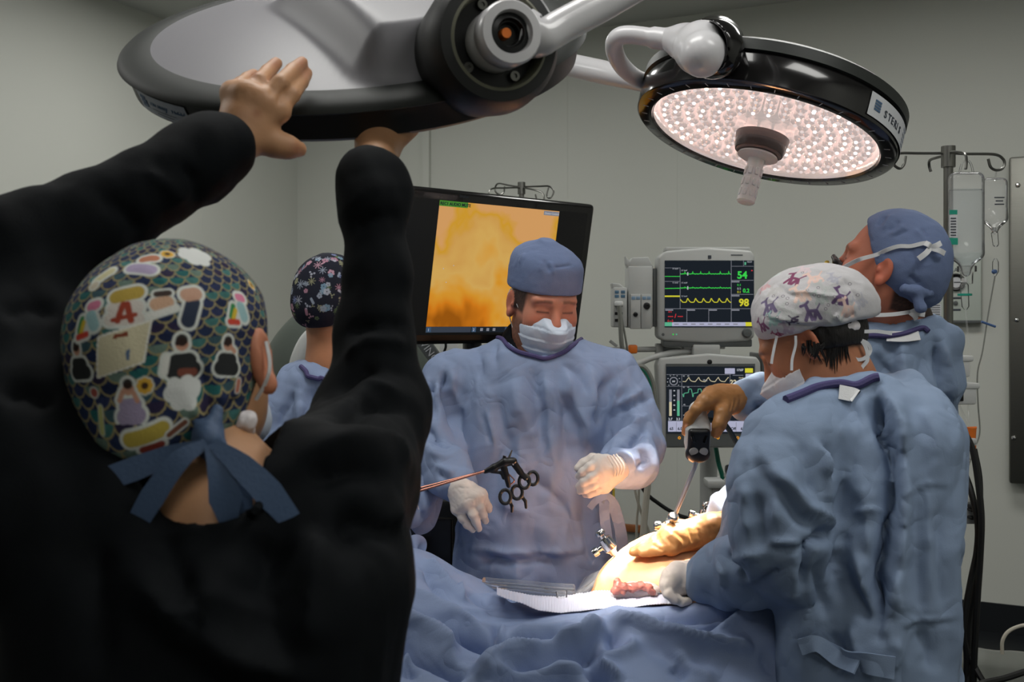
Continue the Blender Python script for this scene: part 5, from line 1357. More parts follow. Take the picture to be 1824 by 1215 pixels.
band('collar', ringpts(GV, [(882, 584), (892, 596), (908, 609), (926, 620), (950, 629), (975, 630), (1000, 621), (1020, 607), (1036, 592)]), .0055, 'collar', person)
# belt bow at the hip
ribbon('belt_tie', [P(1050, 905, DS - .17), P(1062, 892, DS - .18), P(1080, 884, DS - .18), P(1090, 895, DS - .17), P(1083, 912, DS - .17)], .008, 'gown', person, normal=(.3, -1, .4))
ribbon('belt_tie', [P(1078, 886, DS - .17), P(1092, 900, DS - .165), P(1104, 940, DS - .16), P(1112, 990, DS - .15), P(1122, 1030, DS - .15)], .014, 'gown', person, normal=(.2, -1, .1))
ribbon('belt_tie', [P(1076, 888, DS - .17), P(1078, 930, DS - .175), P(1086, 985, DS - .17)], .012, 'gown', person, normal=(-.2, -1, .1))
# gloved hands
d = DS - .22
hp = hand_prims([(808, 850, d + .02), (818, 868, d)], [(856, 882, d - .005), (846, 888, d - .02), (832, 896, d - .025), (816, 906, d - .012)],
     [[(856, 882, d - .005), (864, 895, d - .008), (869, 903, d), (871, 908, d + .006)], [(846, 888, d - .02), (856, 905, d - .028), (861, 918, d - .022), (865, 928, d - .012)],
      [(832, 896, d - .025), (842, 916, d - .035), (848, 930, d - .03), (853, 942, d - .02)], [(816, 906, d - .012), (823, 922, d - .02), (832, 934, d - .018), (842, 943, d - .01)]],
     [(838, 872, d + .02), (858, 888, d + .03), (866, 902, d + .035)], wr=.029, pr=.0135, fs=1.08)
V, Q = solid(hp, .0026, .02); V = folds(V, Q, [([(822, 888), (834, 882), (850, 884)], .002, -.0015), ([(812, 862), (830, 866)], .003, -.002)])
V = crumple(V, Q, .0012, 60, (1, 1, 1)); link('glove', new_mesh('glove', V, Q), M['glove'], person)
d = DS - .26
hp = hand_prims([(1104, 832, d + .03), (1092, 836, d + .01)], [(1066, 822, d - .015), (1070, 838, d - .02), (1072, 853, d - .015), (1076, 866, d)],
     [[(1066, 822, d - .015), (1050, 832, d - .03), (1038, 841, d - .028), (1031, 848, d - .015)], [(1070, 838, d - .02), (1054, 850, d - .035), (1040, 859, d - .03), (1031, 866, d - .015)],
      [(1072, 853, d - .015), (1056, 864, d - .027), (1042, 871, d - .024), (1033, 875, d - .01)], [(1076, 866, d), (1062, 874, d - .01), (1050, 879, d - .008), (1042, 880, d + .004)]],
     [(1078, 822, d + .01), (1056, 818, d + .015), (1040, 826, d + .015), (1029, 834, d + .01)], wr=.030, pr=.014, fs=1.1)
V, Q = solid(hp, .0026, .02); V = crumple(V, Q, .0013, 60, (1, 1, 1)); link('glove', new_mesh('glove', V, Q), M['glove'], person)
for k in range(4):
    q0, q1 = P(1082 + 5 * k, 812 - 1 * k, d - .03), P(1090 + 5 * k, 858 - 3 * k, d - .01); mid_ = (q0 + q1) / 2 + np.array([.010, -.018, 0])
    MB().tube(spline([q0, mid_, q1], 6), .0022, 6).build('glove_cuff_roll', M['glove'], person)
legs(person, P(960, 0, DS)[0], DS, .55, 'gown', foot=(0, -1))
# laparoscopic graspers
def grasper(label, off, ring1, ring2, tail, thumb_ring, tipx):
    dz = 2.20 + off
    t = thing('laparoscopic_grasper', label, 'grasper', P(900, 880, dz), 'laparoscopic graspers')
    a_, b_ = P(868, 838, dz), P(*tipx)
    MB().tube([a_, b_], .0028, 10).build('shaft', M['shaft'], t)
    MB().tube([a_, a_ + (a_ - b_) * .04], .006, 12).build('rotation_wheel', M['black_plastic'], t)
    pvt = P(914, 824, dz)
    v = Vol(P(860, 960, dz) - .04, P(970, 790, dz) + .04, .0016)
    v.chain(pc([(864, 840, dz), (880, 833, dz), (900, 823, dz), (914, 822, dz)], [.005, .0078, .0095, .0092]), .004)
    v.chain(pc([(876, 841, dz), (893, 842, dz), (898, 850, dz)], [.003, .0035, .006]), .003)
    V, Q = v.mesh(1); link('handle_body', new_mesh('handle_body', V, Q), M['black_plastic'], t)
    def lever(pts, ring, rr, tail_=None):
        v = Vol(P(860, 960, dz) - .04, P(980, 790, dz) + .04, .0016)
        v.chain(pc(pts, [.008, .0068, .0055, .005][:len(pts)]), .003)
        rc = P(*ring); 
        for k in range(20):
            an, bn = 2 * math.pi * k / 20, 2 * math.pi * (k + 1) / 20
            f = lambda a: tuple(rc + np.array([rr * .82 * math.cos(a), .004 * math.sin(a), rr * math.sin(a)]))
            v.cone(f(an), f(bn), .0038, .0038, .001)
        if tail_: v.chain(pc(tail_, [.0042, .0038, .0034][:len(tail_)]), .002)
        V, Q = v.mesh(1); return V, Q
    V, Q = lever([(897, 832, dz), (902, 848, dz), (906, 865, dz)], ring1 + (dz,), .0145, [p + (dz,) for p in tail]); link('fixed_handle', new_mesh('fixed_handle', V, Q), M['black_plastic'], t)
    V, Q = lever([(916, 826, dz), (926, 840, dz), (936, 852, dz)], thumb_ring + (dz,), .0140); link('thumb_handle', new_mesh('thumb_handle', V, Q), M['black_plastic'], t)
    MB().tube([P(897, 820, dz), P(899, 812, dz)], .0038, 10).build('connector', M['black_plastic'], t)
    MB().tube([P(905, 820, dz), P(908, 812, dz), P(912, 802, dz)], [.003, .0025, .0012], 8).build('pin', M['steel'], t)
    MB().tube(spline([P(907, 845, dz), P(916, 856, dz), P(908, 864, dz)], 5), .0016, 6).build('spring', M['shaft'], t)
    MB().lathe([(0, .003), (.002, .002), (.002, 0)], P(914, 826, dz) - np.array([0, .008, 0]), (0, -1, 0), 8).build('pivot_screw', M['chrome'], t)
grasper('front black-handled laparoscopic grasper held low beside the gloved hand', -.02, (900, 885), None, [(908, 892), (912, 902), (912, 911)], (934, 858), (700, 889, 2.12))
grasper('rear black-handled laparoscopic grasper with the thumb ring farthest right', .03, (921, 877), None, [(929, 884), (936, 893), (937, 904)], (949, 852), (700, 882, 2.19))
# ------------------------------------------------------------------ man in blue cap at the right, holding the scope
person = thing('person', 'person in plain blue cap seen from behind, holding the scope camera', 'person', (P(1620, 0, 2.25)[0], 2.25, 0))
DMN = 2.2
fm = nrm(np.array([-.84, .46, .30]))
hd = Head(P(1583, 474, DMN), fm, (.0, 0, 1), 1.0, P(1608, 590, DMN + .035))
hd.skin(srgb(196, 122, 96), person, beard=.35, hairline=lambda x, y, z: np.minimum(-.03 - y, z + .095) * 1.2, ext_w=[(P(1612, 600, DMN + .04), P(1618, 650, DMN + .07), .058, .06)], brow=(.12, .06, .03))
capm = hd.shell([((0, -.014, .036), (.0835, .106, .094), .02), ((0, -.045, -.005), (.072, .078, .065), .04), ((0, -.085, -.035), (.03, .035, .03), .03)],
                [((0, .062, .070), (0, 1.0, -.62)), ((0, -.06, -.075), (0, .45, -1))], 'surgical_cap', M['cap_blue'], person, wrinkle=.0022, wr_scale=20, seed=3.1,
                foldspec=[([(1575, 378), (1565, 390), (1556, 402)], .005, -.006), ([(1588, 376), (1578, 392), (1566, 408)], .006, .006), ([(1603, 384), (1588, 398), (1572, 412)], .005, -.006), ([(1610, 394), (1596, 406), (1580, 416)], .006, .005), ([(1616, 404), (1600, 412), (1584, 420)], .005, -.005),
                          ([(1628, 400), (1640, 414), (1652, 430)], .006, .005), ([(1640, 398), (1655, 420)], .005, -.004), ([(1542, 392), (1540, 410), (1549, 440)], .004, -.003), ([(1612, 490), (1626, 505), (1634, 514)], .006, -.006), ([(1620, 440), (1628, 470), (1632, 500)], .005, -.004)])
kn = P(1630, 518, DMN - .085)
V, Q = solid([([tuple(kn) + (.011,), tuple(kn + np.array([-.022, .0, .004])) + (.010,)], .01), ([tuple(kn) + (.011,), tuple(kn + np.array([.03, .01, -.004])) + (.012,)], .01), ([tuple(kn) + (.008,), tuple(kn + np.array([.012, .0, -.035])) + (.012,)], .01)], .0025)
link('cap_knot', new_mesh('cap_knot', crumple(V, Q, .003, 45), Q), M['cap_blue'], capm)
hd.mask(person, M['mask_pink'], back=.03)
# folded dark nose pad with yellow edge of the mask
q = hd.w((-.022, .107, -.012)); 
V, Q = solid([([tuple(hd.w((-.034, .082, -.028))) + (.006,), tuple(hd.w((-.020, .106, -.022))) + (.0075,), tuple(hd.w((-.004, .119, -.012))) + (.006,)], .008)], .002)
link('nose_guard', new_mesh('nose_guard', V, Q), M['black_plastic'], person)
ribbon('mask_edge', [hd.w((-.030, .118, -.034)), hd.w((-.010, .128, -.030)), hd.w((.01, .128, -.030))], .006, 'yellow', person)
CMV = np.empty(len(capm.data.vertices) * 3, np.float32); capm.data.vertices.foreach_get('co', CMV); CMV = CMV.reshape(-1, 3).astype(float)
def oncap(x, y, off=.005): return pick(CMV, x, y, 5) + np.array([0, -off, 0])
ribbon('mask_tie', [P(1500, 478, DMN - .062), P(1522, 466, DMN - .080), P(1538, 460, DMN - .094)] + [oncap(x, y) for x, y in ((1556, 453), (1575, 447), (1596, 441), (1618, 436), (1640, 433), (1656, 436))], .0042, 'elastic', person, normal=(.1, -1, 0))
kb = oncap(1652, 438, .008)
for e in ((-.030, -.012, -.024), (.03, .0, -.012), (.022, 0, .010), (-.014, -.006, .010)): ribbon('tie_end', [kb, kb + np.array(e) * .5 + np.array([0, -.008, 0]), kb + np.array(e)], .0055, 'elastic', person)
ribbon('mask_tie', [P(1532, 556, DMN - .055), P(1556, 561, DMN - .07), P(1590, 560, DMN - .07), P(1620, 556, DMN - .055), P(1634, 555, DMN - .03)], .0042, 'elastic', person, normal=(.1, -1, 0))
kb = P(1622, 557, DMN - .06)
for e in ((.03, .0, -.004), (.022, 0, .012), (.012, 0, -.014)): ribbon('tie_end', [kb, kb + np.array(e) * .5 + np.array([0, -.006, 0]), kb + np.array(e)], .0055, 'elastic', person)
DT = 2.27
rows = [(1596, 568, DT - .02, .085, .075), (1596, 578, DT - .01, .13, .10), (1586, 600, DT, .160, .115), (1568, 680, DT, .170, .12), (1560, 800, DT, .160, .12), (1558, 900, DT, .155, .125), (1570, 1000, DT, .155, .13), (1570, 1420, DT, .17, .15)]
# (image-left) arm reaching to the scope, and the other arm down to the abdomen
a1 = pc([(1560, 615, DT), (1505, 635, DT - .05), (1450, 690, DT - .10), (1410, 712, DT - .15), (1372, 712, DT - .19), (1330, 712, DT - .24)], [.075, .072, .062, .056, .052, .040])
a2 = pc([(1560, 640, DT + .08), (1480, 700, DT + .04), (1400, 800, DT - .02), (1350, 880, DT - .06), (1310, 915, DT - .09), (1288, 932, DT - .11)], [.07, .07, .06, .055, .05, .036])
FM = [([(1660, 590), (1672, 640), (1690, 700), (1700, 740)], .010, -.016), ([(1676, 600), (1690, 650), (1704, 720)], .012, .012), ([(1600, 600), (1606, 640), (1610, 700)], .012, .008, .5), ([(1560, 630), (1575, 660), (1580, 700)], .012, -.008), ([(1640, 620), (1640, 680), (1660, 750)], .012, -.008),
      ([(1345, 700), (1370, 722), (1400, 730)], .008, .008, .6), ([(1360, 690), (1380, 700), (1410, 700)], .008, -.008), ([(1335, 735), (1370, 745), (1400, 740)], .007, -.008), ([(1540, 590), (1580, 600), (1620, 590)], .009, .006)]
g, GV, GQ = gown('surgical_gown', person, M['gown2'], rows, math.radians(-35), [a1, a2], FM, neck=pc([(1585, 490, DMN), (1598, 556, DMN + .02)], [.066, .060]), crum=.006, cs=8, seed=2.2, cutz=.3)
band('collar', [pick(GV, *p, tol=10) + np.array([0, -.005, .001]) for p in ((1534, 592), (1550, 590), (1580, 590), (1610, 586), (1634, 578), (1648, 584))], .0055, 'collar', person)
ribbon('collar_tape', [pick(GV, *p, tol=10) - np.array([0, .004, 0]) for p in ((1570, 600), (1600, 594), (1630, 590))], .012, 'elastic', person, normal=(0, -1, .4))
legs(person, P(1570, 0, DT)[0], DT, .5, 'gown', yaw=-.6, foot=(-.8, .5))
# tan gloved hand on the scope camera
d = 2.00
hp = hand_prims([(1332, 708, d + .04), (1312, 712, d + .02)], [(1256, 716, d - .03), (1268, 705, d - .005), (1280, 702, d + .02), (1290, 704, d + .045)],
     [[(1256, 716, d - .03), (1240, 730, d - .045), (1226, 750, d - .035), (1221, 770, d - .02)], [(1268, 705, d - .005), (1246, 720, d + .005), (1228, 742, d + .01), (1222, 762, d + .01)],
      [(1280, 702, d + .02), (1254, 716, d + .045), (1234, 738, d + .05), (1228, 756, d + .04)], [(1290, 704, d + .045), (1266, 718, d + .075), (1248, 738, d + .075), (1240, 752, d + .06)]],
     [(1298, 722, d - .005), (1287, 738, d - .04), (1281, 756, d - .05), (1275, 772, d - .04)], wr=.029, pr=.0145, fs=1.12, thr=(.019, .0145, .012, .0095))
V, Q = solid(hp, .0027, .02)
V = folds(V, Q, [([(1312, 700), (1316, 715), (1312, 732)], .003, -.003), ([(1306, 702), (1309, 716), (1304, 734)], .003, -.0025), ([(1300, 726), (1308, 736), (1312, 745)], .0025, -.0025), ([(1320, 696), (1325, 712), (1322, 728)], .003, -.003)])
V = crumple(V, Q, .0013, 60, (1, 1, 1)); link('glove', new_mesh('glove', V, Q), M['glove_tan'], person)
MB().tube([tuple(P(1334, 690, d + .03)), tuple(P(1338, 712, d + .01)), tuple(P(1330, 732, d + .03))], .003, 8).build('glove_cuff_roll', M['glove_tan'], person)
# tan gloved hand flat on the abdomen
d = 2.06
hp = hand_prims([(1292, 938, d + .02), (1262, 946, d + .005), (1236, 952, d)], [(1192, 948, d - .02), (1190, 956, d - .035), (1190, 966, d - .045), (1196, 974, d - .05)],
     [[(1192, 948, d - .02), (1170, 958, d - .02), (1150, 968, d - .02), (1138, 974, d - .02)], [(1190, 956, d - .035), (1164, 965, d - .04), (1142, 974, d - .04), (1128, 980, d - .04)],
      [(1190, 966, d - .045), (1164, 973, d - .055), (1142, 979, d - .055), (1127, 984, d - .055)], [(1196, 974, d - .05), (1174, 980, d - .062), (1156, 983, d - .064), (1144, 985, d - .064)]],
     [(1225, 940, d + .02), (1204, 936, d + .02), (1188, 938, d + .015)], wr=.031, pr=.0145, fs=1.12)
V, Q = solid(hp, .0027, .02)
V = folds(V, Q, [([(1180, 950), (1200, 962), (1212, 978)], .004, -.004), ([(1188, 942), (1206, 955), (1222, 972)], .004, .004), ([(1200, 940), (1218, 952), (1232, 975)], .004, -.0035), ([(1228, 934), (1236, 950), (1240, 972)], .004, -.004), ([(1244, 932), (1250, 950), (1252, 968)], .004, -.003), ([(1258, 930), (1264, 948), (1266, 966)], .004, -.003), ([(1272, 928), (1278, 945), (1279, 962)], .004, -.003), ([(1160, 962), (1178, 972), (1190, 982)], .003, -.003)])
V = crumple(V, Q, .0015, 50, (1, 1, 1)); link('glove', new_mesh('glove', V, Q), M['glove_tan'], person)
# scope camera with its rod
t = thing('endoscope', 'endoscope camera head with long steel rod, held in tan glove', 'endoscope', P(1198, 928, 2.03))
ch = P(1243, 782, 1.97); rodend = P(1197, 930, 2.05); axd = nrm(rodend - ch); fc = nrm(np.array([-.05, -.92, -.38]))
R0 = frame_from(-fc)
v = Vol(ch - .1, ch + .1, .0022)
v.box(ch - fc * .012, (.024, .022, .030), R0, .010, .004); v.cone(ch - fc * .01 + np.array([0, 0, .02]), ch - fc * .05 + np.array([.006, 0, .035]), .022, .018, .015)
V, Q = v.mesh(1); link('camera_body', new_mesh('camera_body', V, Q), M['white_plastic'], t)
v = Vol(ch - .1, ch + .1, .0022); v.box(ch + fc * .012 - R0[2] * .0, (.0215, .008, .029), R0, .007, .003); v.ell(ch + fc * .008 - R0[2] * .030, (.0245, .016, .018), R0, .008)
V, Q = v.mesh(1); link('face_plate', new_mesh('face_plate', V, Q), M['black_plastic'], t)
for sx in (-1, 1):
    MB().lathe([(0, .004), (.0045, .004), (.0085, .003), (.009, 0)], ch + fc * .019 + R0[0] * sx * .0095 - R0[2] * .017, fc, 18).build('button', M['grey_plastic'], t)
    MB().tube([ch + fc * .020 + R0[0] * sx * .014 + R0[2] * .018, ch + fc * .021 + R0[0] * sx * .010 + R0[2] * .004], .0035, 8).build('ridge', M['black_gloss'], t)
MB().tube([ch + fc * .012 - R0[2] * .024, ch + fc * .02 - R0[2] * .024 + axd * .03, rodend], [.006, .0045, .0042], 14).build('rod', mat('rod_steel', srgb(214, 214, 212), .34, .9), t)
line('light_cable', 'dark teal light cable leading from the scope camera to the right', 'cable', [(1262, 748, 1.98), (1285, 752, 2.0), (1296, 762, 2.0), (1310, 785, 1.99), (1330, 820, 1.97), (1350, 850, 1.97)], .0055, 'blue_clip').data.materials[0] = mat('teal_cable', srgb(42, 62, 72), .45)

# ------------------------------------------------------------------ woman in dog-print cap in front at the right
person = thing('person', 'person in balloon-dog print cap leaning over, back of gown to the camera', 'person', (P(1570, 0, 1.78)[0], 1.78, 0))
DW = 1.85
fw = nrm(np.array([-.76, .34, -.50]))
hd = Head(P(1441, 604, DW), fw, (.1, .0, 1), .95, P(1500, 690, DW - .01))
bw = hd.skin(srgb(176, 116, 84), person, female=True, hairline=lambda x, y, z: np.minimum(-.012 - y, z + .055 + .4 * np.maximum(-y - .05, 0)) * 1.2, ext_w=[(P(1500, 690, DW + .0), P(1520, 740, DW + .0), .056, .07)])
# hair at the nape
hd.shell([((0, -.032, -.012), (.0738, .080, .066), .02)], [((0, -.012, 0), (0, 1, 0)), ((0, -.06, -.052), (0, .35, -1))], 'hair', M['hair'], person, wrinkle=.002, wr_scale=60, stretch=(1, 1, .2), seed=4)
rh = random.Random(5)
BWV = np.empty(len(bw.data.vertices) * 3, np.float32); bw.data.vertices.foreach_get('co', BWV); BWV = BWV.reshape(-1, 3).astype(float)
for k in range(60):                                     # loose strands on the neck
    x0 = 1425 + 88 * rh.random(); y0 = 606 + 12 * rh.random(); dx = -5 + 10 * rh.random(); L = 16 + 34 * rh.random() * (1 - abs(x0 - 1480) / 70)
    q = [pick(BWV, x0 + dx * f, y0 + L * f, 6) + np.array([0, -.0015, 0]) for f in (0, .5, 1)]
    MB().tube(q, [.0026, .0017, .0003], 5).build('hair_strand', M['hair'], person)
cc = hd.w
CW = P(1447, 546, DW)
v = Vol(CW - .19, CW + .19, .0034)
Rc = frame_from(np.array([-.88, .42, -.10]))
v.ell(P(1450, 545, DW), (.094, .106, .078), Rc, .02); v.ell(P(1500, 556, DW - .005), (.082, .058, .058), Rc, .04); v.ell(P(1400, 566, DW), (.086, .058, .060), Rc, .03)
v.cut(P(1352, 606, DW), -Rc[2] + Rc[1] * .0 + np.array([.12, .0, 0]), .008)
V, Q = v.mesh(1); V = crumple(V, Q, .004, 16, (1, 1, 1), 1.3)
V = folds(V, Q, [([(1352, 565), (1390, 578), (1430, 585), (1480, 590)], .004, -.006), ([(1350, 560), (1390, 572), (1430, 578), (1470, 578)], .006, .005), ([(1400, 515), (1430, 516), (1470, 522), (1520, 530)], .005, .004), ([(1380, 500), (1400, 515), (1420, 530)], .006, -.004), ([(1500, 570), (1515, 575), (1530, 560)], .006, -.006), ([(1480, 560), (1500, 578)], .006, .006), ([(1505, 490), (1525, 520), (1535, 550)], .006, -.004), ([(1360, 520), (1356, 545), (1354, 570)], .006, -.003)])
me = new_mesh('surgical_cap', V, Q)
bm = bmesh.new(); bm.from_mesh(me); bmesh.ops.subdivide_edges(bm, edges=bm.edges, cuts=2, use_grid_fill=True); bm.to_mesh(me); bm.free()
me.polygons.foreach_set('use_smooth', np.ones(len(me.polygons), bool))
capw = link('surgical_cap', me, M['print'], person)
def stamp(V, C, centre, size, ang, shape, col, alpha=1.0, soft=.0006):
    """print a flat motif (ellipses/capsules in motif units) on the cloth round a surface point"""
    n = nrm(centre - hd_c); u = nrm(np.cross((0, 0, 1), n)); 
    w = np.cross(n, u); ca, sa = math.cos(ang), math.sin(ang); U = u * ca + w * sa; Wv = -u * sa + w * ca
    d = V - centre; m = (np.abs(d) < size * 1.4).all(1) & ((d @ n) > -size * 1.2)
    if not m.any(): return
    a, b = (d[m] @ U) / size, (d[m] @ Wv) / size; best = np.full(a.shape, 9.0)
    for sgm in shape:
        if len(sgm) == 3: best = np.minimum(best, np.hypot(a - sgm[0], b - sgm[1]) - sgm[2])
        else:
            x0, y0, x1, y1, r = sgm; ax_, ay_ = x1 - x0, y1 - y0; t_ = np.clip(((a - x0) * ax_ + (b - y0) * ay_) / (ax_ * ax_ + ay_ * ay_ + 1e-9), 0, 1)
            best = np.minimum(best, np.hypot(a - x0 - t_ * ax_, b - y0 - t_ * ay_) - r)
    al = alpha * (1 - smooth(-soft / size, soft / size, best)); C[m] = C[m] * (1 - al[:, None]) + np.array(col[:3]) * al[:, None]
DOG = [(-.25, 0, .3, 0, .13), (-.3, .05, -.45, .5, .13), (-.45, .5, -.8, .42, .11), (-.45, .5, -.25, .72, .10), (-.28, -.1, -.5, -.65, .14), (-.2, -.1, -.05, -.65, .14), (.25, -.1, .12, -.65, .14), (.33, -.1, .55, -.62, .14), (.32, .05, .6, .5, .06), (.62, .52, .08)]
hd_c = P(1448, 550, DW)
n = len(me.vertices); VV = np.empty(n * 3, np.float32); me.vertices.foreach_get('co', VV); VV = VV.reshape(-1, 3).astype(float)
CC = np.tile(np.array(srgb(196, 194, 197)[:3]), (n, 1))
for (px_, py_, sz, an, colr) in [(1440, 556, .017, .1, (104, 88, 126)), (1363, 542, .016, .25, (110, 98, 132)), (1412, 490, .017, -.25, (128, 60, 96)), (1502, 520, .017, -.3, (92, 66, 108)), (1448, 487, .016, .1, (226, 196, 186)), (1470, 506, .017, .1, (190, 192, 192)), (1420, 518, .017, .2, (228, 200, 188)), (1400, 550, .017, .1, (188, 190, 190)), (1518, 545, .017, -.1, (226, 196, 186)), (1378, 508, .016, .5, (190, 188, 188)), (1356, 505, .014, .9, (206, 168, 172)),
                                (1350, 580, .013, .3, (120, 70, 106)), (1372, 572, .013, .1, (160, 190, 186)), (1398, 582, .013, 0, (176, 160, 176)), (1455, 530, .013, .2, (180, 188, 186)), (1488, 560, .015, .2, (196, 198, 196)), (1484, 488, .012, -.6, (176, 176, 188)), (1380, 600, .008, .4, (140, 50, 86)), (1404, 569, .009, 1.4, (66, 52, 80)), (1535, 530, .013, .6, (180, 180, 190)), (1430, 472, .014, 0, (214, 196, 200)), (1385, 480, .014, .4, (200, 208, 206)), (1425, 592, .012, .0, (190, 186, 196))]:
    c0 = pick(VV, px_, py_); stamp(VV, CC, c0, sz * 1.38, an, DOG, srgb(*colr), .95)
for (px_, py_) in ((1437, 510), (1455, 506), (1400, 525), (1391, 522), (1397, 536), (1452, 530), (1484, 544), (1474, 550), (1464, 552), (1403, 488), (1483, 523), (1373, 522), (1494, 558), (1425, 480), (1444, 528), (1360, 560), (1378, 562), (1524, 520), (1510, 500)):
    c0 = pick(VV, px_, py_); stamp(VV, CC, c0, .0028, 0, [(0, 0, 1)], srgb(110, 106, 116), .8, .0004); stamp(VV, CC, c0, .0016, 0, [(0, 0, 1)], srgb(214, 212, 214), .9, .0004)
set_col(me, CC)
# cap ties
kb = P(1503, 586, DW - .07)
for pts in ([(1503, 588), (1515, 600), (1530, 605), (1545, 612), (1550, 625), (1540, 638), (1525, 640), (1512, 628), (1506, 610)], [(1505, 585), (1520, 592), (1540, 615), (1545, 640), (1535, 655), (1532, 668)], [(1512, 580), (1535, 590), (1560, 590), (1588, 594)]):
    ribbon('cap_tie', [P(x, y, DW - .065 + .03 * max(0, (x - 1545)) / 40) for x, y in pts], .0032, 'elastic', person)
V, Q = solid([([tuple(kb) + (.012,), tuple(kb + np.array([.018, 0, .006])) + (.010,)], .01)], .0025); link('cap_knot', new_mesh('cap_knot', crumple(V, Q, .003, 50), Q), M['mask_pink'], capw)
mk = hd.mask(person, M['mask_pink'], back=.035)
for pts in ([(1384, 598), (1380, 615), (1376, 635), (1374, 648)], [(1417, 598), (1417, 615), (1411, 640), (1410, 660)]):
    ribbon('ear_loop', [P(x, y, DW - .075 + .012 * (x < 1390)) for x, y in pts], .0022, 'elastic', person)
# gown
rows = [(1520, 668, DW - .03, .075, .07), (1522, 676, DW - .03, .11, .095), (1530, 700, DW - .03, .15, .115), (1540, 760, DW - .05, .172, .130), (1542, 850, DW - .06, .168, .135), (1540, 950, DW - .07, .160, .14), (1540, 1060, DW - .08, .156, .145), (1540, 1200, DW - .08, .158, .15), (1542, 1600, DW - .08, .20, .17)]
a1 = pc([(1478, 752, DW - .08), (1412, 790, DW - .13), (1388, 856, DW - .16), (1392, 940, DW - .17), (1400, 985, DW - .15), (1345, 1010, DW - .06), (1290, 1022, DW - .0), (1262, 1026, DW + .03)], [.075, .078, .080, .076, .074, .064, .055, .042])
a2 = pc([(1490, 740, DW + .04), (1420, 760, DW + .1), (1370, 850, DW + .12), (1340, 930, DW + .12), (1310, 980, DW + .12)], [.07, .07, .06, .055, .045])
FW = [([(1356, 809), (1400, 858), (1439, 901), (1488, 935)], .012, .016, .8), ([(1490, 942), (1468, 955), (1443, 976), (1436, 1020), (1431, 1067)], .011, -.030), ([(1462, 925), (1482, 936), (1488, 950)], .012, .012), ([(1440, 985), (1415, 1030), (1405, 1075)], .014, .014),
      ([(1552, 690), (1578, 760), (1585, 813), (1581, 917), (1566, 1042), (1560, 1130)], .011, -.055, 0, .12), ([(1570, 690), (1600, 760), (1606, 830), (1600, 930), (1590, 1040), (1578, 1110)], .014, .028, 0, .12),
      ([(1443, 767), (1472, 834), (1481, 909)], .015, .012), ([(1464, 785), (1480, 800), (1487, 850)], .008, -.012), ([(1472, 790), (1468, 830), (1474, 852)], .008, .010), ([(1514, 980), (1535, 1042), (1564, 1109)], .013, .018, .8), ([(1500, 960), (1490, 1020), (1500, 1080)], .012, -.016), ([(1462, 1000), (1470, 1060), (1466, 1110)], .012, -.016),
      ([(1647, 855), (1656, 959), (1664, 1100)], .012, .009, .6), ([(1680, 900), (1676, 1000), (1690, 1100)], .012, -.007), ([(1510, 913), (1545, 907), (1580, 909)], .006, .006), ([(1600, 880), (1650, 866), (1700, 868)], .005, .003, .5), ([(1600, 1110), (1650, 1100), (1712, 1098)], .005, .004, .6),
      ([(1364, 963), (1400, 968), (1439, 971)], .007, .008, .6), ([(1340, 870), (1352, 930), (1350, 980)], .013, -.010), ([(1370, 830), (1380, 890), (1372, 950)], .013, .010), ([(1330, 850), (1322, 900), (1330, 960)], .010, .010), ([(1285, 985), (1310, 1010), (1330, 1050)], .009, -.012), ([(1300, 1000), (1330, 990), (1370, 985)], .010, .010), ([(1340, 1050), (1370, 1030), (1395, 1010)], .009, -.012), ([(1270, 1000), (1285, 1025), (1285, 1055)], .007, .008),
      ([(1500, 700), (1530, 740), (1545, 790)], .012, -.008), ([(1630, 720), (1660, 760), (1680, 820)], .012, .008), ([(1420, 780), (1440, 840), (1450, 890)], .012, -.008), ([(1585, 1130), (1600, 1160), (1590, 1200)], .012, .010), ([(1640, 1120), (1660, 1160), (1650, 1200)], .012, -.010), ([(1480, 1120), (1490, 1170), (1480, 1210)], .012, -.012), ([(1510, 1110), (1530, 1170), (1520, 1210)], .012, .010), ([(1530, 850), (1540, 920), (1545, 1000)], .013, .008)]
g, GV, GQ = gown('surgical_gown', person, M['gown2'], rows, math.radians(-30), [a1, a2], FW, neck=pc([(1482, 592, DW - .09), (1486, 592, DW + .02)], [.090, .088]), crum=.007, cs=8, seed=6.6, cutz=.25, vox=.0055, gain=1.15, crease=1.6)
band('collar', [pick(GV, *p, tol=10) + np.array([0, -.005, .001]) for p in ((1400, 703), (1425, 694), (1455, 682), (1490, 676), (1520, 678), (1545, 668), (1562, 664))], .0075, 'collar', person)
ribbon('collar_tape', [pick(GV, *p, tol=10) - np.array([0, .006, 0]) for p in ((1498, 690), (1512, 694), (1522, 696))], .013, 'elastic', person, normal=(0, -1, .4))
bt = [pick(GV, *p, tol=12) - np.array([0, .012, 0]) for p in ((1412, 1150), (1440, 1152), (1480, 1168), (1530, 1185), (1582, 1188))]
ribbon('belt', bt, .016, 'gown2', person, .0016, (0, -1, 0), widths=[.014, .015, .017, .017, .018])
ribbon('belt', [pick(GV, *p, tol=12) - np.array([0, .018, 0]) for p in ((1408, 1148), (1440, 1146), (1475, 1160), (1510, 1175))], .013, 'gown2', person, .0016, (0, -1, .3))
legs(person, P(1562, 0, DW - .08)[0], DW - .08, .45, 'gown', yaw=-.5, foot=(-.8, .5))
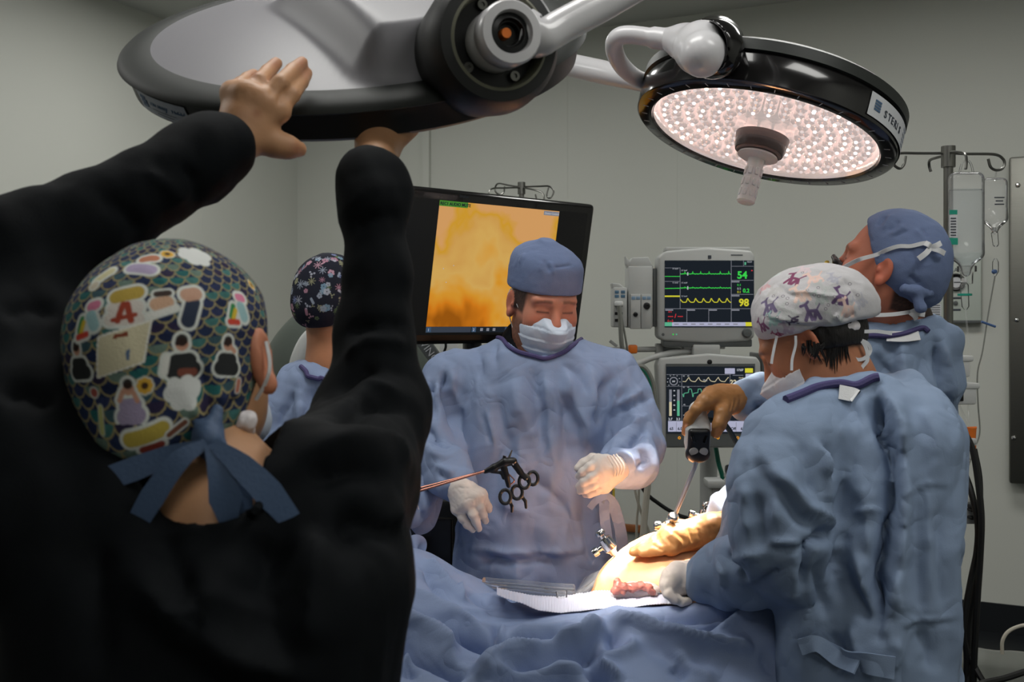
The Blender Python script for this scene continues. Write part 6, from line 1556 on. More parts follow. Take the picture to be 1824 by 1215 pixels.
# her gloved hand with a fine instrument
d = DW + .06
hp = hand_prims([(1272, 1024, d + .0), (1250, 1028, d)], [(1204, 1014, d - .02), (1194, 1026, d - .032), (1191, 1040, d - .034), (1197, 1053, d - .025)],
     [[(1204, 1014, d - .02), (1189, 1026, d - .03), (1185, 1042, d - .028), (1191, 1056, d - .018)], [(1194, 1026, d - .032), (1183, 1043, d - .046), (1189, 1059, d - .045), (1202, 1066, d - .036)],
      [(1191, 1040, d - .034), (1190, 1057, d - .052), (1201, 1068, d - .050), (1214, 1071, d - .04)], [(1197, 1053, d - .025), (1202, 1065, d - .042), (1214, 1072, d - .042), (1226, 1071, d - .03)]],
     [(1226, 1012, d + .01), (1206, 1012, d + .02), (1190, 1024, d + .03), (1182, 1038, d + .03)], wr=.030, pr=.0125, fs=1.02, kp=.012, kf=.0015)
V, Q = solid(hp, .0027, .02); V = crumple(V, Q, .0014, 55, (1, 1, 1)); link('glove', new_mesh('glove', V, Q), M['glove'], person)
t = thing('fine_forceps', 'thin dark forceps in the white gloved hand over the abdomen', 'forceps', P(1200, 1060, d - .02))
MB().tube([P(1171, 1057, d - .02), P(1200, 1057, d - .022), P(1232, 1064, d - .02)], [.0014, .0022, .0026], 8).build('blade', M['grey_dark'], t)
MB().tube([P(1222, 1070, d - .03), P(1240, 1062, d - .02), P(1252, 1056, d - .01)], [.0018, .0026, .0026], 8).build('handle', M['chrome'], t)

# ------------------------------------------------------------------ woman in floral cap behind the raised arm
person = thing('person', 'person in dark floral cap turned away, half hidden by a raised arm', 'person', (P(620, 0, 2.62)[0], 2.62, 0))
DB = 2.6
hd = Head(P(594, 536, DB), nrm(np.array([.42, .88, -.18])), (0, 0, 1), .97, P(592, 652, DB - .02))
hd.skin(srgb(186, 128, 94), person, female=True, hairline=lambda x, y, z: np.minimum(-.0 - y, z + .085) * 1.2, ext_w=[(P(592, 652, DB - .02), P(600, 700, DB), .058, .10)])
cap = hd.shell([((0, -.020, .026), (.090, .108, .098), .02), ((0, -.065, -.030), (.070, .058, .062), .04)], [((0, .075, .05), (0, .9, -.55)), ((0, -.08, -.088), (0, .3, -1))], 'surgical_cap', M['print'], person, wrinkle=.003, wr_scale=14, stretch=(1, 1, .3), subdiv=1)
hd_c = hd.w((0, -.01, .03)); rf = np.random.RandomState(12)
def paint_floral(V):
    V = V.astype(float); C = np.tile(np.array(srgb(32, 34, 46)[:3]), (len(V), 1))
    PAL = [(150, 160, 176), (178, 132, 150), (120, 150, 172), (150, 150, 120), (104, 122, 84), (190, 150, 166), (128, 140, 186), (168, 172, 186)]
    idx = rf.choice(len(V), 260)
    for i in idx:
        c0 = V[i]; k = rf.randint(5); colr = srgb(*PAL[rf.randint(len(PAL))]); an = rf.rand() * 6.3
        if k == 0: sh = [(0, 0, .2)] + [(.25 * math.cos(a), .25 * math.sin(a), .9 * math.cos(a), .9 * math.sin(a), .08) for a in np.arange(0, 6.28, .785)]
        elif k == 1: sh = [(.45 * math.cos(a), .45 * math.sin(a), .33) for a in np.arange(0, 6.28, 1.257)]
        elif k == 2: sh = [(-1, 0, 1, 0, .07)] + [(x, 0, x + .3, s * .45, .12) for x in (-.7, -.25, .2) for s in (-1, 1)]
        elif k == 3: sh = [(-.5, 0, .5, 0, .28)]
        else: sh = [(0, 0, .25), (.5, .3, .2), (-.4, .4, .2), (.1, -.55, .18)]
        stamp(V, C, c0, .007 + .006 * rf.rand(), an, sh, colr, .85, .0006)
    return C
paint(cap, paint_floral)
hd.mask(person, M['mask'], back=.03)
rows = [(594, 646, DB, .07, .065), (596, 656, DB, .12, .09), (600, 680, DB, .155, .11), (606, 740, DB, .17, .12), (610, 860, DB, .165, .125), (612, 980, DB, .175, .13), (612, 1450, DB, .21, .17)]
a1 = pc([(540, 690, DB - .02), (508, 740, DB - .04), (500, 820, DB - .08), (540, 880, DB - .2), (590, 890, DB - .3)], [.066, .062, .056, .052, .042])
a2 = pc([(660, 690, DB - .02), (708, 740, DB - .06), (738, 810, DB - .14), (748, 862, DB - .2), (730, 905, DB - .28)], [.066, .064, .056, .052, .046])
FB = [([(540, 700), (530, 760), (515, 815)], .014, .012, .6), ([(520, 690), (500, 730), (485, 770)], .012, -.010), ([(560, 680), (560, 730), (550, 790)], .014, -.010), ([(750, 790), (760, 830), (758, 870)], .010, .010), ([(745, 880), (758, 905), (762, 930)], .010, -.012)]
g, GV, GQ = gown('surgical_gown', person, M['gown'], rows, math.radians(20), [a1, a2], FB, neck=pc([(590, 600, DB), (594, 640, DB - .01)], [.066, .062]), crum=.006, cs=8, seed=9.1, cutz=.3)
ribbon('sleeve_flap', [P(772, 788, 2.42), P(776, 830, 2.40), P(772, 880, 2.38), P(758, 930, 2.36), P(738, 948, 2.36)], .020, 'gown', person, .002, (.3, -1, 0), widths=[.004, .02, .026, .024, .01])
band('collar', [pick(GV, *p, tol=10) + np.array([0, -.008, .002]) for p in ((533, 646), (540, 655), (552, 662), (562, 666), (572, 668), (582, 671), (592, 673), (620, 672))], .006, 'collar', person)
hp = hand_prims([(728, 905, DB - .29), (715, 900, DB - .32)], [(698, 884, DB - .36), (696, 892, DB - .37), (696, 900, DB - .36), (700, 908, DB - .35)],
     [[(698, 884, DB - .36), (686, 880, DB - .38), (680, 888, DB - .39), (684, 896, DB - .38)], [(696, 892, DB - .37), (684, 890, DB - .40), (680, 898, DB - .40), (686, 904, DB - .39)], [(696, 900, DB - .36), (686, 900, DB - .39), (684, 908, DB - .39), (690, 912, DB - .37)], [(700, 908, DB - .35), (692, 910, DB - .37), (690, 916, DB - .37), (696, 918, DB - .35)]],
     [(706, 890, DB - .33), (694, 880, DB - .33), (684, 882, DB - .34)], wr=.027, pr=.0135)
V, Q = solid(hp, .003, .02); link('glove', new_mesh('glove', V, Q), M['glove'], person)
hp = hand_prims([(588, 890, DB - .3), (604, 892, DB - .33)], [(622, 884, DB - .36), (624, 891, DB - .37), (624, 898, DB - .37), (620, 906, DB - .36)],
     [[(622, 884, DB - .36), (634, 884, DB - .38), (640, 892, DB - .38)], [(624, 891, DB - .37), (636, 894, DB - .39), (640, 902, DB - .39)], [(624, 898, DB - .37), (634, 903, DB - .39), (636, 911, DB - .38)], [(620, 906, DB - .36), (628, 911, DB - .37), (628, 918, DB - .36)]],
     [(612, 886, DB - .33), (624, 878, DB - .33), (634, 880, DB - .34)], wr=.027, pr=.0135)
V, Q = solid(hp, .003, .02); link('glove', new_mesh('glove', V, Q), M['glove'], person)
legs(person, P(612, 0, DB)[0], DB, .5, 'gown', foot=(.4, .9))
# ------------------------------------------------------------------ woman in black in front, holding the light
person = thing('person', 'person in black top and printed cap, both arms raised to a surgical light', 'person', (P(380, 0, .88)[0], .86, 0))
DF = .90
DH = .965
hdF = Head(P(330, 634, DH), nrm(np.array([.30, .94, .10])), (-.10, 0, 1), .955, P(400, 880, DF + .02))
R, O, sc = hdF.R, hdF.O, hdF.s
lw_, rw_ = P(392, 268, 1.13), P(668, 282, 1.15)
v = Vol((-.62, .70, 1.16), (-.05, 1.30, 1.95), .0034)
def he(c, r, k=.02, op='add'): v.ell(hdF.w(c), np.asarray(r) * sc, R, k, op)
he((0, -.014, .030), (.073, .096, .084)); he((0, .03, -.02), (.062, .063, .075), .03); he((0, .028, -.072), (.050, .054, .044), .03); he((0, .07, -.098), (.02, .018, .018), .025)
v.cone(hdF.w((0, .09, .004)), hdF.w((0, .108, -.036)), .0075, .0115, .012)
for s in (-1, 1):
    c0 = np.array([s * (.090 if s > 0 else .079), -.004, -.008]); v.cone(hdF.w((s * .07, -.005, -.008)), hdF.w(c0), .014, .010, .01); he(c0, (.0085, .018, .030), .008); he(c0 + np.array([s * .009, .005, .002]), (.006, .012, .020), .005, 'sub'); he(c0 + np.array([s * .003, .002, -.028]), (.008, .011, .011), .006)
v.cone(hdF.w((0, -.03, -.05)), P(402, 890, DF + .02), .050, .052, .02)
v.chain(pc([(400, 905, DF + .01), (395, 1010, DF + .01), (390, 1150, DF + .01)], [.058, .08, .08]), .03)
armL = pc([(120, 930, .90), (60, 800, .92), (30, 640, .97), (22, 510, 1.01), (150, 405, 1.05), (290, 322, 1.095), (385, 270, 1.13)], [.045, .042, .038, .035, .028, .024, .024])
armR = pc([(540, 920, .92), (600, 870, .99), (668, 740, 1.10), (668, 600, 1.13), (670, 480, 1.155), (668, 300, 1.215)], [.045, .042, .034, .027, .022, .024])
v.chain(armL, .03); v.chain(armR, .03)
d = 1.165
hL = hand_prims([(372, 276, d - .03), (424, 248, d - .012)], [(496, 197, d), (466, 180, d - .012), (440, 168, d - .010), (415, 166, d + .002)],
     [[(496, 197, d), (520, 168, d + .012), (536, 146, d + .045), (546, 131, d + .07)], [(468, 180, d - .012), (500, 148, d + .0), (522, 126, d + .035), (538, 112, d + .06)],
      [(441, 168, d - .010), (463, 145, d + .002), (478, 128, d + .035), (492, 113, d + .06)], [(416, 166, d + .002), (430, 152, d + .012), (442, 142, d + .035), (452, 134, d + .055)]],
     [(456, 244, d - .005), (488, 256, d + .005), (512, 262, d + .015), (533, 266, d + .03)], wr=.0275, pr=.0128, fr=(.0108, .0102, .0094, .0080), thr=(.018, .0145, .0125, .0095), kf=.003, kp=.012)
hR = hand_prims([(668, 290, 1.235), (674, 258, 1.270)], [(648, 226, 1.300), (664, 220, 1.307), (682, 218, 1.307), (698, 222, 1.300)],
     [[(648, 226, 1.300), (644, 208, 1.325), (642, 196, 1.330), (642, 190, 1.320)], [(664, 220, 1.307), (660, 200, 1.333), (659, 188, 1.337), (660, 182, 1.325)], [(682, 218, 1.307), (680, 198, 1.333), (680, 186, 1.337), (681, 180, 1.325)], [(698, 222, 1.300), (700, 206, 1.325), (701, 196, 1.330), (702, 190, 1.320)]],
     [(694, 252, 1.275), (716, 238, 1.280), (730, 228, 1.290), (739, 222, 1.295)], wr=.0275, pr=.0135)
for ch, kk in hL + hR: v.chain(ch, kk)
V, Q = v.mesh(1)
C = np.tile(np.array(srgb(184, 138, 102)[:3]), (len(V), 1)); x, y, dd = proj(V)
def tint(mask, col): C[:] = C * (1 - mask[:, None]) + np.array(col[:3]) * mask[:, None]
for (cx_, cy_, r_) in ((545, 130, 10), (538, 111, 11), (491, 112, 10), (452, 133, 8), (528, 266, 12)): tint(.45 * np.exp(-(((x - cx_) ** 2 + (y - cy_) ** 2) / r_ ** 2)) * (dd > 1.07), srgb(150, 86, 72))
tint(.55 * np.exp(-(((x - 458) ** 2 + (y - 202) ** 2) / 8 ** 2)) * (dd > 1.07), srgb(130, 62, 30))
tint(.25 * np.exp(-(((x - 425) ** 2 + (y - 205) ** 2) / 25 ** 2)) * (dd > 1.07), srgb(140, 100, 78))
ear = np.linalg.norm(V - hdF.w((.090, -.004, -.008)), axis=1) < .045; tint(.5 * ear, srgb(186, 96, 76))
V = folds(V, Q, [([(482, 172), (490, 160), (496, 150)], .002, -.002), ([(499, 188), (503, 176), (512, 162)], .0022, -.003), ([(446, 168), (454, 158)], .0018, -.0015), ([(525, 150), (530, 154)], .0015, -.001), ([(420, 168), (432, 160)], .0018, -.0015)])
me = new_mesh('body', V, Q); set_col(me, C); link('body', me, M['skin'], person)
# black long-sleeved top
rows = [(398, 905, DF, .075, .065), (396, 918, DF, .125, .085), (392, 940, DF, .16, .10), (386, 1000, DF - .005, .178, .115), (376, 1100, DF - .01, .175, .12), (362, 1215, DF - .015, .172, .125), (350, 1500, DF - .02, .165, .125), (350, 1700, DF - .02, .18, .135), (350, 2100, DF - .02, .19, .14)]
bL = pc([(210, 930, .90), (120, 925, .90), (55, 800, .92), (28, 640, .97), (20, 515, 1.01), (60, 455, 1.025), (150, 402, 1.05), (240, 355, 1.075), (320, 310, 1.10), (362, 284, 1.12), (388, 268, 1.13)], [.075, .082, .078, .068, .062, .056, .048, .041, .0385, .040, .041])
bR = pc([(470, 920, .91), (560, 910, .93), (615, 860, 1.0), (660, 760, 1.085), (668, 720, 1.105), (668, 600, 1.13), (671, 480, 1.15), (668, 380, 1.17), (664, 335, 1.185), (662, 318, 1.188)], [.08, .082, .072, .056, .052, .041, .0345, .0335, .036, .037])
FF = [([(600, 760), (660, 715), (735, 730)], .010, -.012), ([(600, 735), (660, 690), (730, 700)], .012, .010), ([(590, 700), (650, 655), (735, 665)], .009, -.010), ([(605, 640), (660, 605), (730, 610)], .009, .009), ([(612, 600), (660, 575), (728, 575)], .008, -.009), ([(520, 830), (600, 790), (690, 790), (740, 830)], .016, .014), ([(540, 860), (620, 830), (700, 850)], .014, -.014), ([(615, 390), (640, 400), (660, 385), (720, 380)], .007, -.007),
      ([(325, 290), (345, 320), (352, 370)], .006, -.007), ([(250, 300), (300, 330), (330, 370)], .009, .006), ([(180, 340), (230, 380), (260, 420)], .010, -.007), ([(0, 700), (50, 690), (105, 720)], .012, -.010), ([(0, 560), (60, 540), (110, 560)], .012, -.009),
      ([(230, 1015), (330, 1110), (420, 1180), (500, 1210)], .016, .014, .6), ([(330, 960), (370, 1060), (400, 1140)], .014, .010, .6), ([(560, 920), (560, 1030), (540, 1180)], .016, .014, .7), ([(480, 940), (470, 1010), (430, 1080)], .016, -.014), ([(600, 960), (640, 930), (690, 960)], .014, -.012), ([(660, 1000), (680, 930), (720, 900)], .014, .010), ([(170, 960), (175, 1080), (180, 1200)], .012, -.010), ([(290, 930), (310, 1000), (350, 1080)], .014, -.010), ([(420, 1160), (470, 1190), (530, 1200)], .008, .010)]
g, GV, GQ = gown('black_top', person, M['black'], rows, 0.0, [bL, bR], FF, neck=pc([(360, 740, DF), (402, 886, DF + .0), (412, 896, DF - .03)], [.072, .062, .045]), crum=.0028, cs=11, seed=3.3, cutz=.78, vox=.0055, gain=1.2)
# cuff hems and collar
MB().tube([np.asarray(bL[-1][:3]) + (R_ := nrm(np.asarray(bL[-1][:3]) - np.asarray(bL[-3][:3]))) * .012 + (np.cross(R_, (0, 0, 1)) * math.cos(a) + np.cross(np.cross(R_, (0, 0, 1)), R_) * math.sin(a)) * .0395 for a in np.linspace(0, 2 * math.pi, 28)[:-1]], .003, 6, closed=True).build('cuff_hem', M['black'], person)
band('neckband', [pick(GV, *p, tol=12) for p in ((320, 850), (345, 880), (380, 902), (415, 912), (450, 905), (470, 885))], .004, 'black', person)
legs(person, P(350, 0, DF)[0], DF - .02, .85, 'black', foot=(0, 1))
# printed cap
cap = hdF.shell([((0, -.016, .020), (.0905, .112, .098), .02), ((0, -.050, -.045), (.078, .066, .055), .04), ((.01, -.092, -.062), (.03, .03, .03), .03)], [((0, .07, .075), (0, .95, -.62)), ((0, -.06, -.098), (0, .10, -1))], 'surgical_cap', M['print'], person, wrinkle=.0030, wr_scale=12, stretch=(1, 1, .5), subdiv=2, vox=.0033, seed=1.7,
                 foldspec=[([(360, 640), (375, 690), (385, 740), (380, 780)], .008, -.008), ([(400, 690), (395, 740), (385, 780)], .007, .006), ([(345, 720), (365, 750), (375, 780)], .007, .005), ([(430, 700), (410, 745), (392, 778)], .007, -.006)])
hd_c = hdF.w((0, -.016, .02)); rc = np.random.RandomState(5)
def paint_cap(V):
    V = V.astype(float); L = to_local(V, hdF.O, hdF.R, hdF.s) - np.array([0, -.016, .02])
    az = np.arctan2(L[:, 0], -L[:, 1]); el = np.arctan2(L[:, 2], np.hypot(L[:, 0], L[:, 1])); u, w = az * .095, el * .100
    n = len(V); C = np.tile(np.array(srgb(30, 38, 62)[:3]), (n, 1))
    wd, ht = .0165, .0088; rr = wd * .56
    best = np.full(n, 9.0); done = np.zeros(n, bool); cid = np.zeros((n, 2), int)
    j0 = np.floor(w / ht).astype(int)
    for dj in (2, 1, 0, -1, -2):                   # each scale hangs below its centre; upper rows lie on top
        j = j0 + dj; off = (j % 2) * .5
        i = np.round(u / wd - off).astype(int); cx_ = (i + off) * wd; cy_ = j * ht
        dist = np.hypot(u - cx_, w - cy_); inside = (dist < rr) & (w <= cy_) & ~done
        best[inside] = dist[inside]; cid[inside, 0] = i[inside]; cid[inside, 1] = j[inside]; done |= inside
    h = ((cid[:, 0] * 73856093) ^ (cid[:, 1] * 19349663)) % 11
    PAL = [srgb(*q)[:3] for q in ((34, 44, 74), (38, 50, 80), (30, 38, 66), (40, 96, 96), (64, 110, 108), (46, 40, 66), (34, 44, 74), (58, 84, 92), (36, 48, 78), (100, 120, 110), (44, 52, 84))]
    C = np.array(PAL)[h]
    C = C * (1 + .18 * noise3(V * 240))[:, None]
    ln = 1 - smooth(.0005, .0010, np.abs(best - rr + .0007)); C = C * (1 - ln[:, None]) + np.array(srgb(150, 138, 98)[:3]) * ln[:, None]
    def S(px_, py_, size_px, shapes, ang=0.0, outline=.16):
        c0 = pick(V, px_, py_, 5); sz = size_px * .97 / 2000.0
        allsh = [s_ for sh, _ in shapes for s_ in sh]
        if outline: stamp(V, C, c0, sz, ang, [tuple(s_[:-1]) + (s_[-1] + outline,) for s_ in allsh], srgb(210, 214, 208), .95)
        for sh, colr in shapes: stamp(V, C, c0, sz, ang, sh, srgb(*colr), .97)
    SK, BK, WH = (190, 140, 116), (18, 20, 24), (214, 214, 208)
    bust = lambda top: [([(-.45, -.85, .45, -.85, .42), (-.3, -.4, .3, -.4, .38)], top), ([(0, .42, .32)], SK), ([(0, .62, .30), (-.2, .5, .14)], (34, 26, 26))]
    S(330, 628, 36, bust(BK) + [([(-.75, -.2, -.9, -.9, .16)], WH), ([(-.1, -.95, .5, -1.0, .2)], (120, 70, 56))], .05)
    S(410, 630, 33, bust(BK) + [([(.5, .1, .2, .3, .14)], SK)], -.1)
    S(135, 640, 32, bust(BK), .1)
    S(229, 712, 34, [([(-.3, -.9, .35, -.9, .42), (-.2, -.4, .25, -.4, .36)], (150, 138, 166)), ([(0, .4, .3), (-.5, -.1, -.3, .3, .13), (.4, -.2, .25, .2, .12)], SK), ([(0, .66, .26)], (40, 30, 28))], .08)
    S(258, 462, 30, [([(-.5, -.7, .6, -.6, .4)], (166, 152, 182)), ([(-.2, .2, .3, .5, .32)], (176, 112, 84))], -.2)
    S(226, 548, 34, [([(-.7, -.5, .6, -.5, .35), (-.5, .1, .5, .1, .4)], (206, 198, 190)), ([(-.5, .75, .5, .95, .38)], (176, 150, 62)), ([(-.35, -.6, -.1, .3, .16), (.3, -.6, .1, .3, .16), (-.6, -.55, .5, -.3, .12)], (150, 56, 34))], .1)
    S(291, 538, 26, [([(-.3, 0, .3, .1, .5)], (198, 160, 132)), ([(-.3, .75, .5, .8, .22)], (60, 44, 40)), ([(-.8, -.8, .8, -.3, .2)], WH)], .1)
    S(345, 540, 36, [([(-.1, -.9, .1, .1, .36)], (30, 42, 66)), ([(-.2, .45, .2, .6, .36)], (190, 150, 128))], -.1)
    for px_, py_, a_ in ((152, 568, .1), (428, 548, -.2)):
        S(px_, py_, 36, [([(.1, .7, .4, .75, .25)], (206, 120, 150)), ([(.2, .2, .45, -.3, .30)], (150, 186, 190)), ([(-.35, .1, -.5, -.5, .16)], (40, 130, 70)), ([(-.2, -.1, -.35, -.6, .14)], (206, 176, 50)), ([(-.6, -.8, .0, -.7, .16)], (196, 60, 44))], a_)
    for px_, py_, sz in ((330, 703, 36), (350, 452, 36)): S(px_, py_, sz, [([(0, 0, .5), (.5, .1, .38), (-.5, 0, .36), (.2, .4, .34), (-.2, -.4, .34), (.3, -.4, .34), (-.4, .4, .3)], (206, 208, 206))], 0, .05); 
    for px_, py_, sz in ((262, 688, 15), (300, 448, 13), (452, 505, 12)): S(px_, py_, sz, [([(.6 * math.cos(a), .6 * math.sin(a), .36) for a in np.arange(0, 6.28, .785)], (206, 160, 50)), ([(0, 0, .4)], (60, 36, 20))], 0, .15)
    S(262, 786, 36, [([(-.7, .1, .8, .2, .36)], (180, 160, 64)), ([(-.2, -.5, .6, -.5, .2)], (130, 44, 30))], .15)
    S(186, 486, 28, [([(-.5, -.3, .3, .3, .3)], (196, 190, 150))], .3); S(165, 505, 18, [([(0, 0, .5)], (190, 180, 160))], 0)
    S(163, 700, 14, [([(0, 0, .6)], (150, 70, 60))], 0); S(176, 745, 26, [([(-.1, -.8, .1, .6, .2)], (176, 176, 110))], .2, .05); S(428, 690, 14, [([(-.1, -.5, .1, .5, .4)], (176, 110, 90))], 0); S(320, 765, 22, [([(-.6, -.4, .6, .4, .22)], (120, 70, 50))], 0)
    # cream parcel print: a leaning quadrilateral
    c0 = pick(V, 219, 626, 5); n_ = nrm(c0 - hd_c); U = nrm(np.cross((0, 0, 1), n_)); Wv = np.cross(n_, U); q = V - c0; a, b = q @ U * 2000, q @ Wv * 2000; near = (q @ n_) > -.03
    def quad(pts, colr):
        m = near.copy()
        for (x0, y0), (x1, y1) in zip(pts, pts[1:] + pts[:1]): m &= ((x1 - x0) * (b - y0) - (y1 - y0) * (a - x0)) < 0
        C[m] = np.array(srgb(*colr)[:3])
    quad([(-40, 24), (48, 52), (38, -22), (-46, -50)], (220, 218, 208)); quad([(-37, 21), (44, 47), (35, -20), (-43, -46)], (206, 198, 168))
    quad([(-12, 26), (12, 32), (11, 24), (-13, 19)], (130, 70, 50)); quad([(9, 0), (15, 2), (14, -16), (8, -18)], (90, 110, 140))
    return C
paint(cap, paint_cap)
kb = P(372, 785, .862)
V, Q = solid([([tuple(kb) + (.010,), tuple(kb + np.array([.006, .0, -.010])) + (.009,)], .01), ([tuple(P(352, 752, .868)) + (.004,), tuple(kb) + (.009,)], .01), ([tuple(P(388, 730, .876)) + (.004,), tuple(kb) + (.009,)], .01)], .0025)
link('cap_knot', new_mesh('cap_knot', crumple(V, Q, .004, 45), Q), M['ribbon'], cap)
for pts, ws in (([(368, 790, 0.837), (320, 820, 0.830), (272, 885, 0.830), (226, 965, 0.835)], [.005, .011, .013, .010]), ([(362, 790, 0.842), (300, 812, 0.845), (240, 835, 0.845), (165, 862, 0.845)], [.005, .011, .013, .012]),
                ([(374, 792, 0.835), (392, 840, 0.830), (402, 890, 0.830), (412, 970, 0.835)], [.006, .013, .017, .003]), ([(380, 790, 0.835), (430, 830, 0.830), (480, 880, 0.830), (550, 965, 0.840)], [.006, .013, .015, .008]), ([(378, 795, 0.840), (405, 850, 0.840), (430, 890, 0.840), (444, 935, 0.845)], [.005, .011, .012, .003])):
    ribbon('cap_ribbon', [P(*p) for p in pts], .012, 'ribbon', cap, .0008, (.15, -1, .2), widths=[.8 * q for q in ws])
# her mask, its strap behind the ear and the tie at the cheek
V, Q = solid([([tuple(hdF.w((.004, .085, -.060))) + (.022,), tuple(hdF.w((.0, .090, -.085))) + (.022,), tuple(hdF.w((-.03, .085, -.075))) + (.03,)], .02)], .003)
link('face_mask', new_mesh('face_mask', V, Q), M['mask'], person)
V, Q = solid([([tuple(P(424, 752, .918)) + (.005,), tuple(P(436, 748, .920)) + (.008,), tuple(P(444, 766, .925)) + (.005,)], .008)], .0022); link('mask_tie', new_mesh('mask_tie', crumple(V, Q, .004, 60), Q), M['mask_pink'], person)
ribbon('ear_loop', [P(474, 608, .925), P(480, 640, .924), P(479, 664, .924), P(470, 688, .928), P(456, 712, .935)], .0016, 'elastic', person, .0008, (.6, -1, 0))
# ------------------------------------------------------------------ patient, table, drapes
AX = nrm(np.array([.57, .82, 0])); SX = np.array([AX[1], -AX[0], 0]); PC0 = np.array([.36, 2.10, 0])
def pt(s, w, z): return PC0 + AX * s + SX * w + np.array([0, 0, z])
RTb = np.array([AX, -SX, [0, 0, 1]])
t = thing('operating_table', 'steel operating table mostly hidden under the blue drapes', 'table', pt(.1, 0, 0))
MB().box(pt(.34, 0, .80), (1.30, .46, .06), RTb, .015).build('table_top', M['steel'], t)
MB().box(pt(.34, 0, .845), (1.28, .45, .05), RTb, .02).build('mattress', M['black'], t)
MB().box(pt(.15, 0, .42), (.30, .26, .72), RTb, .03).build('column', M['steel'], t)
MB().box(pt(.15, 0, .05), (.9, .5, .09), RTb, .03).build('base', M['steel'], t)
person = thing('person', 'patient lying under blue drapes with only the lit abdomen bare', 'person', pt(.1, 0, .87))
v = Vol((-.35, 1.45, .40), (1.25, 3.15, 1.28), .0075)
v.ell(P(1203, 1085, 2.13), (.25, .165, .165), RTb, .03)
v.ell(pt(.32, 0, .97), (.26, .19, .11), RTb, .08); v.cone(pt(.62, 0, .97), pt(.70, 0, .97), .055, .055, .03); v.ell(pt(.84, 0, .975), (.115, .077, .095), RTb, .03)
for s in (-1, 1): v.cone(pt(-.12, s * .09, .935), pt(-.36, s * .10, .90), .075, .055, .05); v.cone(pt(-.36, s * .10, .90), pt(-.38, s * .10, .50), .055, .042, .02); v.cone(pt(-.38, s * .10, .50), pt(-.47, s * .10, .46), .036, .03, .02)
for s in (-1, 1): v.cone(pt(.50, s * .17, .96), pt(.05, s * .235, .93), .05, .04, .04)
V, Q = v.mesh(2); V = crumple(V, Q, .003, 14, (1, 1, 1), 0, False)
link('body', new_mesh('body', V, Q), M['belly'], person); BODY = V
# drape: thin-plate surface through measured points, with the folds as relief
CPX = [(640, 1010, 2.02), (690, 992, 2.08), (735, 978, 2.16), (760, 986, 2.2), (810, 1012, 2.22), (860, 1036, 2.22), (900, 1052, 2.22), (960, 1066, 2.22), (1020, 1074, 2.2),
       (640, 1060, 1.90), (700, 1050, 1.95), (760, 1056, 1.98), (830, 1072, 2.0), (900, 1088, 2.02), (1000, 1090, 2.05), (1100, 1084, 2.04), (1180, 1080, 2.0), (1240, 1074, 1.945),
       (640, 1110, 1.82), (704, 1092, 1.85), (800, 1112, 1.87), (890, 1112, 1.88), (1000, 1098, 1.88), (1100, 1088, 1.88), (1200, 1078, 1.88), (1280, 1067, 1.87), (1340, 1063, 1.86), (1380, 1074, 1.85), (1405, 1110, 1.84),
       (700, 1160, 1.77), (800, 1160, 1.79), (900, 1160, 1.80), (1000, 1150, 1.81), (1100, 1140, 1.81), (1200, 1130, 1.81), (1300, 1120, 1.80), (1370, 1125, 1.80),
       (640, 1230, 1.68), (700, 1222, 1.70), (800, 1220, 1.72), (900, 1220, 1.735), (1050, 1218, 1.74), (1200, 1212, 1.745), (1330, 1200, 1.75), (1412, 1215, 1.76), (1300, 1040, 2.05), (1350, 1040, 2.02)]
A = np.array([P(*p) for p in CPX]); A = np.vstack([A, [(-.75, 1.75, .98), (-.75, 2.1, 1.0), (-.6, 2.45, .90), (-.3, 2.50, .86), (0.0, 2.50, .86), (-.5, 1.60, .88), (.0, 1.60, .86), (.4, 1.60, .84), (.55, 1.65, .84), (.62, 1.9, .95)]])
def U_(r2): return np.where(r2 > 1e-12, r2 * np.log(r2 + 1e-12), 0)
n = len(A); K = U_(((A[:, None, :2] - A[None, :, :2]) ** 2).sum(-1)) + np.eye(n) * 2e-4; Pm = np.hstack([np.ones((n, 1)), A[:, :2]])
sol = np.linalg.solve(np.block([[K, Pm], [Pm.T, np.zeros((3, 3))]]), np.concatenate([A[:, 2], np.zeros(3)]))
def tps(XY): return U_(((XY[:, None, :] - A[None, :, :2]) ** 2).sum(-1)) @ sol[:n] + sol[n] + XY @ sol[n + 1:]
NX, NY = 300, 190
xs = np.linspace(-.72, .545, NX)
G = []
for j in range(NY):
    for_y = np.linspace(1.66, 2.44, NY)[j]
    xr = xs.copy(); 
    G.append(np.stack([xr, np.full(NX, for_y)], 1))
G = np.concatenate(G); Z = np.concatenate([tps(G[i:i + 8000]) for i in range(0, len(G), 8000)])
edge = smooth(.50, .56, G[:, 0] - .10 * (G[:, 1] - 1.8)); Z = Z - .10 * edge
Z = np.minimum(Z, 1.17)
V = np.hstack([G, Z[:, None]]).reshape(NY, NX, 3)
sk = []                                                # hanging skirt in front
for k in range(1, 15):
    row = V[0].copy(); row[:, 2] = V[0][:, 2] - .05 * k; row[:, 1] -= .012 * math.sin(min(k / 3, 1.57)) + .015 * noise3(np.stack([row[:, 0] * 6, row[:, 0] * 0 + 3, row[:, 2] * .5], 1)) * min(k / 4, 1); sk.append(row)
V = np.concatenate([np.array(sk[::-1]), V]).reshape(-1, 3); NYT = NY + 14
Q = np.array([(j * NX + i, j * NX + i + 1, (j + 1) * NX + i + 1, (j + 1) * NX + i) for j in range(NYT - 1) for i in range(NX - 1)])
N = normals(V, Q)
if N[len(N) // 2, 2] < 0: Q = Q[:, ::-1]
V = crumple(V, Q, .0025, 9, (1, 1, 1), 2.0); V = creases(V, Q, .005, 7, 4, 5, (1, 1, .3))
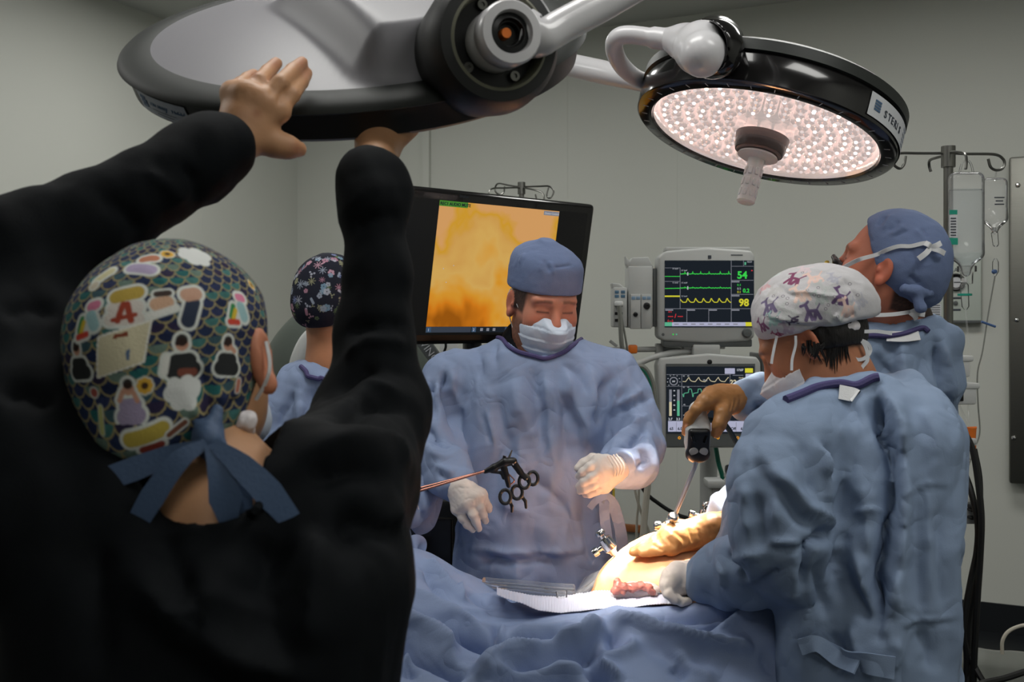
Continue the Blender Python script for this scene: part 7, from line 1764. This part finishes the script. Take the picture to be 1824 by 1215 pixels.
FD = [([(690, 1068), (704, 1075), (760, 1105), (816, 1129), (869, 1148), (899, 1151), (959, 1146), (1010, 1138)], .010, -.026, 0, .1), ([(690, 1052), (760, 1080), (820, 1108), (880, 1130)], .016, .018), ([(900, 1128), (960, 1124), (1040, 1116)], .018, .014),
      ([(690, 1118), (704, 1129), (753, 1163), (797, 1190), (826, 1204)], .010, -.028, 0, .1), ([(700, 1085), (753, 1126), (797, 1153), (815, 1180)], .018, .024), ([(889, 1105), (884, 1125), (881, 1148)], .006, -.014), ([(897, 1107), (892, 1130), (888, 1150)], .006, .008),
      ([(836, 1204), (899, 1173), (967, 1151), (1035, 1139), (1060, 1120), (1077, 1102)], .014, .028, 0, .12), ([(880, 1196), (971, 1183), (1044, 1160), (1068, 1128)], .012, -.026), ([(840, 1208), (920, 1196), (1000, 1192), (1060, 1196)], .014, .020), ([(870, 1216), (960, 1212), (1050, 1214)], .010, -.02),
      ([(1077, 1102), (1139, 1112), (1194, 1123), (1259, 1138), (1343, 1156)], .013, .024, 0, .1), ([(1090, 1120), (1094, 1140), (1086, 1160)], .013, -.016), ([(1060, 1176), (1106, 1163), (1125, 1150), (1123, 1128)], .010, .012), ([(1062, 1178), (1085, 1195), (1106, 1212)], .009, .016, .9), ([(1040, 1182), (1060, 1200), (1075, 1216)], .012, -.024),
      ([(1150, 1090), (1200, 1092), (1259, 1084), (1345, 1074)], .010, -.022), ([(1150, 1110), (1220, 1112), (1290, 1096)], .014, -.014), ([(1350, 1073), (1303, 1101), (1259, 1134)], .010, .014, .6), ([(1130, 1140), (1200, 1165), (1270, 1180)], .018, -.010), ([(1200, 1150), (1250, 1190), (1280, 1215)], .012, .010), ([(1350, 1160), (1365, 1180), (1375, 1195)], .008, -.008), ([(1200, 1180), (1230, 1205)], .012, -.012),
      ([(750, 1000), (790, 1055), (806, 1070)], .010, -.010), ([(760, 990), (800, 1040), (824, 1064)], .012, .012), ([(822, 1036), (820, 1055), (826, 1072)], .008, .012), ([(836, 1046), (850, 1060), (872, 1078)], .010, -.012), ([(720, 1010), (745, 1020), (760, 1022)], .010, .008), ([(800, 1100), (830, 1092), (880, 1094)], .012, .010), ([(900, 1052), (912, 1060), (916, 1066)], .006, -.012), ([(700, 1150), (730, 1180), (745, 1205)], .014, -.016), ([(700, 1190), (725, 1170), (735, 1150)], .012, .014)]
V = folds(V, Q, FD, gain=1.9)
dr = link('surgical_drape', new_mesh('surgical_drape', V, Q), M['drape'], None, label='blue surgical drape in deep folds over the operating table', cat='drape')
DV = V
t = thing('drape_tie', 'small rolled blue drape end at the raised left corner', 'drape', P(738, 975, 2.2))
ribbon('rolled_end', [P(726, 975, 2.19), P(738, 966, 2.19), P(747, 968, 2.2), P(745, 978, 2.2), P(734, 980, 2.2)], .016, 'drape', t, .003, (.1, -1, .3))
# white ribbed towel under the specimen
xs_ = np.linspace(885, 1235, 220); rowsT = 26; Vt = []
for j in range(rowsT):
    f = j / (rowsT - 1)
    for x in xs_:
        top = np.interp(x, [885, 940, 1000, 1060, 1120, 1180, 1235], [1056, 1066, 1068, 1058, 1056, 1064, 1076]); bot = np.interp(x, [885, 960, 1000, 1100, 1180, 1235], [1066, 1094, 1098, 1091, 1082, 1079])
        yy = top * (1 - f) + bot * f; dd_ = (2.10 - .13 * smooth(1000, 1080, np.array(x))) * (1 - f) + 1.885 * f
        q = P(x, yy, dd_); q[2] += .006 + .0009 * math.sin(x * 1.25) + .010 * math.sin(f * 3.0); Vt.append(q)
Qt = np.array([(j * 220 + i, j * 220 + i + 1, (j + 1) * 220 + i + 1, (j + 1) * 220 + i) for j in range(rowsT - 1) for i in range(219)])
Vt = np.array(Vt); Vt[:, 2] += .003 * noise3(Vt * 25)
link('surgical_towel', new_mesh('surgical_towel', Vt, Qt), M['towel'], None, label='white ribbed towel spread below the abdomen', cat='towel')
# removed tissue on the towel
t = thing('tissue_specimen', 'pink and white tissue specimen lying on the white towel', 'tissue', P(1130, 1062, 1.945))
v = Vol(P(1130, 1052, 1.945) - .09, P(1130, 1052, 1.945) + .09, .002)
for a_ in ((1102, 1056, .012), (1116, 1055, .014), (1132, 1054, .014), (1148, 1053, .013), (1160, 1054, .011)): v.ell(P(a_[0], a_[1] - 1, 1.928), (.016, .014, a_[2] * 1.15), None, .010)
V, Q = v.mesh(1); V = crumple(V, Q, .005, 45, (1, 1, 1), 2); link('fat', new_mesh('fat', V, Q), M['fat'], t)
v = Vol(P(1125, 1045, 1.94) - .09, P(1125, 1045, 1.94) + .09, .0018)
v.chain(pc([(1099, 1035, 1.912), (1101, 1047, 1.91), (1112, 1046, 1.908), (1128, 1047, 1.908), (1142, 1043, 1.91), (1156, 1048, 1.91), (1163, 1056, 1.91)], [.0055, .0075, .0065, .007, .006, .006, .005]), .006); v.ell(P(1096, 1053, 1.908), (.008, .007, .007), None, .006); v.ell(P(1110, 1056, 1.905), (.004, .004, .005), None, .003)
V, Q = v.mesh(1); V = crumple(V, Q, .004, 70, (1, 1, 1), 7); link('lobe', new_mesh('lobe', V, Q), M['tissue'], t)
# clear plastic tubing and film left of the abdomen
for i, (y0, y1, lab) in enumerate(((1040, 1047, 'upper clear suction tube lying on the drape'), (1046, 1054, 'middle clear suction tube lying on the drape'), (1052, 1060, 'lower clear suction tube ending on the towel'))):
    line('suction_tube', lab, 'tube', [(862, y0 - 6, 2.17), (890, y0 - 3, 2.15), (930, y0, 2.13), (980, (y0 + y1) / 2 + 1, 2.10), (1022, y1, 2.07)], .0075, 'clear_tube', 'clear suction tubes')
def film(name, label, grid, d0, m, amp=.006):
    """grid: rows of pixel+depth points, resampled to a crinkled sheet"""
    rows_ = [spline([P(*p) for p in r_], 10) for r_ in grid]; cols = list(zip(*rows_)); V = []; nC = len(cols); fine = [spline(list(c_), 10) for c_ in cols]; nR = len(fine[0])
    V = np.array([fine[i][j] for j in range(nR) for i in range(nC)]); Q = np.array([(j * nC + i, j * nC + i + 1, (j + 1) * nC + i + 1, (j + 1) * nC + i) for j in range(nR - 1) for i in range(nC - 1)])
    V = crumple(V, Q, amp, 16, (1, 1, 1), 1.0); return link(name, new_mesh(name, V, Q), M[m], None, label=label, cat='film')
film('clear_film', 'clear crinkled plastic film standing at the edge of the abdomen', [[(1098, 992, 2.16), (1070, 1015, 2.18), (1040, 1030, 2.22)], [(1084, 1012, 2.12), (1058, 1035, 2.15), (1030, 1050, 2.19)], [(1062, 1042, 2.08), (1040, 1052, 2.11), (1015, 1062, 2.14)], [(1046, 1062, 2.04), (1025, 1070, 2.07), (1005, 1076, 2.1)]], 2.1, 'clear_film')
v = MB().lathe([(.006, .0), (.010, .004), (.0115, .03), (.0125, .034), (.011, .034), (.009, .006)], P(1003, 1084, 2.02), (-.1, .1, 1), 20)
v.build('specimen_cup', M['clear_tube'], None, label='small clear plastic cup on the towel beside the tubes', cat='cup')
# trocars in the abdomen
def trocar(label, px, py, d, tip, s=1.0, m='chrome'):
    c = P(px, py, d); ax = nrm(P(*tip) - c)
    t = thing('trocar', label, 'trocar', P(*tip), 'trocars in the abdomen')
    MB().lathe([(.0, -.030), (.008, -.030), (.011, -.026), (.011, -.020), (.007, -.018), (.007, -.012), (.014, -.010), (.0155, .0), (.0155, .016), (.012, .020), (.0085, .024), (.0075, .030)], c, ax, 24).build('valve_head', M[m], t)
    x = nrm(np.cross(ax, (0, 1, 0)))
    MB().tube([c + ax * .004 - x * .012, c + ax * .004 - x * .026], [.006, .0045], 12).build('stopcock', M[m], t)
    MB().lathe([(0, -.008), (.009, -.006), (.010, .0), (.009, .006), (0, .008)], c + ax * .004 - x * .030, x, 16).build('tap', M[m], t)
    MB().tube([c + ax * .028, P(*tip)], .0048, 14).build('cannula', M[m], t)
    return t
trocar('steel trocar leaning at the left edge of the abdomen', 1080, 966, 2.10, (1106, 1004, 2.10))
trocar('steel trocar under the endoscope rod beside the tan glove', 1197, 934, 2.05, (1190, 975, 2.10))
trocar('steel trocar behind the tan glove at the right', 1256, 918, 2.22, (1245, 985, 2.2))
